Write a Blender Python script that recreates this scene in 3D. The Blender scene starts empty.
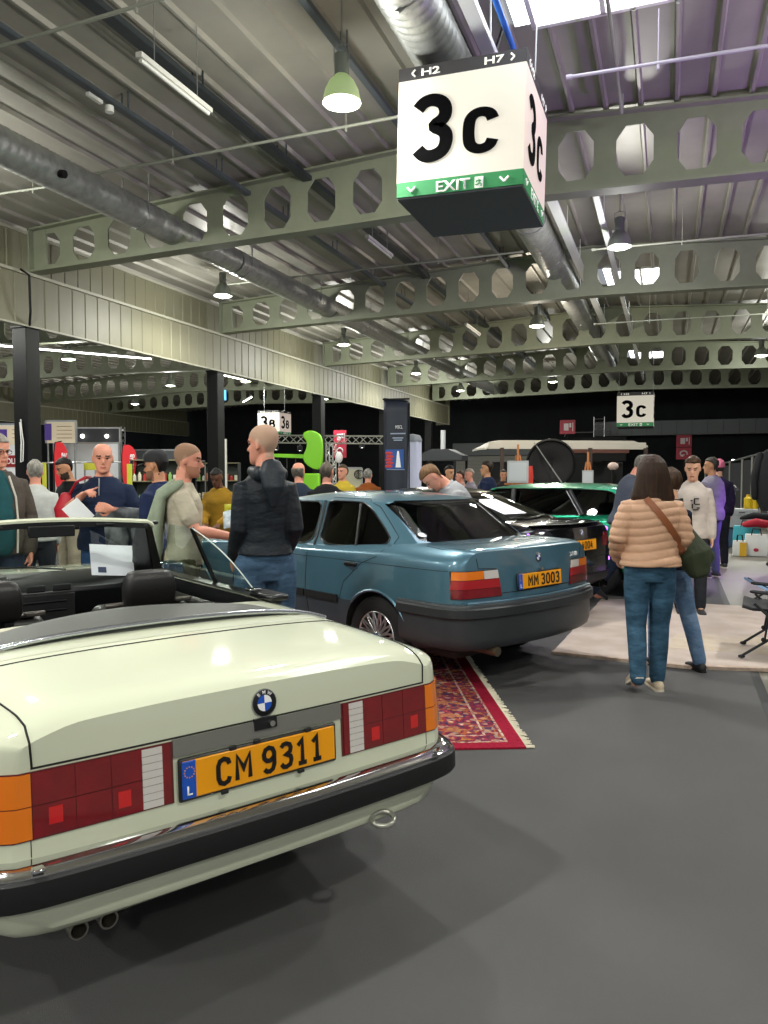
import bpy, bmesh, math, random
import numpy as np
from mathutils import Vector, Matrix, Euler
from mathutils.bvhtree import BVHTree

SC = bpy.context.scene
COL = SC.collection
PI = math.pi
rad = math.radians

# ------------------------------------------------------------------ camera, world, exposure
CAM_H, CAM_PITCH, CAM_YAW, FPX = 1.52, 2.70, 20.5, 760.0
_y, _p = rad(CAM_YAW), rad(CAM_PITCH)
CD = Vector((-math.sin(_y) * math.cos(_p), math.cos(_y) * math.cos(_p), -math.sin(_p)))
CR = Vector((math.cos(_y), math.sin(_y), 0))
CU = CR.cross(CD)
CP = Vector((0, 0, CAM_H))
cam_data = bpy.data.cameras.new('camera')
cam = bpy.data.objects.new('camera', cam_data)
COL.objects.link(cam)
cam_data.sensor_fit = 'VERTICAL'
cam_data.sensor_height = 36.0
cam_data.lens = FPX / 1024 * 36.0
cam_data.clip_start = 0.05
cam_data.clip_end = 200
cam.matrix_world = Matrix(((CR.x, CU.x, -CD.x, CP.x), (CR.y, CU.y, -CD.y, CP.y), (CR.z, CU.z, -CD.z, CP.z), (0, 0, 0, 1)))
SC.camera = cam

world = bpy.data.worlds.new('world')
SC.world = world
world.use_nodes = True
world.node_tree.nodes['Background'].inputs[0].default_value = (0.80, 0.85, 0.92, 1)
world.node_tree.nodes['Background'].inputs[1].default_value = 0.38
SC.view_settings.view_transform = 'Standard'
SC.view_settings.look = 'None'
SC.view_settings.gamma = 1.0
SC.view_settings.use_curve_mapping = False
SC.view_settings.exposure = 0.0
LAMP_POWER = 540.0

def ground(px, d):
    """floor point seen in column px at camera depth d"""
    v = CD * d + CR * ((px - 384) / FPX * d)
    return Vector((v.x, v.y, 0))

# ------------------------------------------------------------------ materials
MATS = {}
def lin(c):
    return tuple((v / 12.92 if v <= 0.04045 else ((v + 0.055) / 1.055) ** 2.4) for v in c)
def hx(s):
    return lin(tuple(int(s[i:i + 2], 16) / 255 for i in (0, 2, 4)))
def mat(name, col, rough=0.5, metal=0.0, coat=0.0, emit=None, estr=0.0, noise=0.0, nscale=8.0, bump=0.0, bscale=40.0, spec=0.5, var=None, sheen=0.0):
    if name in MATS:
        return MATS[name]
    if isinstance(col, str):
        col = hx(col)
    m = bpy.data.materials.new(name)
    m.use_nodes = True
    nt = m.node_tree
    b = nt.nodes['Principled BSDF']
    b.inputs['Base Color'].default_value = (*col, 1)
    b.inputs['Roughness'].default_value = rough
    b.inputs['Metallic'].default_value = metal
    b.inputs['Specular IOR Level'].default_value = spec
    if coat:
        b.inputs['Coat Weight'].default_value = coat
        b.inputs['Coat Roughness'].default_value = 0.04
    if sheen:
        b.inputs['Sheen Weight'].default_value = sheen
    if emit:
        if isinstance(emit, str):
            emit = hx(emit)
        b.inputs['Emission Color'].default_value = (*emit, 1)
        b.inputs['Emission Strength'].default_value = estr
    if noise or bump:
        tc = nt.nodes.new('ShaderNodeTexCoord')
    if noise:
        n = nt.nodes.new('ShaderNodeTexNoise')
        n.inputs['Scale'].default_value = nscale
        n.inputs['Detail'].default_value = 5
        nt.links.new(tc.outputs['Object'], n.inputs['Vector'])
        mx = nt.nodes.new('ShaderNodeMix')
        mx.data_type = 'RGBA'
        c2 = hx(var) if isinstance(var, str) else (var or tuple(v * (1 - noise) for v in col))
        mx.inputs['A'].default_value = (*col, 1)
        mx.inputs['B'].default_value = (*c2, 1)
        rp = nt.nodes.new('ShaderNodeMapRange')
        rp.inputs['From Min'].default_value = 0.35
        rp.inputs['From Max'].default_value = 0.65
        nt.links.new(n.outputs['Fac'], rp.inputs['Value'])
        nt.links.new(rp.outputs['Result'], mx.inputs['Factor'])
        nt.links.new(mx.outputs['Result'], b.inputs['Base Color'])
    if bump:
        n2 = nt.nodes.new('ShaderNodeTexNoise')
        n2.inputs['Scale'].default_value = bscale
        n2.inputs['Detail'].default_value = 4
        nt.links.new(tc.outputs['Object'], n2.inputs['Vector'])
        bp = nt.nodes.new('ShaderNodeBump')
        bp.inputs['Strength'].default_value = bump
        bp.inputs['Distance'].default_value = 0.02
        nt.links.new(n2.outputs['Fac'], bp.inputs['Height'])
        nt.links.new(bp.outputs['Normal'], b.inputs['Normal'])
    MATS[name] = m
    return m

def glass_mat(name, tint, refl=0.5, ior=1.45):
    if name in MATS:
        return MATS[name]
    m = bpy.data.materials.new(name)
    m.use_nodes = True
    nt = m.node_tree
    nt.nodes.clear()
    out = nt.nodes.new('ShaderNodeOutputMaterial')
    tr = nt.nodes.new('ShaderNodeBsdfTransparent')
    tr.inputs['Color'].default_value = (*tint, 1)
    gl = nt.nodes.new('ShaderNodeBsdfGlossy')
    gl.inputs['Roughness'].default_value = 0.02
    fr = nt.nodes.new('ShaderNodeFresnel')
    fr.inputs['IOR'].default_value = ior
    mx = nt.nodes.new('ShaderNodeMixShader')
    nt.links.new(fr.outputs[0], mx.inputs[0])
    nt.links.new(tr.outputs[0], mx.inputs[1])
    nt.links.new(gl.outputs[0], mx.inputs[2])
    nt.links.new(mx.outputs[0], out.inputs[0])
    MATS[name] = m
    return m

# ------------------------------------------------------------------ mesh builder
def frame_from(d, up=None):
    d = Vector(d).normalized()
    if up is None or abs(d.dot(Vector(up).normalized())) > 0.98:
        up = Vector((0, 0, 1)) if abs(d.z) < 0.9 else Vector((0, 1, 0))
    x = d.cross(Vector(up))
    x.normalize()
    y = x.cross(d)
    return x, y, d

class MB:
    def __init__(s):
        s.v = []; s.f = []; s.m = []; s.mi = 0
    def add(s, vs, fs, T=None):
        n = len(s.v)
        if T is not None:
            vs = [T @ Vector(v) for v in vs]
        s.v += [tuple(v) for v in vs]
        s.f += [tuple(i + n for i in f) for f in fs]
        s.m += [s.mi] * len(fs)
        return s
    def mat(s, i):
        s.mi = i
        return s
    def box(s, c, d, T=None, rz=0):
        x, y, z = d[0] / 2, d[1] / 2, d[2] / 2
        vs = [Vector((a * x, b * y, e * z)) for a in (-1, 1) for b in (-1, 1) for e in (-1, 1)]
        if rz:
            R = Matrix.Rotation(rz, 3, 'Z'); vs = [R @ v for v in vs]
        vs = [v + Vector(c) for v in vs]
        return s.add(vs, [(0, 1, 3, 2), (4, 6, 7, 5), (0, 4, 5, 1), (2, 3, 7, 6), (0, 2, 6, 4), (1, 5, 7, 3)], T)
    def rings(s, rings, cap=True, closed=True, T=None):
        n = len(rings[0]); vs = [p for r in rings for p in r]; fs = []
        for i in range(len(rings) - 1):
            for j in range(n if closed else n - 1):
                k = (j + 1) % n
                fs.append((i * n + j, i * n + k, (i + 1) * n + k, (i + 1) * n + j))
        if cap and closed:
            fs.append(tuple(range(n - 1, -1, -1)))
            fs.append(tuple((len(rings) - 1) * n + j for j in range(n)))
        return s.add(vs, fs, T)
    def tube(s, pts, r, n=8, T=None, up=None, flat=1.0, cap=True):
        """r number or list; flat scales the radius along the frame's second axis"""
        pts = [Vector(p) for p in pts]
        if not isinstance(r, (list, tuple)):
            r = [r] * len(pts)
        rg = []; ux = None
        for i, p in enumerate(pts):
            d = (pts[min(i + 1, len(pts) - 1)] - pts[max(i - 1, 0)])
            if d.length < 1e-9: d = Vector((0, 0, 1))
            d.normalize()
            if ux is None:
                ux, uy, _ = frame_from(d, up)
            else:
                ux = ux - d * ux.dot(d)
                if ux.length < 1e-6: ux, _, _ = frame_from(d, up)
                ux.normalize(); uy = ux.cross(d)
            rg.append([p + ux * (math.cos(2 * PI * j / n) * r[i]) + uy * (math.sin(2 * PI * j / n) * r[i] * flat) for j in range(n)])
        return s.rings(rg, cap=cap, T=T)
    def limb(s, pts, r, n=12, T=None, up=None, flat=1.0):
        """tube with rounded ends"""
        pts = [Vector(p) for p in pts]; r = list(r)
        a = (pts[0] - pts[1]).normalized(); b = (pts[-1] - pts[-2]).normalized()
        P = [pts[0] + a * r[0] * .95, pts[0] + a * r[0] * .75] + pts + [pts[-1] + b * r[-1] * .75, pts[-1] + b * r[-1] * .95]
        R = [r[0] * .3, r[0] * .68] + r + [r[-1] * .68, r[-1] * .3]
        return s.tube(P, R, n, T, up, flat)
    def cyl(s, p0, p1, r, n=16, r1=None, T=None):
        return s.tube([p0, p1], [r, r if r1 is None else r1], n, T)
    def lathe(s, prof, n=24, T=None, cap=False):
        """profile [(radius, z)] about local z"""
        return s.rings([[Vector((q * math.cos(2 * PI * j / n), q * math.sin(2 * PI * j / n), z)) for j in range(n)] for q, z in prof], cap=cap, T=T)
    def ell(s, c, r, n=16, m=10, T=None):
        rg = []
        for i in range(m + 1):
            a = -PI / 2 + PI * i / m; a = max(min(a, PI / 2 - .05), -PI / 2 + .05)
            rg.append([Vector((c[0] + r[0] * math.cos(a) * math.cos(2 * PI * j / n), c[1] + r[1] * math.cos(a) * math.sin(2 * PI * j / n), c[2] + r[2] * math.sin(a))) for j in range(n)])
        return s.rings(rg, T=T)
    def prism(s, poly, axis, a, b, T=None):
        """polygon in the plane across `axis`, extruded from a to b"""
        def mk(p, t):
            return {'x': (t, p[0], p[1]), 'y': (p[0], t, p[1]), 'z': (p[0], p[1], t)}[axis]
        n = len(poly)
        vs = [mk(p, a) for p in poly] + [mk(p, b) for p in poly]
        fs = [tuple(range(n)), tuple(range(2 * n - 1, n - 1, -1))] + [(i, (i + 1) % n, n + (i + 1) % n, n + i) for i in range(n)]
        return s.add(vs, fs, T)
    def sweep(s, path, prof, T=None, closed_path=False):
        """sweep profile [(out, z)] along plan path [(x, y)]; out = to the left of travel... outward normal (dy,-dx)"""
        rg = []; n = len(path)
        for i, p in enumerate(path):
            q0 = path[(i - 1) % n] if (closed_path or i > 0) else p
            q1 = path[(i + 1) % n] if (closed_path or i < n - 1) else p
            dx, dy = q1[0] - q0[0], q1[1] - q0[1]; L = math.hypot(dx, dy) or 1
            nx, ny = dy / L, -dx / L
            zz = p[2] if len(p) > 2 else 0
            rg.append([Vector((p[0] + nx * o, p[1] + ny * o, z + zz)) for o, z in prof])
        if closed_path: rg.append(rg[0])
        return s.rings(rg, cap=not closed_path, T=T)
    def sheet(s, grid, T=None):
        n = len(grid[0]); vs = [p for r in grid for p in r]
        fs = [(i * n + j, i * n + j + 1, (i + 1) * n + j + 1, (i + 1) * n + j) for i in range(len(grid) - 1) for j in range(n - 1)]
        return s.add(vs, fs, T)
    def build(s, name, mats, parent=None, smooth=None, bevel=0, bseg=2, recalc=True):
        me = bpy.data.meshes.new(name)
        me.from_pydata(s.v, [], s.f)
        if not isinstance(mats, (list, tuple)): mats = [mats]
        for m in mats: me.materials.append(m)
        if len(mats) > 1:
            me.polygons.foreach_set('material_index', s.m)
        if recalc:
            bm = bmesh.new(); bm.from_mesh(me)
            bmesh.ops.recalc_face_normals(bm, faces=bm.faces)
            bm.to_mesh(me); bm.free()
        o = bpy.data.objects.new(name, me)
        COL.objects.link(o)
        if parent is not None: o.parent = parent
        if smooth:
            me.shade_smooth()
            me.set_sharp_from_angle(angle=rad(smooth))
        if bevel:
            b = o.modifiers.new('b', 'BEVEL'); b.width = bevel; b.segments = bseg; b.limit_method = 'ANGLE'; b.angle_limit = rad(40)
            b.harden_normals = False
            me.shade_smooth(); me.set_sharp_from_angle(angle=rad(50))
        return o

def bake(o, smooth=None):
    dg = bpy.context.evaluated_depsgraph_get(); dg.update()
    me = bpy.data.meshes.new_from_object(o.evaluated_get(dg))
    o.modifiers.clear(); o.data = me
    if smooth:
        me.shade_smooth(); me.set_sharp_from_angle(angle=rad(smooth))
    return o

def boolean(o, cutters, op='DIFFERENCE', keep=False):
    for c in cutters:
        m = o.modifiers.new('x', 'BOOLEAN'); m.operation = op; m.object = c; m.solver = 'EXACT'; m.material_mode = 'TRANSFER'
    bake(o)
    if not keep:
        for c in cutters: bpy.data.objects.remove(c)
    return o

def tag(o, label=None, cat=None, group=None, kind=None):
    if label: o['label'] = label
    if cat: o['category'] = cat
    if group: o['group'] = group
    if kind: o['kind'] = kind
    return o
def thing(name, label, cat, loc=(0, 0, 0), rz=0, group=None):
    o = bpy.data.objects.new(name, None); COL.objects.link(o)
    o.empty_display_size = .1
    o.location = loc; o.rotation_euler = (0, 0, rz)
    return tag(o, label, cat, group)
def struct(o):
    o['kind'] = 'structure'; return o
def copy_tree(o, parent=None):
    c = o.copy(); COL.objects.link(c)
    if parent is not None: c.parent = parent
    for ch in [k for k in bpy.data.objects if k.parent == o]:
        copy_tree(ch, c)
    return c

def text_mesh(name, body, m, h, w=None, parent=None, T=Matrix(), extrude=.001, bold=0.0, spacing=1.0):
    """lettering as a mesh in local xz, front facing -y, centred; T places it"""
    cu = bpy.data.curves.new(name, 'FONT'); cu.body = body; cu.extrude = 0.0; cu.offset = bold; cu.space_character = spacing
    cu.resolution_u = 3
    t = bpy.data.objects.new(name + 'tmp', cu); COL.objects.link(t)
    dg = bpy.context.evaluated_depsgraph_get(); dg.update()
    me = bpy.data.meshes.new_from_object(t.evaluated_get(dg))
    bpy.data.objects.remove(t)
    co = [v.co.copy() for v in me.vertices]
    if not co: return None
    x0, x1 = min(c.x for c in co), max(c.x for c in co); y0, y1 = min(c.y for c in co), max(c.y for c in co)
    sy = h / max(y1 - y0, 1e-6); sx = (w / (x1 - x0)) if w else sy
    for v, c in zip(me.vertices, co):
        v.co = T @ Vector(((c.x - (x0 + x1) / 2) * sx, 0, (c.y - (y0 + y1) / 2) * sy))
    me.materials.clear(); me.materials.append(m)
    o = bpy.data.objects.new(name, me); COL.objects.link(o)
    if parent is not None: o.parent = parent
    s = o.modifiers.new('s', 'SOLIDIFY'); s.thickness = extrude; s.offset = 0
    return o

def chaikin(poly, n=2, closed=True, k=.25):
    for _ in range(n):
        q = []
        m = len(poly)
        for i in range(m if closed else m - 1):
            a, b = poly[i], poly[(i + 1) % m]
            q.append(tuple(a[t] * (1 - k) + b[t] * k for t in range(len(a))))
            q.append(tuple(a[t] * k + b[t] * (1 - k) for t in range(len(a))))
        if not closed: q = [poly[0]] + q + [poly[-1]]
        poly = q
    return poly

def hermite(keys, y):
    """monotone-ish interpolation of rows [(y, a, b, ...)]"""
    ys = [k[0] for k in keys]
    if y <= ys[0]: return keys[0][1:]
    if y >= ys[-1]: return keys[-1][1:]
    i = max(j for j in range(len(ys)) if ys[j] <= y); i = min(i, len(ys) - 2)
    h = ys[i + 1] - ys[i]; t = (y - ys[i]) / h; out = []
    for c in range(1, len(keys[0])):
        def sl(j):
            if j <= 0 or j >= len(ys) - 1:
                j2 = 0 if j <= 0 else len(ys) - 2
                return (keys[j2 + 1][c] - keys[j2][c]) / (ys[j2 + 1] - ys[j2])
            a = (keys[j][c] - keys[j - 1][c]) / (ys[j] - ys[j - 1]); b = (keys[j + 1][c] - keys[j][c]) / (ys[j + 1] - ys[j])
            return 0 if a * b <= 0 else 2 * a * b / (a + b)
        p0, p1 = keys[i][c], keys[i + 1][c]; m0, m1 = sl(i) * h, sl(i + 1) * h
        out.append((2 * t ** 3 - 3 * t * t + 1) * p0 + (t ** 3 - 2 * t * t + t) * m0 + (-2 * t ** 3 + 3 * t * t) * p1 + (t ** 3 - t * t) * m1)
    return out
# ------------------------------------------------------------------ the hall
BEAM_Y = [10.3, 16.2, 22.1, 28.05, 34.0]
M_BEAM = mat('green grey painted steel', '868c76', .55, noise=.12, nscale=3)
M_DECK = mat('galvanised deck', '9f9c92', .5, metal=.25, noise=.18, nscale=1.2)
M_FASCIA = mat('cream cladding', '78765f', .5, noise=.08, nscale=1)
M_BLACK = mat('black curtain', '12191b', .9, noise=.3, nscale=2)
M_BLKST = mat('black painted steel', '080909', .55, spec=.25)
M_DUCT = mat('spiral duct steel', 'bcbeba', .4, metal=.7, noise=.25, nscale=9, bump=.3, bscale=14)
M_WHITE = mat('white plastic', 'e6e6e0', .4)
M_STEEL = mat('steel', '9a9c9c', .35, metal=.8)
M_DKGREY = mat('dark grey', '2c2f33', .6)

def zt(x):   # underside of the deck above the beams
    return 6.20 - .052 * abs(x + 1.6)
def zb(x):   # underside of the beams
    return 5.19 - .021 * abs(x + 1.6)

# floor: grey carpet over concrete
mb = MB(); mb.box((-10, 17, -.06), (64, 62, .12))
m = mat('concrete', '6b675c', .45, noise=.16, nscale=1.6, bump=.05, bscale=30)
struct(mb.build('floor', m))
mb = MB(); mb.prism([(-16, -3), (.60, -3), (.60, 5.0), (.68, 14.6), (-16, 14.6)], 'z', 0, .006)
m = mat('charcoal event carpet', '5b5a5a', .92, noise=.07, nscale=2.2, bump=.35, bscale=420, spec=.2)
struct(mb.build('floor_carpet', m))
mb = MB(); mb.prism([(.60, -3), (.665, -3), (.665, 5.0), (.745, 14.6), (.68, 14.6), (.60, 5.0)], 'z', 0, .008)
struct(mb.build('trim_1', mat('black carpet tape', '1c1c1d', .6)))

# ceiling decks
def deck(name, x0, x1, zf, y0, y1, skip=()):
    mb = MB(); x = x0; row = []
    while x < x1:
        for dx, dz in ((0, 0), (.035, 0), (.055, .05), (.40, .05), (.42, 0)):
            row.append((x + dx, dz))
        x += .42
    ys = [y0] + sorted(sum([[a, b] for (_, _, a, b) in skip], [])) + [y1]
    for a, b in zip(ys[:-1], ys[1:]):
        hole = [s for s in skip if abs(s[2] - a) < .01 and abs(s[3] - b) < .01]
        seg = []
        for p in row:
            if hole and hole[0][0] <= p[0] <= hole[0][1]:
                if len(seg) > 1: mb.sheet([[(q[0], t, zf(q[0]) + q[1]) for q in seg] for t in (a, b)])
                seg = []
            else: seg.append(p)
        if len(seg) > 1: mb.sheet([[(q[0], t, zf(q[0]) + q[1]) for q in seg] for t in (a, b)])
    o = mb.build(name, M_DECK, recalc=False)
    s = o.modifiers.new('s', 'SOLIDIFY'); s.thickness = .01; s.offset = 1
    return struct(o)
SKY = [(-1.40, .02, 5.4, 8.15), (-1.30, -.05, 18.2, 19.7), (-1.30, -.05, 30.3, 32)]
deck('ceiling', -10.5, 11.0, zt, -8, 41.9, SKY)
deck('ceiling.001', -29.4, -10.55, lambda x: 6.20 - .052 * abs(x + 19.6), 2, 41.9)
m_sky = mat('bright skylight', 'ffffff', .5, emit=(.92, .96, 1.0), estr=5.0)
for i, (a, b, c, d) in enumerate(SKY):
    t = thing('skylight', ['large rooflight above the nearest hanging sign', 'twin rooflight seen through the second roof beam', 'small rooflight far down the hall near the back'][i], 'skylight', ((a + b) / 2, (c + d) / 2, zt(-.8) + .02))
    t['kind'] = 'thing'
    mb = MB(); w, l = b - a, d - c
    for sx in (-1, 0, 1): mb.box((sx * (w / 2 - .02), 0, .05), (.05, l, .14))
    for sy in (-1, 1): mb.box((0, sy * (l / 2), .05), (w, .05, .14))
    mb.build('skylight_frame', M_WHITE, t)
    for sx in (-1, 1):
        mb = MB(); mb.box((sx * (w / 4 + .09), 0, .05), (w / 2 + .18, l, .02)); mb.build('pane', m_sky, t)

# castellated beams
def beam(x0, x1, y, fb, ft, label, group, pitch=.73):
    t = thing('castellated_beam', label, 'beam', (x0, y, fb(x0)), 0, group)
    mb = MB(); n = max(1, round((x1 - x0) / pitch)); p = (x1 - x0) / n; th = .012
    for i in range(n):
        a, b = i * p, (i + 1) * p; c = (a + b) / 2
        xa, xb = x0 + a, x0 + b; z0 = fb(x0)
        def zlo(x): return fb(x0 + x) - z0
        def zhi(x): return ft(x0 + x) - z0 - .02
        H = zhi(c) - zlo(c); zc = (zhi(c) + zlo(c)) / 2; hw, hh = .225, min(.31, H * .36)
        o8 = [(c - hw, zc - hh * .5), (c - hw * .5, zc - hh), (c + hw * .5, zc - hh), (c + hw, zc - hh * .5), (c + hw, zc + hh * .5), (c + hw * .5, zc + hh), (c - hw * .5, zc + hh), (c - hw, zc + hh * .5)]
        r8 = [(a, zlo(a)), (c - hw * .5, zlo(c - hw * .5)), (c + hw * .5, zlo(c + hw * .5)), (b, zlo(b)), (b, zhi(b)), (c + hw * .5, zhi(c + hw * .5)), (c - hw * .5, zhi(c - hw * .5)), (a, zhi(a))]
        vs = [(q[0], s * th, q[1]) for s in (-1, 1) for q in r8 + o8]; fs = []
        for k in range(8):
            j = (k + 1) % 8
            fs += [(k, j, 8 + j, 8 + k), (16 + k, 24 + k, 24 + j, 16 + j), (8 + k, 8 + j, 24 + j, 24 + k)]
        mb.add(vs, fs)
    mb.build('web', M_BEAM, t, recalc=False)
    L = x1 - x0
    for nm, f, dz in (('bottom_flange', fb, 0), ('top_flange', ft, -.03)):
        mb = MB(); z0 = fb(x0); pts = [0, L] if not (x0 < -1.6 < x1) else [0, -1.6 - x0, L]
        if not (x0 < -1.6 < x1) and x0 < -19.6 < x1: pts = [0, -19.6 - x0, L]
        mb.rings([[(q, -.13, f(x0 + q) - z0 + dz - .012), (q, .13, f(x0 + q) - z0 + dz - .012), (q, .13, f(x0 + q) - z0 + dz + .016), (q, -.13, f(x0 + q) - z0 + dz + .016)] for q in pts])
        mb.build(nm, M_BEAM, t)
    mb = MB(); mb.box((.02, 0, (ft(x0) - fb(x0)) / 2), (.03, .26, ft(x0) - fb(x0) - .04)); mb.box((.16, 0, (ft(x0) - fb(x0)) / 2), (.26, .05, ft(x0) - fb(x0) - .05))
    mb.build('end_plate', M_BEAM, t)
    return t
ordn = ['nearest', 'second', 'third', 'fourth', 'farthest']
for k, y in enumerate(BEAM_Y):
    beam(-10.28, 10.8, y, zb, lambda x: zt(x) - .01, f'{ordn[k]} green grey roof beam with octagonal holes spanning the main hall', 'roof beams of the main hall')
for k, y in enumerate(BEAM_Y[1:]):
    beam(-29.2, -10.75, y, lambda x: 5.19 - .021 * abs(x + 19.6), lambda x: 6.19 - .052 * abs(x + 19.6), f'{ordn[k]} holed roof beam in the left side hall beyond the cladding strip', 'roof beams of the side hall')

# cladding strip above the columns (left) and its twin far left
def fascia(name, x, y0, y1):
    mb = MB(); row = []; y = y0
    while y < y1:
        for dy, dx in ((0, 0), (.27, 0), (.285, -.012), (.315, -.012), (.33, 0)): row.append((y + dy, dx))
        y += .33
    mb.sheet([[(x + d, yy, z) for yy, d in row] for z in (4.10, 4.96)])
    mb.sheet([[(x - .16 + d, yy, z) for yy, d in row] for z in (4.96, 5.72)])
    mb.mat(1).box((x, (y0 + y1) / 2, 4.97), (.10, y1 - y0, .05)).box((x - .14, (y0 + y1) / 2, 5.70), (.08, y1 - y0, .05)).box((x - .02, (y0 + y1) / 2, 4.09), (.08, y1 - y0, .03))
    o = mb.build(name, [M_FASCIA, mat('pale trim', 'a3a290', .5)], recalc=False)
    s = o.modifiers.new('s', 'SOLIDIFY'); s.thickness = .012
    return struct(o)
fascia('trim_2', -10.32, 3.0, 36.7)
fascia('trim_3', -29.0, 12.0, 41.5)
mb = MB(); mb.box((-10.6, 36.75, 4.9), (.7, .1, 1.65)); struct(mb.build('trim_4', M_FASCIA))
labs = ['nearest black column by the grey haired visitors at the left', 'black column between the man in beige and the bald man in rain jacket', 'black column beside the lime green boom', 'black column hidden behind the tall dark banner', 'slim black column right of the dark banner and white roll of fabric']
for k, y in enumerate(BEAM_Y):
    t = thing('column', labs[k], 'column', (-10.49, y, 0), 0, 'black columns under the cladding strip')
    MB().box((0, 0, 2.06), (.31, .30, 4.10)).build('shaft', M_BLKST, t, bevel=.01)
    MB().box((0, 0, .15), (.46, .44, .3)).build('foot_guard', M_DKGREY, t, bevel=.01)
    MB().box((.0, 0, 4.085), (.34, .34, .03)).build('cap_plate', M_BLKST, t)
    if k == 0:
        MB().tube([(.19, -.1, 4.1), (.30, -.18, 4.3), (.36, -.25, 4.9), (.22, -.3, 5.0)], .02).build('cable', M_BLKST, t)
        MB().tube([(.02, -.17, 2.50), (.04, -.17, 2.3), (.07, -.17, 2.1), (.05, -.17, 1.78), (.0, -.17, 1.76), (.02, -.17, 2.1), (.0, -.17, 2.45)], .010).build('cable', M_WHITE, t)

# walls
def wall(name, x0, y0, x1, y1, h, m=M_BLACK):
    mb = MB(); L = math.hypot(x1 - x0, y1 - y0); n = max(2, int(L / .35)); row = []
    for i in range(n + 1):
        f = i / n; w = .05 * math.sin(i * 1.7)
        row.append((x0 + (x1 - x0) * f - (y1 - y0) / L * w, y0 + (y1 - y0) * f + (x1 - x0) / L * w))
    mb.sheet([[(a, b, z) for a, b in row] for z in (0, h)])
    o = mb.build(name, m, smooth=60, recalc=False)
    s = o.modifiers.new('s', 'SOLIDIFY'); s.thickness = .05
    return struct(o)
wall('wall_back', -32, 41.9, 12, 41.9, 6.3)
wall('wall_left', -31.5, 6, -31.5, 42, 6.2)
wall('wall_right', 11.2, 12, 11.2, 42, 6.2)
# grey duct casing and shutter on the back wall
mb = MB(); mb.box((3.2, 41.3, 3.95), (13.6, .9, .72)); mb.mat(1)
for i in range(19): mb.box((-3.2 + i * .71, 41.3, 3.95), (.03, .94, .75))
tag(mb.build('air_duct', [mat('dull grey duct', '5c6062', .5, metal=.4), mat('duct joint', '45494b', .5)], bevel=0), 'long rectangular grey duct on the back wall behind the far white sign', 'duct')
t = thing('roller_shutter', 'grey ribbed roller shutter in the back wall right of the slim column', 'shutter', (-8.4, 41.5, 0))
mb = MB()
for i in range(34): mb.box((0, 0, .05 + i * .08), (5.6, .04, .07))
mb.build('curtain', mat('shutter grey', '83827a', .5), t)
MB().box((0, 0, 3.0), (5.9, .4, .7)).build('shutter_box', mat('shutter box grey', '55595a', .5), t, bevel=.02)
for s in (-1, 1): MB().box((s * 2.88, 0, 1.4), (.12, .15, 2.8)).build('guide_rail', M_DKGREY, t)

# round ducts
def duct(name, x, z, r, segs, label):
    t = thing(name, label, 'duct', (x, segs[0][0], z))
    y0 = segs[0][0]
    for (a, b) in segs:
        mb = MB(); rg = []; y = a; i = 0
        n = 26
        while y <= b + 1e-6:
            rr = r * (1.0 if i % 3 else 1.05)
            sk = 0
            rg.append([(rr * math.cos(2 * PI * j / n), y - y0 + .06 * math.cos(2 * PI * j / n), rr * math.sin(2 * PI * j / n)) for j in range(n)])
            y += .04; i += 1
        mb.rings(rg); mb.build('duct_section', M_DUCT, t, smooth=50)
    for y in np.arange(segs[0][0] + 1, segs[-1][1], 2.95):
        mb = MB(); hy = y - y0; H = zt(x) - z + .03
        mb.tube([(-r - .02, hy, H), (-r - .02, hy, 0), (-r * .7, hy, -r * .75), (0, hy, -r - .02), (r * .7, hy, -r * .75), (r + .02, hy, 0), (r + .02, hy, H)], .012, 6)
        mb.build('hanger', M_STEEL, t)
    return t
d = duct('ventilation_duct', -7.42, 5.40, .215, [(2.5, 12.0), (12.03, 24.0), (24.03, 35.0)], 'spiral ventilation duct running through the beams at the left')
MB().cyl((.19, 5.2, -.08), (.27, 5.2, -.1), .05, 14).build('outlet', M_BLKST, d)
duct('ventilation_duct', -2.27, 5.85, .26, [(2.5, 13.0), (13.03, 24.0), (24.03, 35.0)], 'large spiral ventilation duct passing behind the nearest hanging sign')

# long trays, conduits, battens and sprinkler pipes
def run(name, label, cat, p0, p1, w, h, m, kind='box', grp=None):
    p0, p1 = Vector(p0), Vector(p1); d = p1 - p0; t = None
    mb = MB()
    if kind == 'pipe':
        mb.cyl((0, 0, 0), d, w, 10)
        for f in (.0, 1.0): mb.cyl(d * f - d.normalized() * .03, d * f + d.normalized() * .03, w * 1.45, 10)
        k = max(2, int(d.length / 2.2))
        for i in range(k):
            q = d * ((i + .5) / k); mb.cyl(q, q + Vector((0, 0, zt((p0 + q).x) - (p0 + q).z)), .006, 5)
            mb.cyl(q - Vector((0, 0, .06)), q, .014, 6)
    else:
        x, y, z = frame_from(d)
        L = d.length
        R = Matrix.Rotation(math.atan2(-d.x, d.y), 4, 'Z')
        mb.box((0, L / 2, 0), (w, L, .01), R); mb.box((w / 2, L / 2, h / 2), (.008, L, h), R); mb.box((-w / 2, L / 2, h / 2), (.008, L, h), R)
        for i in range(int(L / 2)):
            mb.box((w / 2, 1 + 2 * i, .2), (.012, .02, .4), R); mb.box((-w / 2, 1 + 2 * i, .2), (.012, .02, .4), R)
    o = mb.build(name, m, smooth=40); o.location = p0
    return tag(o, label, cat, grp)
m_tray = mat('grey tray', '5f666c', .45, metal=.5)
m_blue = mat('blue plastic conduit', '2f6fd0', .35)
run('cable_tray', 'dark cable tray under the ceiling left of the fluorescent tube', 'cable tray', (-6.05, 2.5, 5.78), (-6.05, 34, 5.78), .09, .05, m_tray)
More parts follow.
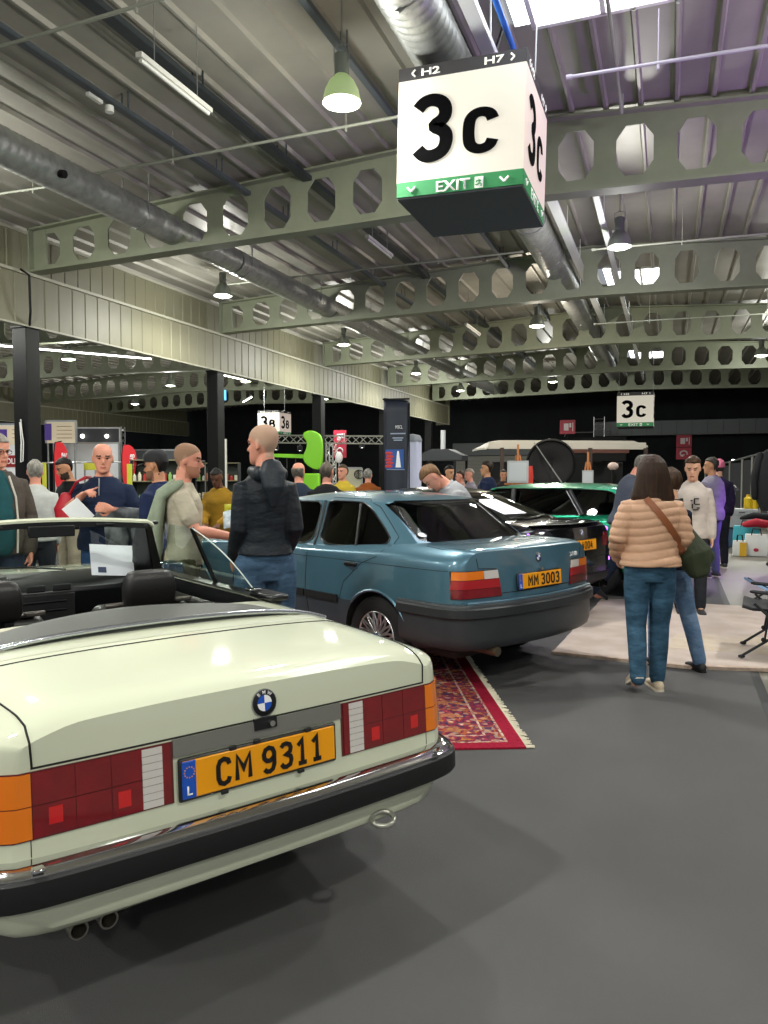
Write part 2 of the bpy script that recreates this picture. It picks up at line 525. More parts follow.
run('cable_tray', 'wide dark cable tray under the ceiling right above the fluorescent tube', 'cable tray', (-5.05, 2.5, 5.86), (-5.05, 34, 5.86), .14, .06, mat('dark tray', '3c4246', .45, metal=.5))
run('cable_tray', 'pale cable tray that the row of bell lamps hangs from', 'cable tray', (-3.25, 2.5, 5.92), (-3.25, 34, 5.92), .07, .05, m_tray)
run('cable_tray', 'bright galvanised cable tray right beside the big spiral duct', 'cable tray', (-1.76, 2.5, 5.75), (-1.76, 34, 5.75), .13, .07, mat('zinc tray', 'dfe2e2', .35, metal=.3))
run('conduit', 'blue conduit beside the bright cable tray above the nearest sign', 'pipe', (-1.51, 2.5, 5.75), (-1.51, 7.9, 5.75), .03, .03, m_blue, 'pipe')
run('cable_tray', 'thin pale tray right of the spiral duct above the far lamps', 'cable tray', (-1.05, 11.5, 5.55), (-1.05, 34, 5.55), .08, .05, mat('zinc tray', 'c9cccc', .3, metal=.6))
m_pipe = mat('pale painted pipe', '8c8f82', .5)
run('sprinkler_pipe', 'sprinkler pipe crossing the ceiling in the top left corner', 'pipe', (-8.0, 5.75, 5.60), (-3.2, 5.58, 5.60), .018, 0, m_pipe, 'pipe')
run('sprinkler_pipe', 'sprinkler pipe crossing below the bell lamp before the nearest beam', 'pipe', (-7.29, 8.45, 5.60), (-2.4, 8.40, 5.64), .018, 0, m_pipe, 'pipe')
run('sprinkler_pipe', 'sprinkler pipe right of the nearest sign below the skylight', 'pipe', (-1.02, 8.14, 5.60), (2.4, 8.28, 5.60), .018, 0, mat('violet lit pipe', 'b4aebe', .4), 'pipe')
run('sprinkler_pipe', 'sprinkler pipe left of the first duct by the cladding', 'pipe', (-9.6, 8.3, 5.50), (-7.9, 8.38, 5.50), .016, 0, m_pipe, 'pipe')
run('sprinkler_pipe', 'sprinkler pipe between the first and second beams left of the duct', 'pipe', (-9.0, 14.2, 5.6), (-2.6, 14.2, 5.65), .018, 0, m_pipe, 'pipe')
run('sprinkler_pipe', 'sprinkler pipe between the first and second beams right of the duct', 'pipe', (-1.3, 14.0, 5.5), (4.5, 14.0, 5.45), .018, 0, m_pipe, 'pipe')
run('sprinkler_pipe', 'sprinkler pipe between the second and third beams', 'pipe', (-1.8, 20.0, 5.35), (6, 20.0, 5.3), .018, 0, m_pipe, 'pipe')
o = MB().cyl((0, 0, 0), (0, 2.6, -.02), .02, 8).cyl((0, 2.6, -.02), (0, 2.6, .2), .02, 8).build('drain_pipe', m_pipe, smooth=40); o.location = (-.60, 7.2, 5.92)
tag(o, 'short grey pipe running past the large rooflight to the nearest beam', 'pipe')

# fluorescent battens
def batten(x, y, z, l, label, lit=False, rz=0):
    t = thing('fluorescent_light', label, 'light', (x, y, z), rz, 'fluorescent battens')
    MB().box((0, 0, .04), (.07, l, .05)).build('housing', mat('dull batten', 'b8b8b0', .5), t, bevel=.006)
    MB().cyl((0, -l / 2 + .03, 0), (0, l / 2 - .03, 0), .02, 12).build('tube', mat('lit tube', 'ffffff', .4, emit=(1, 1, .96), estr=9) if lit else mat('unlit tube', 'bdbdb6', .4), t, smooth=60)
    for s in (-1, 1): MB().cyl((0, s * l * .3, .06), (0, s * l * .3, zt(x) - z + .045 if x > -10.4 else 6.2 - .052 * abs(x + 19.6) - z + .045), .005, 5).build('suspension_wire', M_STEEL, t)
batten(-4.56, 6.42, 5.30, 1.15, 'unlit white fluorescent batten hanging before the nearest beam')
batten(-4.56, 12.0, 5.30, 1.15, 'white fluorescent batten seen through below the nearest beam')
batten(-4.7, 19.0, 5.2, 1.5, 'white fluorescent batten between second and third beams')
batten(-13.6, 15.0, 4.55, 3.6, 'long lit fluorescent batten in the left side hall beside the nearest column', True, rad(-35))
batten(-13.2, 21.5, 4.7, 1.5, 'lit fluorescent batten in the side hall before the second column', True)
batten(-16, 27, 4.6, 2.2, 'lit fluorescent batten deep in the left side hall', True, rad(40))
o = MB().box((0, 0, 0), (.05, .22, .04)).cyl((0, .24, -.05), (0, .24, .02), .05, 12).build('smoke_detector', M_WHITE, bevel=.004); o.location = (-6.02, 6.95, 5.70)
tag(o, 'small white smoke detector on the dark cable tray top left', 'detector')

# bell shaped high bay lamps
LC = (1.0, 1.0, 0.93)
m_lens = {}
def high_bay(x, y, z, label, col=LC, warm=False, power=1.0, glow=False):
    t = thing('high_bay_lamp', label, 'lamp', (x, y, z), 0, 'bell shaped high bay lamps')
    mb = MB(); mb.lathe([(.19, 0), (.185, .03), (.165, .12), (.125, .20), (.085, .245), (.07, .26)], 28)
    o = mb.build('lamp_shade', mat('glowing lamp shade', '9aa58a', .3, emit=(.5, .75, .2), estr=.28) if glow else mat('lamp shade', '8e958c', .35, metal=.5), t, smooth=60)
    s = o.modifiers.new('s', 'SOLIDIFY'); s.thickness = .008; s.offset = -1
    MB().lathe([(.07, .255), (.072, .27), (.072, .46), (.05, .475), (.0, .475)], 20).build('ballast_housing', mat('lamp ballast', '6f756d', .4, metal=.5), t, smooth=40)
    MB().tube([(-.08, 0, .40), (-.08, 0, .54), (0, 0, .57), (.08, 0, .54), (.08, 0, .40)], .007, 6).cyl((0, 0, .56), (0, 0, zt(x) - z + .045 if x > -10.4 else 6.2 - .052 * abs(x + 19.6) - z + .045), .008, 6).build('hook', M_STEEL, t)
    key = 'warm' if warm else 'green'
    m = mat('lamp lens ' + key, 'ffffff', .3, emit=(1.0, .80, .50) if warm else (.72, 1.0, .42), estr=2.4)
    mb = MB(); mb.lathe([(.0, -.035), (.08, -.03), (.15, -.015), (.18, .005)], 28); mb.build('lens', m, t, smooth=60)
    for kind, pw, dz in (('SPOT', .85, -.06), ('POINT', .30, -.2)):
        ld = bpy.data.lights.new('lamp_light', kind); ld.energy = LAMP_POWER * power * pw
        if kind == 'SPOT': ld.spot_size = rad(168); ld.spot_blend = .4
        ld.color = (1, .9, .74) if warm else LC; ld.shadow_soft_size = .16
        lo = bpy.data.objects.new('bulb', ld); COL.objects.link(lo); lo.parent = t; lo.location = (0, 0, dz)
    return t
high_bay(-3.05, 6.98, 5.16, 'brightest bell lamp with green glow, hanging left of the nearest sign', glow=True)
high_bay(-.80, 12.95, 5.20, 'bell lamp hanging right of the nearest sign below the beam')
high_bay(-8.64, 13.65, 5.22, 'bell lamp hanging by the cladding strip after the nearest beam')
high_bay(-8.64, 19.87, 5.22, 'bell lamp hanging left behind the second beam')
high_bay(-3.09, 18.98, 5.20, 'warm glowing bell lamp between the second and third beams', warm=True)
high_bay(-8.60, 26.3, 5.22, 'bell lamp hanging between the third and fourth beams at the left')
high_bay(-8.50, 32.2, 5.22, 'farthest bell lamp by the end of the cladding strip')
high_bay(-4.32, 30.5, 5.22, 'small distant bell lamp above the dark stage trailer')
high_bay(-15.6, 16.8, 4.75, 'bell lamp in the left side hall beside the nearest column')
high_bay(-14.2, 23.9, 4.9, 'bell lamp in the side hall before the third side beam')
high_bay(-14.2, 30.5, 4.9, 'distant bell lamp in the side hall behind the second column')
high_bay(-23.5, 19.5, 4.9, 'bell lamp deep in the side hall before the far cladding strip')  # added lamp that brightens the far cladding strip
high_bay(-23.5, 29.5, 4.9, 'farthest bell lamp deep in the side hall')  # second added lamp for the same cladding, farther along
high_bay(-17.5, 24, 4.9, 'bell lamp in the middle of the side hall')
high_bay(-12.4, 9.2, 4.9, 'bell lamp of the side hall just outside the left edge of the frame')  # unseen lamp added to brighten the left stands and visitors
# the rows carry on above the viewer; rearmost ones added to light rear faces
for x, y, n in ((-8.64, 7.2, 'left'), (-3.05, 1.0, 'centre'), (-8.64, 1.0, 'far left'), (2.6, 7.0, 'right'), (2.6, 1.0, 'near right'), (2.6, 19.0, 'distant right'), (-3.05, 13.0, 'middle'), (2.6, 26, 'far right'), (-3.05, -5.0, 'rearmost centre'), (2.6, -5.0, 'rearmost right'), (-8.64, -5.0, 'rearmost left')):
    if n == 'middle': continue
    high_bay(x, y, 5.2, f'bell lamp of the ceiling rows, {n} one beyond the frame', power=1.0)

# purple stage wash from the stand at the right
def wash(loc, target, e, col, size=60, name='stage_light'):
    t = thing(name, 'small black stage spotlight with violet light on the right hand stand', 'spotlight', loc)
    d = (Vector(target) - Vector(loc)).normalized(); x, y, z = frame_from(d)
    T = Matrix((x, y, z)).transposed().to_4x4()
    MB().lathe([(.05, -.16), (.075, -.14), (.075, .02), (.09, .06), (.085, .06), (.06, 0)], 20, T).build('housing', M_BLKST, t, smooth=40)
    MB().tube([(-.1, 0, -.25), (-.1, 0, 0), (.1, 0, 0), (.1, 0, -.25)], .01, 6).cyl((0, 0, -.25), (0, 0, -loc[2]), .02, 8).build('stand', M_BLKST, t)
    MB().lathe([(0, .02), (.058, .02)], 20, T).build('lens', mat('violet lens', 'aa66ff', .3, emit=(.45, .15, 1), estr=8), t)
    ld = bpy.data.lights.new('beam', 'SPOT'); ld.energy = e; ld.color = col; ld.spot_size = rad(size); ld.spot_blend = .8; ld.shadow_soft_size = .08
    lo = bpy.data.objects.new('beam', ld); COL.objects.link(lo); lo.parent = t
    lo.location = d * .08; lo.rotation_euler = d.to_track_quat('-Z', 'Y').to_euler()
    return t
w1 = wash((4.6, 9.5, 2.2), (2.0, 10.5, 6), 850, (.55, .25, 1), 110)
w2 = wash((2.9, 12.6, 1.9), (.9, 12.2, .2), 420, (.42, .12, 1), 70)
w2['label'] = 'black spotlight shining violet on the floor and the man in grey sweater'
w1['label'] = 'black spotlight on a stand washing the ceiling violet at the right'
# ------------------------------------------------------------------ vehicles
M_RUBBER = mat('black rubber', '141516', .55)
M_TYRE = mat('tyre rubber', '17181a', .75, bump=.1, bscale=90)
M_CHROME = mat('chrome', 'd8d8d8', .08, metal=1.0)
M_ALLOY = mat('silver alloy', 'c4c6c8', .28, metal=.85)
M_TRIM = mat('black trim', '0d0e10', .35)
M_UNDER = mat('dark underbody', '0a0b0c', .8)
M_LEATHER = mat('black leather', '1c1a19', .42, bump=.08, bscale=120)
M_PLATE = mat('yellow number plate', 'f2a008', .35)
M_PBLUE = mat('plate blue', '1c52b8', .35)
M_PBLACK = mat('plate black', '0c0c0c', .4)
M_WHITEPAINT = mat('white print', 'f4f4f4', .4)
M_RED = mat('red lamp lens', '7e0616', .12, coat=1.0, noise=.25, nscale=14)
M_REDLIT = mat('bright red lens', 'c8171b', .12, coat=1.0)
M_AMBER = mat('amber lamp lens', 'e87808', .12, coat=1.0)
M_CLEAR = mat('clear lamp lens', 'd3cdc8', .1, coat=1.0)
M_GAP = mat('panel gap', '0b0c0b', .8)
G_CLEAR = glass_mat('green tinted car glass', (.80, .88, .84))
G_REAR = glass_mat('dark rear glass', (.66, .74, .71), ior=1.6)
M_PAPER = mat('white paper', 'e9ebf2', .6)

def half_section(W, ZB, ZM, ZS, ZT, cr, edge):
    P = [(0, ZB), (.70 * W, ZB), (.90 * W, ZB + .02), (.965 * W, ZB + .08), (W - .006, ZM - .12), (W, ZM), (W - .007, ZM + .55 * (ZS - ZM)),
         (W - .020, ZS), (W - .020 - edge * .35, ZS + .55 * (ZT - ZS)), (W - .02 - edge, ZT), (W * .76, ZT + .70 * cr), (W * .42, ZT + .95 * cr), (0, ZT + cr)]
    out = []
    n = len(P)
    for i in range(n - 1):
        p0 = P[max(i - 1, 0)]; p1 = P[i]; p2 = P[i + 1]; p3 = P[min(i + 2, n - 1)]
        k = 1 if i == 0 else 3
        for s in range(k):
            t = s / k
            m1 = ((p2[0] - p0[0]) * .35, (p2[1] - p0[1]) * .35); m2 = ((p3[0] - p1[0]) * .35, (p3[1] - p1[1]) * .35)
            h = (2 * t ** 3 - 3 * t * t + 1, t ** 3 - 2 * t * t + t, -2 * t ** 3 + 3 * t * t, t ** 3 - t * t)
            out.append(tuple(h[0] * p1[c] + h[1] * m1[c] + h[2] * p2[c] + h[3] * m2[c] for c in (0, 1)))
    out.append(P[-1])
    return out

def car_body(root, keys, mats, axles, arch_r, lean=0.0, cut=None, two_tone=None, name='body', nose=.03, bow=0.0):
    """keys: (y, W, ZB, ZM, ZS, ZT, crown, edge)"""
    L = keys[-1][0]
    ys = sorted(set([keys[0][0] + v for v in (0, .006, .018, .035, .06, .1, .15)] + list(np.arange(.22, L - .2, .07)) + [L - v for v in (.2, .15, .1, .06, .03, .01, 0)]))
    W1 = keys[2][1]
    def warp(x, y, z):
        f = max(0, 1 - y / .5); g = max(0, 1 - (L - y) / .5)
        return y - bow * max(0, 1 - (x / W1) ** 2) * max(0, min(1, 1 - y / .6)) + lean * (z - .6) * f - lean * 1.3 * (z - .6) * g
    rings = []
    for y in ys:
        W, ZB, ZM, ZS, ZT, cr, edge = hermite(keys, y)
        h = half_section(W, ZB, ZM, ZS, ZT, cr, edge)
        ring = [(x, z) for x, z in h] + [(-x, z) for x, z in h[-2:0:-1]]
        rings.append((y, ring))
    def cap(y, ring, sgn):
        zc = sum(z for x, z in ring) / len(ring); out = []
        for f in (.985, .93, .8, .55, .25, .02):
            out.append((y - sgn * nose * (1 - f ** 2), [(x * f, zc + (z - zc) * f) for x, z in ring]))
        return out
    allr = cap(*rings[0], 1)[::-1] + rings + cap(*rings[-1], -1)
    mb = MB(); mb.rings([[(x, warp(x, y, z), z) for x, z in r] for y, r in allr])
    o = mb.build(name, mats, None)
    if two_tone:
        for p in o.data.polygons:
            if two_tone(p.center): p.material_index = 1
    cut_objs = []
    for ya in axles:
        for s in (-1, 1):
            c = MB().cyl((s * (keys[0][1] - .27), ya, .31), (s * 1.2, ya, .31), arch_r, 40)
            cut_objs.append(c.build('cutter', M_UNDER))
    if cut: cut_objs += cut
    for c in cut_objs: c.parent = None
    boolean(o, cut_objs); o.parent = root
    o.data.shade_smooth(); o.data.set_sharp_from_angle(angle=rad(32))
    bv = BVHTree.FromPolygons([v.co for v in o.data.vertices], [p.vertices for p in o.data.polygons])
    return o, bv

def hit(bv, o, d):
    r = bv.ray_cast(Vector(o), Vector(d).normalized())
    return (r[0], r[1]) if r[0] is not None else (None, None)
def on_side(bv, y, z, s=-1):
    return hit(bv, (s * 1.6, y, z), (-s, 0, 0))
def on_rear(bv, x, z):
    return hit(bv, (x, -1.2, z), (0, 1, 0))
def on_top(bv, x, y):
    return hit(bv, (x, y, 2.2), (0, 0, -1))
def densify(pts, step=.04):
    out = []
    for a, b in zip(pts[:-1], pts[1:]):
        n = max(1, int(math.dist(a, b) / step))
        out += [tuple(a[k] + (b[k] - a[k]) * i / n for k in range(len(a))) for i in range(n)]
    return out + [pts[-1]]
def seam(root, bv, pts, how, m=None, r=.0028, name='panel_gap', lift=0.0, s=-1, n=5):
    P = []
    for p in densify(pts, .012 if how == 'near' else .04):
        if how == 'near':
            h, nn, _, _ = bv.find_nearest(Vector(p)); P.append(h + nn * lift); continue
        h, nn = {'side': lambda: on_side(bv, p[0], p[1], s), 'rear': lambda: on_rear(bv, p[0], p[1]), 'top': lambda: on_top(bv, p[0], p[1])}[how]()
        if h is not None: P.append(h + nn * lift)
    if len(P) > 1:
        return MB().tube(P, r, n).build(name, m or M_GAP, root, smooth=60)

def patch(root, bv, poly, how, m, name, out=.008, s=-1, nx=14, nz=6, th=.018):
    """quad patch [(u,v) bl, br, tr, tl] laid on the body by raycast and raised"""
    if how == 'rear' and poly[1][0] < poly[0][0]: poly = [poly[1], poly[0], poly[3], poly[2]]
    g = []
    for j in range(nz + 1):
        row = []
        for i in range(nx + 1):
            a, b = i / nx, j / nz
            u = (poly[0][0] * (1 - a) + poly[1][0] * a) * (1 - b) + (poly[3][0] * (1 - a) + poly[2][0] * a) * b
            v = (poly[0][1] * (1 - a) + poly[1][1] * a) * (1 - b) + (poly[3][1] * (1 - a) + poly[2][1] * a) * b
            h, nn = (on_rear(bv, u, v) if how == 'rear' else on_side(bv, u, v, s) if how == 'side' else on_top(bv, u, v))
            if h is None: h, nn = (row[-1], Vector((0, 0, 0))) if row else (Vector((u, 0, v)), Vector((0, -1, 0)))
            else: h = h + nn * out
            row.append(h)
        g.append(row)
    mb = MB(); mb.sheet(g); o = mb.build(name, m, root, recalc=False)
    md = o.modifiers.new('s', 'SOLIDIFY'); md.thickness = th
    md.offset = -1 if how != 'side' else (1 if s > 0 else -1)
    md.use_rim = True
    bake(o, 28)
    return o

def wheel(root, x, y, R=.305, w=.2, style='cross', m_rim=None, name='wheel'):
    s = 1 if x > 0 else -1
    T = Matrix.Translation((x, y, R)) @ Matrix.Rotation(s * PI / 2, 4, 'Y')
    rr = R * .64
    mb = MB(); mb.lathe([(rr, -w), (R * .86, -w), (R * .97, -w * .93), (R, -w * .8), (R, -w * .2), (R * .97, -w * .07), (R * .86, 0), (rr * 1.03, -.004), (rr * .99, -.015), (rr * .98, -w)], 40, T)
    for i in range(36):
        a = 2 * PI * i / 36
        mb.add([T @ Vector((q * math.cos(a + da), q * math.sin(a + da), zz)) for q, da, zz in ((R * .975, 0, -.012), (R * 1.003, 0, -.03), (R * 1.003, .05, -.03), (R * .975, .05, -.012))], [(0, 1, 2, 3)])
    t = mb.build(name, M_TYRE, root, smooth=40)
    mb = MB(); mb.lathe([(rr, -.01), (rr * .97, -.004), (rr * .93, -.012), (rr * .92, -.06), (rr * .9, -w * .9)], 40, T)
    mr = m_rim or M_ALLOY
    if style == 'cross':
        for i in range(16):
            a = 2 * PI * i / 16
            for da in (-.17, .17):
                p0 = (rr * .22 * math.cos(a), rr * .22 * math.sin(a), -.022); p1 = (rr * .62 * math.cos(a + da * .4), rr * .62 * math.sin(a + da * .4), -.022); p2 = (rr * .94 * math.cos(a + da), rr * .94 * math.sin(a + da), -.014)
                mb.tube([p0, p1, p2], [.010, .008, .009], 6, T)
    else:
        for i in range(5 if style == 'star' else 10):
            a = 2 * PI * i / (5 if style == 'star' else 10)
            for da in (-.12, .12):
                mb.tube([(rr * .2 * math.cos(a), rr * .2 * math.sin(a), -.03), (rr * .94 * math.cos(a + da), rr * .94 * math.sin(a + da), -.012)], [.02, .013], 6, T)
    mb.build('rim', mr, t, smooth=40)
    mb = MB(); mb.lathe([(0, -.004), (rr * .2, -.006), (rr * .27, -.02), (rr * .27, -.06), (0, -.06)], 24, T); mb.mat(1).lathe([(0, .0), (.03, -.001), (.032, -.008)], 20, T); mb.mat(0)
    for i in range(5):
        a = 2 * PI * i / 5
        mb.ell((rr * .2 * math.cos(a), rr * .2 * math.sin(a), -.008), (.008, .008, .006), 8, 5, T)
    mb.build('hub_cap', [mr, M_PBLUE], t, smooth=40)
    mb = MB(); mb.lathe([(.05, -.10), (rr * .8, -.10), (rr * .8, -.11), (.05, -.11)], 30, T); mb.build('brake_disc', mat('brake disc', '4a4a4a', .4, metal=.8), t)
    return t

def roundel(root, T, r=.041, letters=True):
    b = MB().lathe([(0, .004), (r * .92, .004), (r, .0015), (r, -.006)], 32, T).build('badge', M_PBLACK, root, smooth=40)
    MB().lathe([(r * .98, -.004), (r * 1.06, 0), (r * 1.03, .005), (r * .97, .005), (r * .95, .002)], 32, T).build('badge_ring', M_CHROME, b, smooth=60)
    mb = MB()
    for q in range(4):
        mb.mat(q % 2); n = 8
        pts = [(0, 0, .0062)] + [(r * .6 * math.cos(q * PI / 2 + PI / 2 * i / n), r * .6 * math.sin(q * PI / 2 + PI / 2 * i / n), .0062) for i in range(n + 1)]
        mb.add(pts, [tuple(range(len(pts)))], T)
    mb.build('badge_field', [mat('badge white', 'f2f2f2', .3), M_PBLUE], b, recalc=False)
    if letters:
        for ch, a in (('B', 125), ('M', 90), ('W', 55)):
            aa = rad(a)
            TT = T @ Matrix.Translation((r * .78 * math.cos(aa), r * .78 * math.sin(aa), .0062)) @ Matrix.Rotation(aa - PI / 2, 4, 'Z') @ Matrix.Rotation(-PI / 2, 4, 'X')
            text_mesh('badge_letter', ch, M_WHITEPAINT, r * .26, parent=b, T=TT, extrude=.0008, bold=.01)
    return b

GLYPH = {
 'C': [[(.5, .76), (.44, .93), (.25, 1), (.08, .93), (0, .75), (0, .25), (.08, .07), (.25, 0), (.44, .07), (.5, .24)]],
 'M': [[(0, 0), (0, 1), (.30, .42), (.60, 1), (.60, 0)]],
 '9': [[(.02, .12), (.12, .02), (.28, 0), (.42, .08), (.5, .28), (.5, .75), (.42, .93), (.25, 1), (.08, .93), (0, .75), (.02, .58), (.14, .46), (.3, .45), (.5, .6)]],
 '3': [[(0, .86), (.1, .97), (.25, 1), (.42, .93), (.48, .78), (.44, .63), (.25, .53), (.46, .43), (.5, .27), (.44, .08), (.25, 0), (.1, .03), (0, .15)]],
 '1': [[(.0, .78), (.22, 1), (.22, 0)], [(.02, 0), (.42, 0)]],
 '0': [[(.25, 0), (.42, .07), (.5, .25), (.5, .75), (.42, .93), (.25, 1), (.08, .93), (0, .75), (0, .25), (.08, .07), (.25, 0)]],
 '4': [[(.38, 0), (.38, .7)], [(.3, 1), (0, .28), (.5, .28)]],
 'E': [[(.48, 0), (0, 0), (0, 1), (.48, 1)], [(0, .52), (.4, .52)]],
 'B': [[(0, 0), (0, 1), (.30, 1), (.45, .9), (.45, .65), (.3, .54), (0, .54)], [(.3, .54), (.5, .44), (.5, .12), (.32, 0), (0, 0)]],
 'I': [[(0, 0), (0, 1)]],
 ' ': []}
def plate_glyph(name, ch, x0, h, sw, T, parent, m, smooth=0):
    """one pressed character made of strokes; returns its advance"""
    k = h; wmax = 0; mb = MB()
    for ln in GLYPH[ch]:
        if smooth: ln = chaikin(ln, smooth, closed=False)
        P = [(x0 + p[0] * k * .98, (p[1] - .5) * k) for p in ln]
        wmax = max([wmax] + [p[0] * k for p in ln])
        L = []; Rr = []
        for i, p in enumerate(P):
            a = P[max(i - 1, 0)]; b = P[min(i + 1, len(P) - 1)]
            d1 = (p[0] - a[0], p[1] - a[1]); d2 = (b[0] - p[0], b[1] - p[1])
            if i == 0: d1 = d2
            if i == len(P) - 1: d2 = d1
            l1 = math.hypot(*d1) or 1; l2 = math.hypot(*d2) or 1
            n1 = (-d1[1] / l1, d1[0] / l1); n2 = (-d2[1] / l2, d2[0] / l2)
            nx, nz = n1[0] + n2[0], n1[1] + n2[1]; ll = nx * nx + nz * nz
            q = min(2 / max(ll, .35), 2.2)
            nx *= q / 1 * sw / 2; nz *= q * sw / 2
            L.append((p[0] + nx, p[1] + nz)); Rr.append((p[0] - nx, p[1] - nz))
        mb.rings([[(a[0], -.0012, a[1]), (b[0], -.0012, b[1]), (b[0], .0012, b[1]), (a[0], .0012, a[1])] for a, b in zip(L, Rr)], T=T)
    if mb.v: mb.build(name, m, parent)
    return wmax

def number_plate(root, T, body, frame=True, m_frame=None, stars=True):
    """front faces local -y; centre at origin of T"""
    p = MB().box((0, 0, 0), (.535, .014, .125), T).build('number_plate', m_frame or M_PBLACK, root, bevel=.008)
    MB().box((0, -.006, 0), (.518, .010, .108), T).build('plate_face', M_PLATE, p, bevel=.004)
    MB().box((-.238, -.0070, 0), (.042, .010, .107), T).build('country_band', M_PBLUE, p, bevel=.003)
    text_mesh('country_letter', 'L', M_WHITEPAINT, .026, parent=p, T=T @ Matrix.Translation((-.238, -.0125, -.030)), extrude=.001, bold=.02)
    if stars:
        mb = MB()
        for i in range(12):
            a = 2 * PI * i / 12
            mb.lathe([(0, 0), (.0022, 0)], 5, T @ Matrix.Translation((-.238 + .015 * math.cos(a), -.0126, .022 + .015 * math.sin(a))) @ Matrix.Rotation(PI / 2, 4, 'X'))
        mb.build('star_ring', M_PLATE, p)
    x = -.150
    for n, word in enumerate(body):
        for ch in word:
            x += plate_glyph('plate_letter' if n == 0 else 'plate_digit', ch, x, .072, .0132, T @ Matrix.Translation((0, -.0130, 0)), p, M_PBLACK) + .024
        x += .022
    return p

def greenhouse(root, spec, m_paint):
    """spec: z0,z1,zr(roof crown), yf0,yf1,yr0,yr1, w0,w1, windows, windshield & rear polygons in x-z, pillar offset"""
    z0, z1, zr = spec['z0'], spec['z1'], spec['zr']
    def ring(z, inset=0.0):
        t = min(1.0, (z - z0) / (z1 - z0)); e = 0.0
        yf = spec['yf0'] + (spec['yf1'] - spec['yf0']) * t; yr = spec['yr0'] + (spec['yr1'] - spec['yr0']) * t
        w = spec['w0'] + (spec['w1'] - spec['w0']) * (t + spec.get('bow', .12) * t * (1 - t))
        return yf - inset, yr + inset, w - inset
    def loop(yf, yr, w, z, bowf=.14, bowr=.06, dz=lambda x, y: 0):
        pts = []; N = 10
        c = spec.get('corner', .07); wf = w * spec.get('taper_f', .90); wr = w * spec.get('taper_r', .86)
        def side(s, rev):
            ys = np.linspace(yr + c + .02, yf - c - .02, 16)
            r = []
            for y in ys:
                f = (y - yr) / (yf - yr); ww = w * (1 - .10 * max(0, (f - .62) / .38) ** 2 - (1 - spec.get('taper_r', .86)) * max(0, (.42 - f) / .42) ** 2)
                r.append((s * ww, y))
            return r[::-1] if rev else r
        R = side(1, False)   # right, rear to front
        wF = R[-1][0]; wR = R[0][0]
        front = [(wF * math.cos(a) , yf - c + (c + bowf * (1 - (wF * math.cos(a) / wF) ** 2)) * math.sin(a) ** .5 if 0 < a < PI else yf - c) for a in np.linspace(0, PI, 19)]
        front = [(x, yf - c * (abs(x) / wF) ** 6 + bowf * (1 - (x / wF) ** 2) - bowf * .0) for x, _ in front]
        rear = [(-wR * math.cos(a), yr + c * (abs(math.cos(a))) ** 6 - bowr * (1 - math.cos(a) ** 2)) for a in np.linspace(0, PI, 19)]
        pts = R + front[1:-1] + side(-1, True) + rear[1:-1]
        return [(x, y, z + dz(x, y)) for x, y in pts]
    def solid(inset, zbot, ztop_off):
        zs = list(np.linspace(zbot, z1 - .02, 12)); rg = []
        for z in zs:
            yf, yr, w = ring(z, inset); k = (z - z0) / (z1 - z0)
            rg.append(loop(yf, yr, w, z))
        yf, yr, w = ring(z1 - .02, inset)
        yc = (yf + yr) / 2
        H = zr - (z1 - .02) - ztop_off
        for f in (.02, .05, .09, .15, .25, .4, .6, .8, .97):
            k = 1 - f
            zz = (z1 - .02) + H * (1 - (1 - min(1, f * 1.0)) ** 2.6)
            rg.append(loop(yc + (yf - yc) * k, yc + (yr - yc) * k, w * k, zz, .14 * k, .06 * k))
        return rg
    mb = MB(); mb.rings(solid(0, z0 - .10, 0)); g = mb.build('roof', [m_paint, M_TRIM], None)
    cutters = []
    mb = MB(); mb.rings(solid(.035, z0 - .2, .025)); cutters.append(mb.build('cut', M_TRIM))
    for poly in spec['windows']:
        mb = MB(); mb.prism(poly, 'x', -1.3, 1.3); cutters.append(mb.build('cut', M_TRIM))
    # windscreen / backlight openings: x-z polygons pushed along y
    ym = (spec['yf0'] + spec['yr0']) / 2
    mb = MB(); mb.prism(spec['front'], 'y', ym + .1, 6); cutters.append(mb.build('cut', M_TRIM))
    mb = MB(); mb.prism(spec['rear'], 'y', -2, ym - .1); cutters.append(mb.build('cut', M_TRIM))
    boolean(g, cutters); g.parent = root
    g.data.shade_smooth(); g.data.set_sharp_from_angle(angle=rad(30))
    # panes: thin inset shell split by direction
    def pane(poly, axis, a, b, name, m):
        mb = MB(); mb.rings(solid(.014, z0 - .08, .012)); s = mb.build(name, m)
        c = MB(); c.rings(solid(.022, z0 - .3, .02)); ci = c.build('cut', m)
        q = MB().prism(poly, axis, a, b).build('cut', m)
        boolean(s, [ci]); boolean(s, [q], 'INTERSECT'); s.parent = root
        s.data.shade_smooth(); s.data.set_sharp_from_angle(angle=rad(40))
        return s
    def grow(poly, k=1.03):
        cx = sum(p[0] for p in poly) / len(poly); cy = sum(p[1] for p in poly) / len(poly)
        return [(cx + (p[0] - cx) * k, cy + (p[1] - cy) * k) for p in poly]
    for i, poly in enumerate(spec['windows']):
        for s in (-1, 1):
            pane(grow(poly), 'x', s * .25, s * 1.3, 'side_window', spec.get('g_side', G_CLEAR))
    pane(grow(spec['front']), 'y', ym + .3, 6, 'windshield', spec.get('g_front', G_CLEAR))
    rw = pane(grow(spec['rear']), 'y', -2, ym - .3, 'rear_window', spec.get('g_rear', G_REAR))
    bv = BVHTree.FromPolygons([v.co for v in g.data.vertices], [p.vertices for p in g.data.polygons])
    return g, bv, rw

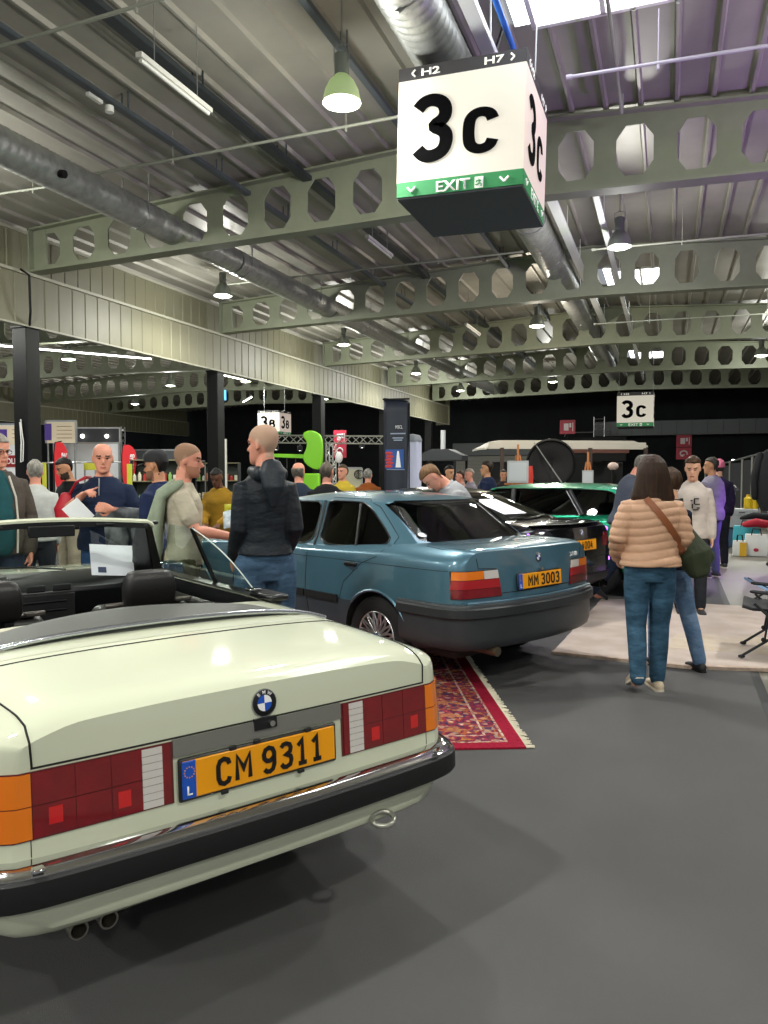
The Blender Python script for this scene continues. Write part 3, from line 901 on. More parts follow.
def seat(root, x, y, m=M_LEATHER, headrest=True, zoff=0, wide=.25, bz=.93):
    s = MB().box((x, y + .28, .42 + zoff), (.50, .52, .16)).build('seat', m, root, bevel=.05, bseg=3)
    T = Matrix.Translation((x, y, .48 + zoff)) @ Matrix.Rotation(rad(12), 4, 'X')
    MB().box((0, 0, (bz - .48) / 2), (.50, .14, bz - .46), T).build('seat_back', m, s, bevel=.05, bseg=4)
    if headrest:
        T = Matrix.Translation((x, y - .09, .0)) @ Matrix.Rotation(rad(6), 4, 'X')
        rg = []
        for z, wx, wy in ((.0, .085, .025), (.008, .12, .042), (.04, .130, .052), (.10, .132, .056), (.15, .122, .05), (.178, .108, .038), (.188, .08, .02)):
            rg.append([((wx * (abs(math.cos(a)) ** .35) * (1 if math.cos(a) > 0 else -1)), wy * (abs(math.sin(a)) ** .5) * (1 if math.sin(a) > 0 else -1), z + bz - .0) for a in np.linspace(0, 2 * PI, 33)[:-1]])
        h = MB().rings(rg, T=T).build('headrest', m, s, smooth=50)
        for q in (-.06, .06): MB().cyl((q, .01, bz - .06), (q, .01, bz + .01), .007, 8, T=T).build('headrest_post', M_CHROME, h)
    return s

def steering_wheel(root, x, y, z):
    T = Matrix.Translation((x, y, z)) @ Matrix.Rotation(rad(68), 4, 'X')
    mb = MB(); mb.tube([(.185 * math.cos(a), .185 * math.sin(a), 0) for a in np.linspace(0, 2 * PI, 33)], .014, 8, T)
    mb.tube([(-.18, 0, 0), (0, -.01, -.02), (.18, 0, 0)], .018, 8, T).tube([(0, 0, -.02), (0, -.18, 0)], .02, 8, T).ell((0, 0, -.01), (.06, .06, .03), 14, 8, T)
    return mb.build('steering_wheel', M_TRIM, root, smooth=50)

def mirror(root, x, y, z, m, s):
    mb = MB(); mb.ell((x + s * .10, y, z), (.095, .06, .065), 18, 10).tube([(x - s * .02, y + .03, z - .04), (x + s * .06, y + .01, z - .02)], .025, 8)
    o = mb.build('door_mirror', m, root, smooth=60)
    MB().box((x + s * .10, y - .058, z), (.14, .008, .095)).build('mirror_glass', mat('mirror glass', 'cfd4d8', .03, metal=1), o, bevel=.003)
    return o

def bumper(root, bv, path, prof, m, name='bumper'):
    mb = MB(); mb.sweep(path, prof); return mb.build(name, m, root, smooth=35)

# ================= white open convertible (foreground)
def white_car():
    root = thing('convertible_car', 'white open convertible with square tail lamps and yellow plate CM 9311', 'car', (-1.146, 2.007, 0), rad(148.5 - 90))
    P = mat('ivory white paint', 'cdd1b8', .55, coat=1.0, spec=.3)
    K = [  # y, W, ZB, ZM, ZS, ZT, crown, edge
        (0.00, .700, .36, .55, .825, .853, .034, .050),
        (.035, .752, .33, .55, .832, .866, .040, .055),
        (.09, .782, .31, .55, .840, .874, .046, .060),
        (.20, .802, .28, .55, .846, .880, .045, .065),
        (.60, .818, .24, .55, .850, .889, .046, .070),
        (1.2, .822, .22, .55, .855, .900, .040, .060),
        (2.2, .822, .20, .55, .860, .905, .020, .045),
        (3.0, .820, .20, .55, .862, .905, .018, .045),
        (3.6, .812, .22, .55, .835, .870, .022, .05),
        (4.05, .795, .24, .54, .79, .82, .022, .05),
        (4.20, .77, .28, .52, .74, .775, .02, .05),
        (4.26, .73, .33, .5, .70, .735, .02, .05)]
    cock = MB().prism([(-.64, 1.16), (.64, 1.16), (.68, 1.35), (.68, 2.70), (.60, 2.92), (-.60, 2.92), (-.68, 2.70), (-.68, 1.35)], 'z', .34, 1.4).build('cut', M_TRIM)
    # recess round the number plate
    body, bv = car_body(root, K, [P, M_UNDER, M_TRIM], (.98, 3.55), .335, lean=.06, cut=[cock], nose=.012)
    # tail lamps
    for s in (-1, 1):
        base = None
        segs = [(.295, .318, M_RED), (.318, .375, M_CLEAR), (.375, .458, M_RED), (.458, .55, M_RED), (.55, .655, M_RED), (.657, .763, M_AMBER)]
        h = patch(root, bv, [(s * .287, .603), (s * .763, .603), (s * .763, .775), (s * .287, .775)], 'rear', mat('lamp rim', '5a0a10', .25, coat=1), 'tail_lamp', out=.004, nx=30, th=.03)
        for a, b, m in segs:
            lo, hi = .607, .771
            if m is M_RED and a > .36:
                for z0, z1 in ((lo, .687), (.690, hi)):
                    patch(h, bv, [(s * (a + .001), z0), (s * (b - .001), z0), (s * (b - .001), z1), (s * (a + .001), z1)], 'rear', m, 'red_lens', out=.0065, nx=6, nz=3, th=.006)
            elif m is M_RED:
                patch(h, bv, [(s * a, lo), (s * b, lo), (s * b, hi), (s * a, hi)], 'rear', m, 'red_lens', out=.0065, nx=3, nz=3, th=.006)
            elif m is M_CLEAR:
                for q in range(8):
                    z0 = lo + (hi - lo) * q / 8; z1 = z0 + (hi - lo) / 8 * (.93)
                    patch(h, bv, [(s * a, z0), (s * b, z0), (s * b, z1), (s * a, z1)], 'rear', m, 'clear_lens', out=.0068, nx=3, nz=2, th=.006)
            else:
                for z0, z1 in ((lo, .687), (.690, hi)):
                    patch(h, bv, [(s * a, z0), (s * b, z0), (s * b, z1), (s * a, z1)], 'rear', m, 'amber_lens', out=.0068, nx=14, nz=3, th=.006)
        for cx, cz in ((.425, .65), (.60, .655)):
            q, nn = on_rear(bv, s * cx, cz)
            patch(h, bv, [(s * (cx - .017), cz - .022), (s * (cx + .017), cz - .022), (s * (cx + .017), cz + .022), (s * (cx - .017), cz + .022)], 'rear', M_REDLIT, 'reflector', out=.0078, nx=2, nz=2, th=.002)
    # garnish strip and plate
    patch(root, bv, [(-.286, .728), (.286, .728), (.286, .778), (-.286, .778)], 'rear', mat('satin grey strip', '8b8a84', .35, metal=.5), 'plate_garnish', out=.006, nx=10, nz=2, th=.01)
    patch(root, bv, [(-.03, .752), (.045, .752), (.045, .786), (-.03, .786)], 'rear', M_TRIM, 'lock_cover', out=.012, nx=4, nz=2, th=.015)
    q, nn = on_rear(bv, .025, .766)
    MB().cyl(q, q + nn * .022, .009, 14).build('boot_lock', M_CHROME, root, smooth=40)
    q, nn = on_rear(bv, 0, .657)
    tilt = math.atan2(nn.z, -nn.y)
    T = Matrix.Translation(q + nn * .004 + Vector((-.008, 0, .004))) @ Matrix.Rotation(-tilt, 4, 'X')
    pl = number_plate(root, T, ('CM', '9311'), m_frame=mat('plate frame dark', '1a1a1a', .4))
    for x, z in ((-.13, -.062), (.13, -.062), (-.10, .060), (.16, .060), (-.02, .062)):
        MB().box((x, -.008, z), (.022, .01, .012), T).build('plate_clip', M_RUBBER, pl, bevel=.002)
    q, nn = on_rear(bv, .01, .828)
    x, y, z = Vector((1, 0, 0)), nn.cross(Vector((1, 0, 0))), nn
    roundel(root, Matrix.Translation(q) @ Matrix((x, y, z)).transposed().to_4x4())
    # panel gaps
    for s in (-1, 1):
        seam(root, bv, [(s * .652, .0, .785), (s * .655, .01, .845), (s * .662, .05, .90), (s * .672, .12, .92), (s * .685, .25, .92), (s * .695, .45, .92), (s * .695, .585, .92)], 'near', r=.003, lift=.0006)
        seam(root, bv, [(s * .66, .61), (s * .66, .56)], 'rear', r=.0015)
    seam(root, bv, [(-.695, .585), (0, .60), (.695, .585)], 'top', r=.0035)
    seam(root, bv, [(-.655, .782), (.655, .782)], 'rear', r=.003, m=M_GAP)
    seam(root, bv, [(-.70, .64), (0, .655), (.70, .64)], 'top', r=.0018, m=mat('grey crease', 'a8aa98', .4))  # second thin line across the deck, greyer than the paint
    for s in (-1, 1):
        seam(root, bv, [(1.42, .86), (1.40, .6), (1.50, .32), (2.6, .28), (2.66, .5), (2.70, .84)], 'side', s=s)
        seam(root, bv, [(.35, .47), (1.0, .70), (3.2, .66), (4.1, .62)] if False else [(1.36, .62), (3.1, .62)], 'side', M_RUBBER, r=.012, name='side_moulding', s=s)
    # soft top cover behind the cockpit
    G = mat('dark grey hood cover', '41443f', .6)
    g = []
    for j in range(9):
        f = j / 8; row = []
        for i in range(25):
            a = -1 + 2 * i / 24; x = a * (.72 - .04 * f)
            yb = .80 - .05 * a * a; ye = 1.10 + .10 * math.cos(a * 2.2) * (1 - abs(a) ** 3) - .04 * abs(a)
            y = yb + (ye - yb) * f
            z = .938 + .012 * math.sin(PI * min(1, f * .62)) * (1 - abs(a) ** 4) + .012 * math.cos(a * 2) - .045 * abs(a) ** 6
            row.append((x, y, z))
        g.append(row)
    c = MB().sheet(g).build('hood_cover', G, root, smooth=70, recalc=False)
    md = c.modifiers.new('s', 'SOLIDIFY'); md.thickness = .03; md.offset = -1
    mb = MB(); mb.tube([(x * .725, .795 - .05 * x * x, .950 + .012 * math.cos(x * 2) - .045 * abs(x) ** 6) for x in np.linspace(-1, 1, 21)], .010, 8); mb.build('chrome_strip', mat('polished strip', 'b8bbc2', .15, metal=.9), root, smooth=60)
    for s in (-1, 1):
        mb = MB(); mb.box((s * .70, 1.2, .945), (.10, .22, .03)); mb.build('hood_latch_cover', M_TRIM, root, bevel=.012)
        MB().box((s * .66, 1.28, .967), (.07, .05, .012)).build('latch', M_CHROME, root, bevel=.003)
    # bumpers
    def path(off=0.0, wrap=.55):
        p = [(-.800 - off, wrap), (-.790 - off, .14), (-.765 - off, .02), (-.715 - off * .7, -.035 - off * .7), (-.5, -.055 - off), (0, -.068 - off), (.5, -.055 - off), (.715 + off * .7, -.035 - off * .7), (.765 + off, .02), (.790 + off, .14), (.800 + off, wrap)]
        q = [p[0]]; c = chaikin(p[1:-1], 2, closed=False); return q + c + [p[-1]]
    bumper(root, bv, path(), [(-.05, .545), (-.03, .558), (-.008, .557), (.020, .549), (.030, .540), (.030, .525), (.010, .510), (-.05, .51)], M_CHROME, 'rear_bumper')
    bumper(root, bv, path(), [(-.03, .525), (.034, .534), (.041, .528), (.044, .472), (.036, .458), (.01, .450), (-.03, .450)], M_RUBBER, 'bumper_rubber')
    mb = MB(); rg = []
    for x in np.linspace(-.74, .74, 25):
        k = max(0, (abs(x) - .62) / .12); zl = .366 + .07 * k; yy = -.035 + .05 * (abs(x) / .74) ** 4
        rg.append([(x, yy, .47), (x, yy - .012, zl + .02), (x, yy - .004, zl), (x, yy + .08, zl), (x, yy + .08, .47)])
    mb.rings(rg); mb.build('rear_valance', P, root, smooth=40)
    for s in (-1, 1): MB().box((s * .66, -.070, .556), (.03, .03, .010)).build('bumper_bracket', M_CHROME, root, bevel=.004)
    mb = MB(); mb.tube([(.415 + .042 * math.cos(a), -.065 + .028 * math.sin(a), .378 + .012 * math.sin(a)) for a in np.linspace(0, 2 * PI, 25)], .009, 8); mb.build('towing_eye', mat('towing steel', 'b5b5a8', .35, metal=.6), root, smooth=60)
    for x in (-.535, -.455): MB().lathe([(.024, -.02), (.026, .16), (.026, .17), (.021, .17), (.021, .0)], 18, Matrix.Translation((x, .215, .300)) @ Matrix.Rotation(PI / 2, 4, 'X')).build('exhaust_tip', mat('exhaust steel', '9a958c', .3, metal=.9), root, smooth=50)
    MB().cyl((-.465, .2, .26), (-.465, 1.4, .27), .05, 16).ell((-.42, .35, .27), (.2, .2, .09)).build('silencer', mat('silencer', '2d2b29', .6, metal=.5), root, smooth=60)
    bumper(root, bv, [(x, 4.31 - .3 * (abs(x) / .8) ** 6 * .6) for x in np.linspace(.8, -.8, 17)], [(-.03, .38), (.05, .38), (.06, .52), (-.03, .54)], M_CHROME, 'front_bumper')
    for s in (-1, 1):
        for ya in (.98, 3.55): wheel(root, s * .80, ya, .30, .19, 'cross')
        for q in (.48, .66): MB().lathe([(0, .02), (.07, .02), (.078, 0), (.078, -.03)], 20, Matrix.Translation((s * q, 4.255, .62)) @ Matrix.Rotation(-PI / 2, 4, 'X')).build('headlamp', M_CLEAR, root, smooth=60)
    # windscreen frame, header, wipers
    hz = lambda x: 1.300 - .05 * (x / .56) ** 4 * .5
    top = [(x, 2.32 + .09 * (1 - (x / .52) ** 2), 1.278 - .022 * (x / .52) ** 2) for x in np.linspace(-.52, .52, 15)]
    bot = [(x, 2.68 + .30 * (1 - (x / .67) ** 2), .915) for x in np.linspace(-.67, .67, 15)]
    rg = []
    for x, y, z in [(-.545, 2.29, 1.238)] + top + [(.545, 2.29, 1.238)]:
        rg.append([(x, y - .03, z - .010), (x, y - .03, z + .003), (x, y - .01, z + .013), (x, y + .03, z + .008), (x, y + .035, z - .012), (x, y, z - .018)])
    fr = MB().rings(rg).build('windscreen_header', P, root, smooth=60)
    MB().rings([[(x, y - .036, z - .040), (x, y - .036, z - .009), (x, y, z - .016), (x, y, z - .040)] for x, y, z in top]).build('header_trim', M_TRIM, fr)
    ws = MB().sheet([[(b[0] * (1 - f) + a[0] * f, b[1] * (1 - f) + a[1] * f + .02 * math.sin(PI * f), b[2] * (1 - f) + a[2] * f) for a, b in zip(top, bot)] for f in np.linspace(0, 1, 7)]).build('windshield', glass_mat('pale screen glass', (.80, .86, .82)), root, smooth=80, recalc=False)
    for s in (-1, 1):
        o3 = [(s * .745, 2.62, .90), (s * .64, 2.46, 1.09), (s * .54, 2.285, 1.245)]; i3 = [(s * .60, 2.80, .90), (s * .535, 2.60, 1.09), (s * .475, 2.36, 1.26)]; b3 = [(s * .67, 2.60, .90), (s * .58, 2.44, 1.09), (s * .50, 2.28, 1.235)]
        MB().rings([[a, b, c] for a, b, c in zip(o3, i3, b3)]).build('windscreen_pillar', M_TRIM, root, bevel=.006)
    MB().tube([(-.3, 2.37, 1.235), (-.30, 2.33, 1.215)], .008, 6).box((0, 2.33, 1.22), (.24, .025, .06)).build('rear_view_mirror', M_TRIM, root, bevel=.01)
    for x in (-.42, .42): MB().box((x, 2.345, 1.245), (.36, .02, .02)).build('sun_visor', M_TRIM, root, bevel=.006)
    for x0, x1 in ((-.25, -.62), (.25, -.22)):
        MB().tube([(x0, 3.0, .93), ((x0 + x1) / 2, 2.93, .965), (x1, 2.85, .985)], .006, 6).build('wiper', M_TRIM, root)
        MB().tube([(x1 - .22, 2.83, .99), (x1, 2.85, .985), (x1 + .22, 2.90, .97)], .005, 6).build('wiper', M_TRIM, root)
    # door glass up on the right side: big pane, black edge strip, quarter pane
    for s in (-1, 1):
        def sx(z): return s * (.775 - .16 * (z - .88) / .35)
        dg = [(2.62, .90), (1.91, .875), (1.895, 1.236), (2.26, 1.246)]
        MB().add([(sx(z), y, z) for y, z in dg], [(0, 1, 2, 3)]).build('door_window', glass_mat('side glass', (.66, .78, .72), ior=1.35), root, recalc=False)
        qg = chaikin([(1.90, .885), (1.40, .885), (1.45, .95), (1.52, 1.04), (1.63, 1.13), (1.78, 1.20), (1.885, 1.236)], 2, closed=False)
        MB().add([(sx(z), y, z) for y, z in qg], [tuple(range(len(qg)))]).build('quarter_window', glass_mat('side glass', (.66, .78, .72), ior=1.35), root, recalc=False)
        MB().tube([(sx(.85) , 1.905, .86), (sx(1.05), 1.90, 1.05), (sx(1.236), 1.89, 1.238)], .013, 6).build('window_edge_seal', M_TRIM, root, smooth=60)
        MB().tube([(sx(z), y, z) for y, z in qg[2:]], .0035, 5).build('glass_edge', mat('glass edge', 'c8d4cc', .15), root)
        MB().rings([[(s * .70, y, .885), (s * .80, y, .885), (s * .80, y, .915), (s * .76, y, .925), (s * .70, y, .925)] for y in (1.25, 2.0, 2.85)]).build('door_capping', M_TRIM, root)
        mirror(root, s * .78, 2.86, .895, mat('dark teal mirror shell', '123038', .25, coat=1), s)
        MB().box((s * .60, 2.1, .64), (.05, 1.3, .45)).build('door_card', M_LEATHER, root, bevel=.02)
    # cabin
    d = MB().prism([(2.62, .70), (2.60, .86), (2.68, .905), (2.99, .93), (2.99, .62)], 'x', -.64, .64).build('dashboard', M_TRIM, root, bevel=.02)
    MB().box((.02, 2.60, .76), (.34, .03, .16)).box((0, 2.58, .80), (.28, .02, .008)).box((0, 2.58, .75), (.28, .02, .008)).build('centre_console', M_RUBBER, d, bevel=.01)
    MB().prism([(2.60, .84), (2.63, .95), (2.80, .96), (2.84, .9)], 'x', -.58, -.15).build('instrument_hood', M_TRIM, d, bevel=.02)
    for x in (-.02, .12): MB().box((x, 2.60, .875), (.10, .012, .035)).build('air_vent', M_RUBBER, d, bevel=.004)
    steering_wheel(root, -.36, 2.40, .82)
    MB().box((0, 2.0, .42), (.2, 1.1, .25)).build('tunnel', M_LEATHER, root, bevel=.03)
    for x in (-.42, .31):
        st = seat(root, x, 1.92, bz=.862)
        MB().tube([(x - .20, 1.80, .868), (x + .20, 1.80, .868)], .014, 8).build('seat_top_bar', mat('satin rail', '6b6560', .3, metal=.6), st, smooth=60)
        MB().box((x + .20 * (1 if x > 0 else 1), 1.79, .872), (.09, .03, .022)).build('belt_guide', mat('satin rail', '6b6560', .3, metal=.6), st, bevel=.006)
    MB().box((0, 1.42, .46), (1.16, .46, .20)).build('rear_bench', M_LEATHER, root, bevel=.05, bseg=3)
    MB().box((0, 1.22, .70), (1.16, .14, .40)).build('rear_backrest', M_LEATHER, root, bevel=.05, bseg=3)
    return root, bv
wc, wc_bv = white_car()

# ================= teal four door sedan
def sedan():
    root = thing('sedan_car', 'blue teal four door sedan with yellow plate MM 3003 and dark bumpers', 'car', (-.894, 5.62, 0), rad(153 - 90))
    P = mat('teal blue metallic paint', '4c7486', .34, metal=.4, coat=1.0)
    B = mat('dark grey sill paint', '3a4148', .4, coat=.3)
    BM = mat('charcoal bumper plastic', '34383b', .42)
    K = [(0.07, .745, .40, .60, .90, .985, .016, .08),
         (.10, .785, .38, .60, .905, .992, .018, .09),
         (.17, .812, .34, .60, .912, 1.000, .020, .10),
         (.30, .828, .30, .60, .918, 1.006, .022, .11),
         (.60, .842, .25, .60, .922, 1.010, .018, .11),
         (1.0, .849, .22, .60, .920, .990, .010, .10),
         (1.6, .849, .20, .60, .905, .955, .006, .07),
         (2.6, .848, .20, .60, .895, .930, .006, .06),
         (3.1, .846, .20, .60, .880, .925, .020, .08),
         (3.7, .835, .22, .58, .83, .86, .03, .10),
         (4.15, .80, .26, .56, .74, .765, .03, .10),
         (4.30, .76, .30, .54, .68, .70, .03, .08),
         (4.36, .70, .34, .52, .63, .66, .02, .06)]
    cab = MB().prism([(-.62, .95), (.62, .95), (.66, 1.2), (.66, 2.75), (.60, 2.95), (-.60, 2.95), (-.66, 2.75), (-.66, 1.2)], 'z', .36, 1.3).build('cut', M_TRIM)
    body, bv = car_body(root, K, [P, B, M_UNDER, M_TRIM], (.86, 3.56), .352, lean=.05, cut=[cab], two_tone=lambda c: c.z < .565 and c.y > .2, nose=.015, bow=.09)
    # greenhouse
    rear_win = chaikin([(-.20, .90), (1.28 - .10, 1.24), (1.28, 1.30)], 1, closed=False)
    spec = dict(z0=.93, z1=1.335, zr=1.392, yf0=3.02, yf1=2.32, yr0=.44, yr1=1.02, w0=.765, w1=.615, bow=.30, corner=.05, taper_r=.87,
                windows=[chaikin([(1.755, .955), (1.765, 1.30), (2.22, 1.295), (2.40, 1.24), (2.86, .965), (2.84, .945)], 2, k=.12),
                         chaikin([(1.665, .965), (1.675, 1.295), (1.60, 1.312), (1.26, 1.308), (1.16, 1.26), (.885, 1.06), (.885, 1.02), (.97, .975)], 2, k=.15)],
                front=chaikin([(-.70, .96), (.70, .96), (.555, 1.315), (-.555, 1.315)], 1, k=.06),
                rear=chaikin([(-.60, 1.02), (.60, 1.02), (.56, 1.325), (-.56, 1.325)], 1, k=.08), g_rear=glass_mat('dark rear glass', (.66, .74, .71), ior=1.6))
    g, gbv, rw = greenhouse(root, spec, P)
    # window surrounds, quarter divider, seams
    for s in (-1, 1):
        def side_line(pts, r, m, name, par, lift=.0):
            Pp = []
            for y, z in densify(pts, .05):
                h, nn = on_side(gbv, y, z, s)
                if h is None or abs(h.x) < .5: h = Vector((s * (.765 - .15 * (z - .93) / .4), y, z)); nn = Vector((s, 0, 0))
                Pp.append(h + nn * lift)
            return MB().tube(Pp, r, 6).build(name, m, par, smooth=60)
        for poly in spec['windows']:
            c = (sum(p[0] for p in poly) / len(poly), sum(p[1] for p in poly) / len(poly))
            po = [(c[0] + (p[0] - c[0]) * 1.012, c[1] + (p[1] - c[1]) * 1.03) for p in poly]
            side_line(po + [po[0]], .007, M_TRIM, 'window_seal', root)
        X = lambda z: s * (.765 - .12 * (z - .93) / .4 - .012)
        MB().tube([(X(.96), 1.19, .96), (X(1.30), 1.245, 1.30)], .012, 6).build('window_divider', M_TRIM, root)
        side_line([(1.71, .94), (1.72, 1.315)], .014, M_TRIM, 'pillar_trim', root)
        side_line([(1.72, 1.34), (1.25, 1.335), (1.08, 1.28), (.80, 1.06), (.83, .99)], .0028, M_GAP, 'panel_gap', root)
        seam(root, bv, [(.80, 1.0), (.86, .92), (1.02, .86), (1.22, .70), (1.27, .56)], 'side', s=s)
        seam(root, bv, [(1.71, .93), (1.715, .60), (1.66, .27), (1.30, .27)], 'side', s=s)
        seam(root, bv, [(2.86, .92), (2.84, .6), (2.80, .27), (1.66, .27)], 'side', s=s)
        seam(root, bv, [(3.0, .85), (2.2, .86), (1.2, .868), (.16, .868)], 'side', s=s, r=.0022)
        seam(root, bv, [(.86 + .358 * math.cos(a), .31 + .358 * math.sin(a)) for a in np.linspace(.75, PI - .1, 22)], 'side', P, r=.012, name='arch_lip', s=s)
        seam(root, bv, [(3.56 + .358 * math.cos(a), .31 + .358 * math.sin(a)) for a in np.linspace(.2, PI - .2, 22)], 'side', P, r=.012, name='arch_lip', s=s)
        patch(root, bv, [(1.28, .535), (1.70, .535), (1.70, .59), (1.28, .59)], 'side', M_RUBBER, 'side_moulding', out=.010, s=s, nx=8, nz=2, th=.012)
        patch(root, bv, [(1.72, .535), (2.82, .535), (2.82, .59), (1.72, .59)], 'side', M_RUBBER, 'side_moulding', out=.010, s=s, nx=14, nz=2, th=.012)
        for yh in (1.13, 2.0):
            h, nn = on_side(bv, yh, .842, s)
            o = MB().box(h + nn * .012, (.026, .145, .034)).build('door_handle', M_TRIM, root, bevel=.010, bseg=3)
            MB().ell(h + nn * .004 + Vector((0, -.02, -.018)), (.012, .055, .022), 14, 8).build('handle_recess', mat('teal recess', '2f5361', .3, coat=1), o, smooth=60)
        mirror(root, s * .80, 2.62, .99, P, s)
        for ya in (.86, 3.56): wheel(root, s * .835, ya, .312, .21, 'cross')
        # rear lamps
        L = patch(root, bv, [(s * .41, .680), (s * .798, .680), (s * .79, .872), (s * .445, .872)], 'rear', M_TRIM, 'tail_lamp', out=.004, nx=24, th=.03)
        patch(L, bv, [(s * .418, .686), (s * .795, .686), (s * .795, .745), (s * .428, .745)], 'rear', M_RED, 'red_lens', out=.012, nx=16, nz=3, th=.01)
        patch(L, bv, [(s * .428, .748), (s * .795, .748), (s * .79, .808), (s * .438, .808)], 'rear', mat('bright brake lens', 'a8141c', .15, coat=1), 'red_lens', out=.013, nx=16, nz=3, th=.01)
        patch(L, bv, [(s * .575, .811), (s * .79, .811), (s * .785, .868), (s * .58, .868)], 'rear', M_AMBER, 'amber_lens', out=.012, nx=12, nz=3, th=.01)
        patch(L, bv, [(s * .440, .811), (s * .572, .811), (s * .577, .868), (s * .450, .868)], 'rear', M_CLEAR, 'clear_lens', out=.012, nx=8, nz=3, th=.01)
    # boot lid lines
    for s in (-1, 1):
        seam(root, bv, [(s * .425, .70), (s * .455, .875), (s * .615, .885), (s * .63, .955)], 'rear')
        seam(root, bv, [(s * .64, .14), (s * .70, .30), (s * .69, .46)], 'top')
        seam(root, bv, [(s * .79, .655), (0, .655)], 'rear', r=.002)
    seam(root, bv, [(-.64, .10), (-.3, .05), (0, .035), (.3, .05), (.64, .10)], 'top', P, r=.006, name='boot_edge')
    seam(root, bv, [(-.43, .70), (.43, .70)], 'rear', r=.003)
    q, nn = on_rear(bv, .0, .765)
    tilt = math.atan2(nn.z, -nn.y)
    T = Matrix.Translation(q + nn * .004) @ Matrix.Rotation(-tilt, 4, 'X')
    number_plate(root, T, ('MM', '3003'), m_frame=M_PBLACK, stars=True)
    MB().cyl(q + Vector((0, -.03, .083)), q + Vector((0, .02, .083)), .012, 12).build('boot_lock', M_CHROME, root)
    q, nn = on_rear(bv, 0, .925)
    x, y, z = Vector((1, 0, 0)), nn.cross(Vector((1, 0, 0))), nn
    roundel(root, Matrix.Translation(q) @ Matrix((x, y, z)).transposed().to_4x4(), r=.036)
    q, nn = on_rear(bv, .50, .915)
    text_mesh('model_letters', '318i', mat('bright badge', 'd5d8da', .3, metal=.3), .034, .15, root, Matrix.Translation(q + nn * .004) @ Matrix.Rotation(-tilt, 4, 'X') @ Matrix.Rotation(rad(12), 4, 'Z'), .004, bold=.01)
    MB().tube([(-.50, .3, .31), (-.50, -.04, .305)], .034, 14).build('exhaust_tip', mat('exhaust brass grey', '7a705c', .4, metal=.8), root, smooth=50)
    MB().box((-.45, .35, .30), (.5, .35, .14)).build('silencer', mat('silencer', '2d2b29', .6, metal=.5), root, bevel=.05)
    # rear bumper
    p = [(-.852, .60), (-.850, .30), (-.835, .15), (-.80, .055), (-.70, -.008), (-.45, -.070), (0, -.105), (.45, -.070), (.70, -.008), (.80, .055), (.835, .15), (.850, .30), (.852, .60)]
    path = [p[0]] + chaikin(p[1:-1], 2, closed=False) + [p[-1]]
    bumper(root, bv, path, [(-.06, .64), (-.03, .650), (0, .643), (.006, .630), (.006, .560), (.0, .552), (-.006, .545), (-.006, .40), (-.02, .35), (-.05, .325), (-.06, .325)], BM, 'rear_bumper')
    bumper(root, bv, path, [(-.02, .545), (.014, .552), (.020, .560), (.020, .615), (.012, .625), (-.02, .625)], mat('bumper strip', '262a2c', .5), 'bumper_strip')
    bumper(root, bv, [(-.74, .035), (-.45, -.030), (0, -.062), (.45, -.030), (.74, .035)], [(-.02, .645), (.0, .662), (.012, .655), (.012, .645)], P, 'bumper_ledge')
    fp = [(.845, 3.95), (.83, 4.15), (.76, 4.34), (.5, 4.42), (0, 4.45), (-.5, 4.42), (-.76, 4.34), (-.83, 4.15), (-.845, 3.95)]
    bumper(root, bv, chaikin(fp, 2, closed=False), [(-.06, .25), (-.01, .25), (0, .35), (0, .56), (-.03, .58), (-.06, .58)], BM, 'front_bumper')
    for s in (-1, 1):
        MB().ell((s * .58, 4.30, .64), (.20, .08, .065), 20, 12).build('headlamp', M_CLEAR, root, smooth=60)
    # cabin
    d = MB().prism([(2.52, .72), (2.50, .90), (2.62, .955), (2.94, .965), (2.94, .62)], 'x', -.64, .64).build('dashboard', M_TRIM, root, bevel=.02)
    steering_wheel(root, -.36, 2.35, .87)
    CL = mat('charcoal seat cloth', '202226', .8)
    for x in (-.36, .36): seat(root, x, 1.85, CL, bz=.93, zoff=.02)
    MB().box((0, 1.35, .48), (1.24, .5, .18)).build('rear_bench', CL, root, bevel=.05, bseg=3)
    MB().box((0, 1.08, .74), (1.24, .16, .46)).build('rear_backrest', CL, root, bevel=.05, bseg=3)
    MB().box((0, .80, .955), (1.24, .42, .03)).build('parcel_shelf', mat('grey shelf cloth', '4c5052', .8), root, bevel=.01)
    for x in (-.36, .36): MB().box((x, 1.06, 1.02), (.24, .09, .13)).build('rear_headrest', CL, root, bevel=.035, bseg=3)
    # sticker and heater lines on the rear window
    rbv = BVHTree.FromPolygons([v.co for v in rw.data.vertices], [pp.vertices for pp in rw.data.polygons])
    h, nn = on_rear(rbv, -.53, 1.075)
    if h is not None:
        x = Vector((1, 0, 0)); y = nn.cross(x).normalized()
        MB().lathe([(0, .002), (.034, .002), (.035, .0)], 24, Matrix.Translation(h + nn * .003) @ Matrix((x, y, nn)).transposed().to_4x4() @ Matrix.Scale(1.25, 4, (1, 0, 0)) @ Matrix.Scale(.8, 4, (0, 1, 0))).build('oval_sticker', M_PAPER, rw)
    return root
bc = sedan()

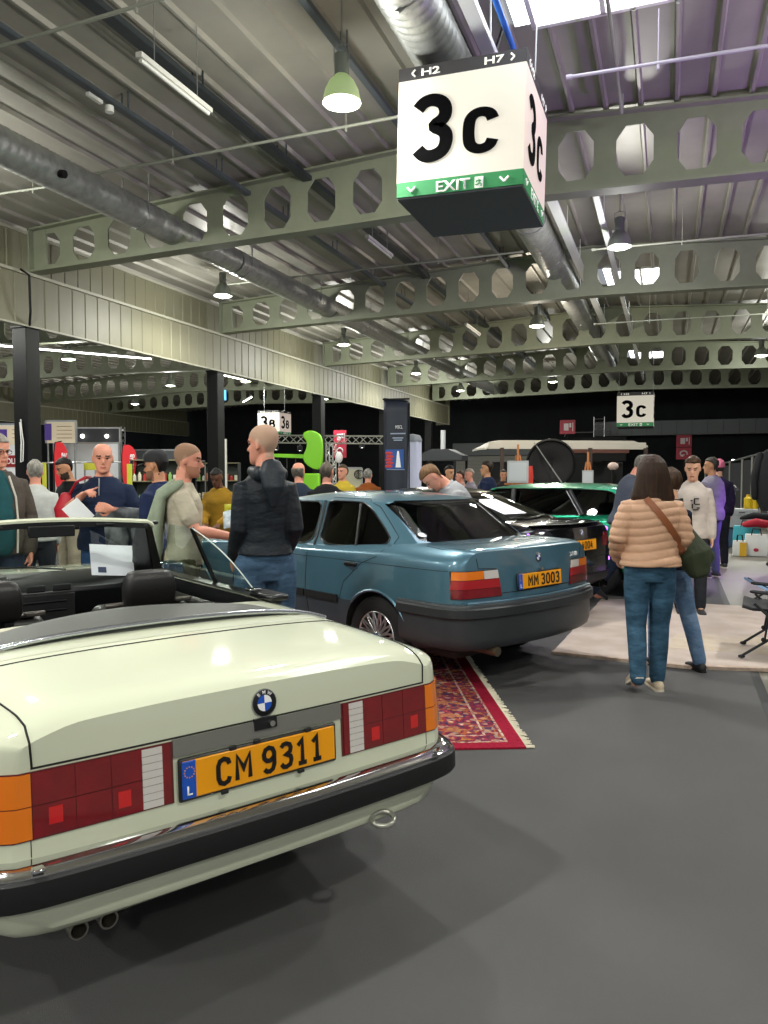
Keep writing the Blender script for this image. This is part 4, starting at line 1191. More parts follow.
# ================= black coupe with violet light strips, and the green estate behind it
def modern(root, P, K, spec, ax, R, W, plate=None, rim=None, lip=False, moulding=False):
    body_cab = MB().prism([(-.62, spec['yr0'] + .55), (.62, spec['yr0'] + .55), (.68, spec['yr0'] + .8), (.68, spec['yf0'] - .3), (-.68, spec['yf0'] - .3), (-.68, spec['yr0'] + .8)], 'z', .38, 1.4).build('cut', M_TRIM)
    body, bv = car_body(root, K, [P, M_TRIM, M_UNDER], ax, R + .045, lean=.04, cut=[body_cab], nose=.02, bow=.08)
    g, gbv, rw = greenhouse(root, spec, P)
    for s in (-1, 1):
        for poly in spec['windows']:
            c = (sum(p[0] for p in poly) / len(poly), sum(p[1] for p in poly) / len(poly))
            po = [(c[0] + (p[0] - c[0]) * 1.012, c[1] + (p[1] - c[1]) * 1.03) for p in poly]
            Pp = [on_side(gbv, y, z, s)[0] for y, z in densify(po + [po[0]], .06)]
            Pp = [p for p in Pp if p is not None and abs(p.x) > .45]
            if len(Pp) > 3: MB().tube(Pp, .008, 6).build('window_seal', M_TRIM, root, smooth=60)
        for ya in ax: wheel(root, s * (W - .01), ya, R, .235, 'star', rim)
        seam(root, bv, [(ax[0] + (R + .05) * math.cos(a), R + (R + .05) * math.sin(a)) for a in np.linspace(.3, PI - .1, 22)], 'side', P, r=.014, name='arch_lip', s=s)
        seam(root, bv, [(1.62, .90), (1.60, .60), (1.50, .30)], 'side', s=s)
        seam(root, bv, [(2.75, .90), (2.72, .60), (2.66, .28), (1.5, .28)], 'side', s=s)
        mirror(root, s * (W - .06), spec['yf0'] - .35, .98, P, s)
        for yh in (1.35, 2.4):
            h, nn = on_side(bv, yh, .83, s)
            if h is not None: MB().box(h + nn * .012, (.024, .18, .028)).build('door_handle', P, root, bevel=.008)
    MB().prism([(spec['yf0'] - .5, .72), (spec['yf0'] - .45, .93), (spec['yf0'] - .1, .95), (spec['yf0'] - .1, .6)], 'x', -.64, .64).build('dashboard', M_TRIM, root, bevel=.02)
    steering_wheel(root, -.38, spec['yf0'] - .65, .88)
    CL = mat('charcoal seat cloth', '202226', .8)
    for x in (-.38, .38): seat(root, x, 1.95, CL, bz=.93)
    MB().box((0, 1.28, .74), (1.2, .16, .42)).build('rear_backrest', CL, root, bevel=.05, bseg=3)
    return bv, rw, gbv

def black_coupe():
    root = thing('coupe_car', 'black coupe with violet lit tail lamps parked right behind the blue sedan', 'car', (-.88, 8.15, 0), rad(157 - 90))
    P = mat('black metallic paint', '101013', .2, metal=.3, coat=1.0)
    K = [(0.03, .70, .42, .62, .90, .975, .01, .08), (.08, .78, .38, .62, .925, .995, .012, .09), (.18, .85, .33, .62, .94, 1.01, .016, .10), (.34, .895, .28, .62, .945, 1.02, .02, .12),
         (.7, .925, .24, .62, .94, 1.02, .02, .13), (1.2, .925, .20, .62, .92, .99, .01, .12), (2.0, .915, .18, .62, .90, .95, .006, .08), (3.0, .915, .18, .62, .89, .93, .02, .08),
         (3.8, .91, .20, .62, .85, .88, .035, .12), (4.3, .87, .24, .58, .78, .80, .04, .14), (4.6, .78, .28, .54, .68, .70, .04, .12), (4.70, .66, .33, .5, .60, .62, .03, .08)]
    spec = dict(z0=.94, z1=1.34, zr=1.395, yf0=3.15, yf1=2.30, yr0=.30, yr1=1.45, w0=.80, w1=.60, bow=.3, corner=.05, taper_r=.84,
                windows=[chaikin([(2.0, .975), (2.0, 1.31), (2.25, 1.305), (2.95, .985)], 2, k=.12), chaikin([(1.92, .975), (1.92, 1.315), (1.6, 1.30), (1.15, 1.10), (1.2, .99)], 2, k=.14)],
                front=chaikin([(-.72, .98), (.72, .98), (.55, 1.32), (-.55, 1.32)], 1, k=.06), rear=chaikin([(-.60, 1.045), (.60, 1.045), (.54, 1.33), (-.54, 1.33)], 1, k=.08),
                g_side=glass_mat('black tinted glass', (.12, .13, .14), ior=1.6), g_rear=glass_mat('black tinted glass', (.12, .13, .14), ior=1.6))
    bv, rw, gbv = modern(root, P, K, spec, (.98, 3.80), .335, .92, rim=mat('dark alloy', '2a2a2e', .3, metal=.8))
    VL = mat('violet lamp strip', '8a3cff', .3, emit=(.42, .10, 1.0), estr=5)
    for s in (-1, 1):
        L = patch(root, bv, [(s * .50, .77), (s * .83, .74), (s * .84, .93), (s * .52, .90)], 'rear', M_RED, 'tail_lamp', out=.006, nx=16, th=.02)
        Pp = [on_rear(bv, s * x, z) for x, z in ((.77, .935), (.80, .90), (.79, .82), (.81, .76), (.80, .70))]
        Pp = [p + q_ * .010 for p, q_ in Pp if p is not None]
        MB().tube(Pp, .027, 8).build('violet_strip', VL, L, smooth=60)
        Pp = [on_rear(bv, s * x, z) for x, z in ((.78, .60), (.82, .57), (.83, .50), (.80, .44))]
        Pp = [p + q_ * .012 for p, q_ in Pp if p is not None]
        MB().tube(Pp, .027, 8).build('violet_strip', VL, root, smooth=60)
        for x in (.48, .60): MB().lathe([(.038, -.05), (.04, .06), (.034, .06), (.034, -.02)], 16, Matrix.Translation((s * x, .04, .34)) @ Matrix.Rotation(PI / 2, 4, 'X')).build('exhaust_tip', mat('dark exhaust', '3a3a3c', .3, metal=.9), root, smooth=40)
    q, nn = on_rear(bv, 0, .80)
    tilt = math.atan2(nn.z, -nn.y)
    number_plate(root, Matrix.Translation(q + nn * .006) @ Matrix.Rotation(-tilt, 4, 'X'), ('IE', '4004'), stars=False)
    q, nn = on_rear(bv, 0, .93)
    x, y, z = Vector((1, 0, 0)), nn.cross(Vector((1, 0, 0))), nn
    roundel(root, Matrix.Translation(q) @ Matrix((x, y, z)).transposed().to_4x4(), r=.036)
    for a, b in ((-.84, .66), ): seam(root, bv, [(a, b), (0, b), (-a, b)], 'rear', r=.004)
    patch(root, bv, [(-.66, .36), (.66, .36), (.72, .48), (-.72, .48)], 'rear', M_RUBBER, 'rear_diffuser', out=.02, nx=20, th=.05)
    mb = MB(); mb.sweep([(x, -.01 + .12 * (x / .7) ** 2, 0) for x in np.linspace(-.72, .72, 21)], [(-.03, 1.0), (.012, 1.022), (.02, 1.03), (.01, 1.034), (-.05, 1.022)]); mb.build('lip_spoiler', P, root, smooth=40)
    rbv = BVHTree.FromPolygons([v.co for v in rw.data.vertices], [pp.vertices for pp in rw.data.polygons])
    o = MB()
    g = [[on_rear(rbv, x, z)[0] for x in (-.30, -.1, .12)] for z in (1.10, 1.17, 1.25)]
    if all(p is not None for r in g for p in r):
        g = [[p + Vector((0, -.012, .008)) for p in r] for r in g]
        pa = MB().sheet(g).build('paper_sheet', M_PAPER, None, recalc=False)
        md = pa.modifiers.new('s', 'SOLIDIFY'); md.thickness = .002
        pa.location = root.location; pa.rotation_euler = root.rotation_euler
        tag(pa, 'white info sheet lying on the rear window of the black coupe', 'paper')
    Pp = [on_rear(rbv, x, 1.055 + .05 * (x + .2) ** 2)[0] for x in (-.25, 0, .2, .4)]
    Pp = [p + Vector((0, -.01, .01)) for p in Pp if p is not None]
    if len(Pp) > 1: MB().tube(Pp, .009, 6).build('rear_wiper', M_TRIM, root)
    return root
black_coupe()

def green_estate():
    root = thing('estate_car', 'bright green estate car behind the black coupe, its left side towards the camera', 'car', (.16, 10.52, 0), rad(166 - 90))
    P = mat('emerald metallic paint', '12a47a', .25, metal=.5, coat=1.0)
    K = [(0.03, .74, .40, .62, .93, 1.0, .01, .08), (.10, .82, .34, .62, .95, 1.02, .012, .09), (.25, .88, .30, .62, .96, 1.03, .016, .10),
         (.7, .935, .24, .62, .95, 1.02, .02, .13), (1.2, .93, .20, .62, .93, .99, .01, .12), (2.0, .91, .18, .62, .91, .95, .006, .08), (3.0, .91, .18, .62, .90, .93, .02, .08),
         (3.8, .92, .20, .62, .85, .88, .035, .12), (4.3, .87, .24, .58, .78, .80, .04, .14), (4.6, .78, .28, .54, .68, .70, .04, .12), (4.72, .66, .33, .5, .60, .62, .03, .08)]
    spec = dict(z0=.94, z1=1.37, zr=1.43, yf0=3.20, yf1=2.40, yr0=.10, yr1=.50, w0=.80, w1=.62, bow=.3, corner=.05, taper_r=.9,
                windows=[chaikin([(3.0, 1.0), (2.45, 1.34), (1.2, 1.355), (.72, 1.325), (.46, 1.12), (.55, 1.03)], 2, k=.10)],
                front=chaikin([(-.72, .98), (.72, .98), (.57, 1.35), (-.57, 1.35)], 1, k=.06), rear=chaikin([(-.60, 1.08), (.60, 1.08), (.54, 1.35), (-.54, 1.35)], 1, k=.08),
                g_side=glass_mat('black tinted glass', (.12, .13, .14), ior=1.6), g_rear=glass_mat('black tinted glass', (.12, .13, .14), ior=1.6))
    bv, rw, gbv = modern(root, P, K, spec, (.86, 3.72), .345, .925, rim=mat('dark alloy', '2a2a2e', .3, metal=.8))
    for s in (-1, 1):
        patch(root, bv, [(s * .46, .80), (s * .79, .79), (s * .79, .90), (s * .48, .90)], 'rear', M_RED, 'tail_lamp', out=.006, nx=16, th=.02)
        X = lambda z: s * (.795 - .13 * (z - .94) / .43)
        MB().tube([(X(1.0), 2.02, 1.0), (X(1.35), 2.03, 1.35)], .035, 8).build('window_pillar', M_TRIM, root, smooth=60)
        MB().tube([(X(1.02), 1.02, 1.02), (X(1.33), 1.24, 1.33)], .03, 8).build('window_pillar', M_TRIM, root, smooth=60)
        MB().tube([(X(1.02) + s * .02, 1.06, 1.02), (X(1.33) + s * .02, 1.28, 1.33)], .008, 8).build('chrome_line', M_CHROME, root, smooth=60)
    patch(root, bv, [(-.70, .36), (.70, .36), (.74, .48), (-.74, .48)], 'rear', M_RUBBER, 'rear_diffuser', out=.02, nx=20, th=.05)
    return root
green_estate()
# ------------------------------------------------------------------ signs, rugs and props
def quad_mat(name, cols, scale):
    pass
def hanging_sign(loc, W, body, label, small='', rz=0, tilt=0, H=None, cap=.13, gh=.16, prefix=True):
    H = H or W
    t = thing('hanging_sign', label, 'sign', loc, rz)
    t.rotation_euler = (0, tilt, rz)
    face = mat('lit sign face', 'd9d2c2', .5, emit=(1.0, .93, .82), estr=.28)
    face2 = mat('lit sign side', 'd6c4b8', .5, emit=(1.0, .85, .76), estr=.34)
    green = mat('sign green', '2f8a50', .5, emit=(.03, .30, .10), estr=.12)
    dark = mat('sign charcoal', '3c3a3b', .6)
    h = W / 2
    MB().box((0, 0, H / 2), (W - .02, W - .02, H - .02)).build('box', dark, t, bevel=.01)
    MB().box((0, 0, .008), (W, W, .02)).build('bottom_panel', mat('sign underside', '4a4c50', .7), t, bevel=.004)
    for k, (a, m) in enumerate(((0, face), (90, face2), (180, face), (270, face2))):
        R = Matrix.Rotation(rad(a), 4, 'Z')
        f = MB().box((0, -h, (gh + H - cap) / 2), (W, .012, H - cap - gh), R).build('sign_face', m, t)
        g = MB().box((0, -h, gh / 2 + .01), (W, .012, gh - .02), R).build('exit_band', green, f)
        c = MB().box((0, -h, H - cap / 2), (W, .012, cap), R).build('direction_band', dark, f)
        if k > 1: continue
        T = R @ Matrix.Translation((0, -h - .009, 0))
        mw = mat('sign letters white', 'f2efe6', .5, emit=(1, 1, .95), estr=.25)
        mk = mat('sign letters black', '0b0b0c', .95, spec=.03)
        zc = gh + (H - cap - gh) * .50
        plate_glyph('sign_digit', body[0], -W * .30, W * .435, W * .095, T @ Matrix.Translation((0, -.002, zc)) @ Matrix.Scale(1.12, 4, (1, 0, 0)), f, mk, 2)
        plate_glyph('sign_letter', body[1], W * .055, W * .285, W * .070, T @ Matrix.Translation((0, -.002, zc - W * .068)) @ Matrix.Scale(1.35, 4, (1, 0, 0)), f, mk, 2)
        text_mesh('exit_word', 'EXIT', mw, gh * .62, W * .27, g, T @ Matrix.Translation((-W * .04, -.001, gh / 2)), .004, bold=.012)
        def chev(cx, cz, s, d, par, m=mw):
            pts = {'d': [(-1, .6), (0, -.4), (1, .6)], 'l': [(.5, 1), (-.5, 0), (.5, -1)], 'r': [(-.5, 1), (.5, 0), (-.5, -1)]}[d]
            mb = MB()
            for (a0, b0), (a1, b1) in zip(pts[:-1], pts[1:]):
                mb.tube([(cx + a0 * s, 0, cz + b0 * s), (cx + a1 * s, 0, cz + b1 * s)], s * .26, 6, T)
            mb.build('arrow', m, par)
        chev(-W * .38, gh / 2, gh * .26, 'd', g); chev(W * .36, gh / 2, gh * .26, 'd', g)
        # running figure in the doorway
        mb = MB(); x0 = W * .165; s_ = gh * .34
        mb.box((x0, 0, gh / 2), (s_ * 1.5, .004, s_ * 1.9), T); mb.mat(1)
        for a, b in (((-.1, .62), (-.05, .62)), ((0, .35), (.1, -.15)), ((.1, -.15), (.45, -.35)), ((.45, -.35), (.4, -.75)), ((.1, -.15), (-.25, -.4)), ((-.25, -.4), (-.6, -.4)), ((0, .35), (.4, .15)), ((0, .35), (-.4, .25)), ((-.4, .25), (-.45, 0))):
            mb.tube([(x0 + a[0] * s_, -.004, gh / 2 + a[1] * s_), (x0 + b[0] * s_ + .0001, -.004, gh / 2 + b[1] * s_)], s_ * .13, 5, T)
        mb.build('running_figure', [mw, green], g)
        if small:
            text_mesh('direction_letters', small[0], mw, cap * .55, W * .15, c, T @ Matrix.Translation((-W * .24, 0, H - cap / 2)), .004, bold=.02)
            text_mesh('direction_letters', small[1], mw, cap * .55, W * .15, c, T @ Matrix.Translation((W * .26, 0, H - cap / 2)), .004, bold=.02)
            chev(-W * .38, H - cap / 2, cap * .26, 'l', c); chev(W * .40, H - cap / 2, cap * .26, 'r', c)
    top = (zt(loc[0]) if loc[0] > -10.4 else 6.20 - .052 * abs(loc[0] + 19.6)) + .03 - loc[2]
    for sx in (-1, 1):
        MB().cyl((sx * h * .96, 0, H), (sx * h * .96, 0, top - .02), .008, 6).build('suspension_cable', M_STEEL, t)
    MB().box((0, 0, H + .01), (W * .99, .05, .03)).build('hanging_bar', M_STEEL, t)
    return t
s1 = hanging_sign((-1.92, 7.76, 4.207), 1.23, '3C', 'large white lit box sign reading 3C above an EXIT band, nearest to the camera', ('H2', 'H7'), rz=0, tilt=rad(1.2), H=1.24, cap=.123, gh=.16)
s2 = hanging_sign((-1.22, 30.9, 3.38), 1.30, '3C', 'small distant white lit sign reading 3C before the black wall', ('H2', 'H7'), H=1.3)
s3 = hanging_sign((-13.57, 24.83, 3.03), .88, '3B', 'distant white lit sign reading 3B above the bald man in rain jacket', ('H2', 'H7'), H=.86, cap=.08, gh=.10)
MB().tube([(.1, .2, 1.35), (.2, .25, 1.5), (.14, .2, 1.7), (.2, .25, 1.95)], .02).build('cable', M_TRIM, s1)

# rugs
def rug_thing():
    m = bpy.data.materials.new('persian rug'); m.use_nodes = True; nt = m.node_tree; b = nt.nodes['Principled BSDF']
    b.inputs['Roughness'].default_value = .95; b.inputs['Specular IOR Level'].default_value = .15
    tc = nt.nodes.new('ShaderNodeTexCoord')
    def N(t): return nt.nodes.new(t)
    def ramp(stops, mode='CONSTANT'):
        r = N('ShaderNodeValToRGB'); r.color_ramp.interpolation = mode
        while len(r.color_ramp.elements) < len(stops): r.color_ramp.elements.new(.5)
        for e, (p, c) in zip(r.color_ramp.elements, stops): e.position = p; e.color = (*hx(c), 1)
        return r
    vor = N('ShaderNodeTexVoronoi'); vor.inputs['Scale'].default_value = 12; nt.links.new(tc.outputs['Object'], vor.inputs['Vector'])
    vor2 = N('ShaderNodeTexVoronoi'); vor2.inputs['Scale'].default_value = 34; nt.links.new(tc.outputs['Object'], vor2.inputs['Vector'])
    r1 = ramp([(0, 'd8c3a8'), (.14, 'a03040'), (.30, '2e2a4a'), (.48, '7c2238'), (.62, 'b06a30'), (.72, '4a3a55')])
    nt.links.new(vor.outputs['Distance'], r1.inputs['Fac'])
    sep = N('ShaderNodeSeparateColor'); nt.links.new(vor2.outputs['Color'], sep.inputs[0])
    r2 = ramp([(0, '8a2036'), (.30, '2b2c50'), (.45, '9a3a44'), (.62, 'c9b295'), (.74, '6a1c30'), (.9, 'b8863a')])
    nt.links.new(sep.outputs[0], r2.inputs['Fac'])
    mx = N('ShaderNodeMix'); mx.data_type = 'RGBA'; mx.inputs['Factor'].default_value = .45
    nt.links.new(r1.outputs[0], mx.inputs['A']); nt.links.new(r2.outputs[0], mx.inputs['B'])
    nt.links.new(mx.outputs['Result'], b.inputs['Base Color'])
    red = mat('rug red border', '9c1a35', .95, noise=.3, nscale=60, spec=.15)
    cream = mat('rug cream', 'cbb9a4', .95, noise=.4, nscale=50, spec=.15, var='8a3a44')
    navy = mat('rug navy', '3a2f4e', .95, noise=.4, nscale=40, spec=.15, var='8a2a3c')
    t = thing('persian_rug', 'red patterned persian rug with cream fringe between the white and blue cars', 'rug', (-.715, 4.17, .007), rad(113.6 - 90))
    # local: y along the long side (113.6 deg), x to the left of it is negative
    Wd, L = 1.95, 3.0
    MB().box((-Wd / 2, L / 2, .005), (Wd, L, .010)).build('pile', red, t)
    z = .0105
    def fr(x0, x1, y0, y1, m, name, k):
        MB().box((-(x0 + x1) / 2, (y0 + y1) / 2, .010 + k * .0006), (x1 - x0, y1 - y0, .0012)).build(name, m, t)
    fr(.085, Wd - .085, .085, L - .085, cream, 'inner_border', 1)
    fr(.10, Wd - .10, .10, L - .10, m, 'guard_border', 2)
    fr(.19, Wd - .19, .19, L - .19, cream, 'inner_border', 3)
    fr(.205, Wd - .205, .205, L - .205, m, 'main_border', 4)
    fr(.52, Wd - .52, .52, L - .52, cream, 'inner_border', 5)
    fr(.535, Wd - .535, .535, L - .535, red, 'guard_border', 6)
    fr(.60, Wd - .60, .60, L - .60, cream, 'inner_border', 7)
    fr(.62, Wd - .62, .62, L - .62, navy, 'field', 8)
    pts = [(-Wd / 2 + .30 * math.cos(a) * (1 + .12 * math.cos(8 * a)), L / 2 + .55 * math.sin(a) * (1 + .12 * math.cos(8 * a))) for a in np.linspace(0, 2 * PI, 64)[:-1]]
    MB().prism(pts, 'z', .0155, .0165).build('medallion', cream, t)
    rnd = random.Random(5); mb = MB()
    for i in range(34):   # motif flowers in the wide border
        y = .25 + i * .075
        mb.prism([(-.36 + .06 * math.cos(a) * (1 + .3 * math.cos(5 * a)) , y * 1.2 + .045 * math.sin(a) * (1 + .3 * math.cos(5 * a))) for a in np.linspace(0, 2 * PI, 22)[:-1]], 'z', .0128, .0136) if i % 3 == 0 and y * 1.2 < L - .2 else None
    fl = mb.build('border_flowers', mat('rug ochre', 'a87a3a', .95, noise=.5, nscale=60, var='8a2a3c'), t); fl['kind'] = 'stuff'
    mb = MB()
    for i in range(230):
        y = i * L / 230; a = rnd.uniform(-.012, .012); l = rnd.uniform(.03, .055)
        mb.tube([(0, y, .008), (l * .6, y + a, .007), (l, y + a * 1.5, .004)], .004, 4)
    f = mb.build('fringe', mat('fringe wool', 'd8d0b8', .9), t); f['kind'] = 'stuff'
rug_thing()
m = mat('cream rug', 'cbbdb4', .95, noise=.4, nscale=3.5, var='bcaca0', bump=.5, bscale=120, spec=.1)
def slab(poly, z0, z1, n=26):
    pl = densify(poly + [poly[0]], .18)[:-1]; rnd = random.Random(3)
    pl = [(p[0] + rnd.uniform(-.007, .007), p[1] + rnd.uniform(-.007, .007)) for p in pl]
    return MB().prism(pl, 'z', z0, z1)
t = thing('cream_rug', 'large cream shaggy rug on the carpet under the walking visitors', 'rug', (0, 0, 0))
slab([(-.90, 6.50), (.16, 6.37), (.75, 6.50), (2.4, 6.92), (2.9, 9.6), (-.74, 9.60)], .007, .028).build('pile', m, t, bevel=.006)
slab([(-.905, 6.49), (.16, 6.36), (.75, 6.49), (2.4, 6.91), (2.4, 6.96), (.75, 6.54), (.16, 6.41), (-.895, 6.54)], .007, .033).build('bound_edge', mat('rug edge', 'cbb3a0', .95, noise=.3, nscale=20, bump=.6, bscale=90), t)
slab([(.0, 7.0), (1.3, 7.0), (1.5, 7.8), (.1, 7.7)], .0279, .0295).build('faded_patch', mat('rug patch', 'c4b49e', .95, noise=.5, nscale=5, var='cdbfb2', bump=.5, bscale=120, spec=.1), t)
# ------------------------------------------------------------------ stands and props in the back
def at(px, py, d):
    return CP + CD * d + CR * ((px - 384) / FPX * d) + CU * ((512 - py) / FPX * d)
def facing(p):
    """rotation so that local -y looks towards the viewer's side of the hall"""
    return math.atan2(p[1] - 0, p[0] - 0) - PI / 2
M_WPANEL = mat('white stand panel', 'dcdde0', .6)
M_CREAM = mat('cream banner', 'e8d9bd', .6)
M_PURPLE = mat('purple print', '4a2d8c', .5)
M_REDF = mat('red flag cloth', 'd8202a', .6)
M_YEL = mat('yellow green board', 'c8c838', .6)

def panel(name, px0, px1, y0, y1, d, m, label, cat, th=.04, frame=True, slant=0, base=True):
    """free standing board spanning image columns px0..px1, rows y0 (top)..y1 at depth d"""
    a, b = at(px0, y0, d), at(px1, y0, d + slant); zb_ = 0 if y1 is None else at(px0, y1, d).z
    c = (a + b) / 2; L = (Vector((b.x, b.y)) - Vector((a.x, a.y))).length; rz = math.atan2(b.y - a.y, b.x - a.x); H = a.z - zb_
    t = thing(name, label, cat, (c.x, c.y, zb_), rz)
    MB().box((0, 0, H / 2), (L, th, H)).build('panel', m, t, bevel=.004)
    if frame:
        for s in (-1, 1): MB().box((s * L / 2, 0, H / 2), (.04, th + .02, H)).build('post', M_STEEL, t)
        MB().box((0, 0, H), (L, th + .02, .04)).build('rail', M_STEEL, t)
    if zb_ > .05:
        for s in (-1, 1): MB().cyl((s * L * .45, 0, 0), (s * L * .45, 0, -zb_), .02, 8).build('leg', M_STEEL, t)
    t['W'] = L; t['H'] = H
    return t
# left trade stands
p = panel('stand_wall', -24, 24, 424, None, 17.0, M_WPANEL, 'white stand wall with cream banner and red OLDT sign left of the nearest column', 'stand wall')
L, H = p['W'], p['H']
MB().box((0, -.03, H - .25), (L, .01, .42)).build('banner', M_CREAM, p)
MB().box((L * .02, -.04, H - .30), (.30, .01, .36)).build('purple_square', M_PURPLE, p)
text_mesh('logo_letter', 'A', M_WHITEPAINT, .16, parent=p, T=Matrix.Translation((L * .02, -.05, H - .33)), extrude=.004, bold=.02)
MB().box((L * .28, -.03, H - .83), (.62, .02, .26)).build('red_sign', mat('dark red sign', '8e1a1e', .5), p)
text_mesh('sign_letters', 'OLDT', M_WHITEPAINT, .13, .36, p, Matrix.Translation((L * .30, -.045, H - .83)), .004, bold=.02)
for k in range(3): MB().box((L * .38, -.037, H - .13 - k * .09), (.26, .004, .012)).build('print_line', mat('brown print', 'a2805a', .6), p)
p = panel('stand_wall', 46, 76, 421, 443, 18.0, M_CREAM, 'cream banner with purple square right of the nearest column', 'banner')
L, H = p['W'], p['H']
MB().box((-L * .42, -.03, H * .5), (.16, .01, H * .75)).build('purple_square', M_PURPLE, p)
for k in range(4): MB().box((L * .12, -.03, H * .75 - k * .09), (.36, .006, .014)).build('print_line', mat('brown print', 'a2805a', .6), p)
panel('stand_wall', 54, 119, 443, None, 19.0, M_WPANEL, 'white stand wall behind the man in black t-shirt', 'stand wall')
panel('stand_wall', 120, 187, 450, None, 21.0, mat('grey panel', '50555a', .6), 'grey stand wall behind the man with black cap', 'stand wall')
p = panel('stand_wall', 75, 120, 428, 443, 19.6, M_DKGREY, 'dark framed booth opening with two bright spots above the white wall', 'booth')
for q in (-.32, .22):
    o = MB().ell((p['W'] * q, -.06, p['H'] * .45), (.05, .05, .05), 12, 8).build('spot', mat('booth spot', 'ffffff', .4, emit=(1, .95, .85), estr=7), p, smooth=60)
panel('board', 40.5, 46, 463, 500, 15.5, M_YEL, 'narrow yellow board at the foot of the nearest column', 'board', frame=False)
panel('board', 127, 132, 464, 492, 17.0, M_YEL, 'narrow yellow board below the right red feather flag', 'board', frame=False)
panel('board', 84, 96, 463, 470, 17.2, M_YEL, 'small yellow green board on the rail left of the navy sweater man', 'board', frame=False)
# barrier rail
a, b = at(40, 463, 17.6), at(205, 461, 19.5)
t = thing('barrier_rail', 'thin grey barrier rail running behind the visitors at the left', 'barrier', (a.x, a.y, 0))
MB().cyl((0, 0, a.z), (b.x - a.x, b.y - a.y, b.z), .018, 8).build('rail', M_STEEL, t)
for k in range(5):
    f = k / 4; MB().cyl(((b.x - a.x) * f, (b.y - a.y) * f, 0), ((b.x - a.x) * f, (b.y - a.y) * f, a.z), .016, 8).build('post', M_STEEL, t)
# feather flags
def feather(px, d, ytop, h, w, label, word, flip=1):
    p = at(px, ytop, d); t = thing('feather_flag', label, 'flag', (p.x, p.y, 0), facing(p), 'red feather flags'); H = p.z
    outline = [(0, H - h), (w * .75 * flip, H - h + .05), (w * 1.05 * flip, H - h * .45), (w * 1.0 * flip, H - h * .18), (w * .7 * flip, H - .04), (w * .25 * flip, H), (0, H - .04)]
    o = chaikin(outline, 2, k=.2)
    mb = MB(); mb.prism(o, 'y', -.006, .006); f = mb.build('flag_cloth', M_REDF, t)
    MB().tube([(-.01 * flip, 0, .02), (-.012 * flip, 0, H - h * .3), (.02 * flip, 0, H - .03), (w * .6 * flip, 0, H)], .012, 6).build('pole', M_BLKST, t)
    MB().box((0, 0, .02), (.35, .35, .03)).build('base_plate', M_BLKST, t)
    text_mesh('flag_letters', word, M_WHITEPAINT, .10, h * .42, f, Matrix.Translation((w * .68 * flip, -.012, H - h * .45)) @ Matrix.Rotation(rad(-84), 4, 'Y'), .003, bold=.02)
feather(54, 16.5, 441, 1.05, .26, 'red feather flag left behind the man in black t-shirt', 'CAFE')
feather(122, 17.5, 444, .95, .30, 'red feather flag right of the bald man in navy sweater', 'CLUB')
# lattice mast
def truss(name, p0, p1, w, label, m=M_STEEL, n=None, parent=None):
    p0, p1 = Vector(p0), Vector(p1); d = p1 - p0; x, y, z = frame_from(d); L = d.length; n = n or max(3, int(L / w))
    t = thing(name, label, 'truss', p0)
    mb = MB(); cs = [(-w / 2, -w / 2), (w / 2, -w / 2), (w / 2, w / 2), (-w / 2, w / 2)]
    for a, b in cs: mb.cyl(x * a + y * b, x * a + y * b + d, w * .085, 6)
    mb.build('chord', m, t)
    mb = MB()
    for i in range(n):
        for k in range(4):
            a, b = cs[k], cs[(k + 1) % 4]
            if i % 2: a, b = b, a
            mb.cyl(x * a[0] + y * a[1] + d * (i / n), x * b[0] + y * b[1] + d * ((i + 1) / n), w * .05, 5)
    mb.build('bracing', m, t)
    return t
a = at(121, 500, 19.8); b = at(121, 427, 19.8); truss('lattice_mast', (a.x, a.y, 0), (b.x, b.y, b.z), .14, 'grey lattice mast above the right red feather flag')
m_al = mat('aluminium truss', 'c2c4bd', .35, metal=.6)
a, b = at(266, 439, 26.5), at(383, 440, 26.5); c = at(268, 439, 26.5); e = at(329, 440, 26.5); g_ = at(340, 440, 26.5)
tr = truss('lighting_truss', a, b, .26, 'horizontal aluminium lighting truss behind the black column and dark banner', m_al)
truss('truss_leg', (c.x, c.y, 0), (c.x, c.y, a.z - .15), .26, 'left upright of the lighting truss beside the bald man', m_al)
e = at(331, 440, 26.5); truss('truss_leg', (e.x, e.y, 0), (e.x, e.y, a.z - .15), .26, 'upright of the lighting truss left of the red fire sign', m_al)
for px, py, lab in ((276, 448, 'left of the lime boom'), (300, 449, 'just beside the lime boom'), (362, 446, 'right of the red fire sign')):
    q = at(px, py, 26.5); t = thing('stage_spotlight', 'small round spotlight hanging from the truss ' + lab, 'spotlight', q)
    MB().lathe([(.05, .12), (.09, .10), (.10, -.04), (.085, -.06)], 16).build('housing', M_DKGREY, t, smooth=50)
    MB().lathe([(0, -.07), (.08, -.05)], 16).build('lens', mat('spot lens', 'ffffff', .3, emit=(1, .97, .9), estr=4), t)
    MB().cyl((0, 0, .1), (0, 0, .22), .015, 6).build('clamp', M_STEEL, t)
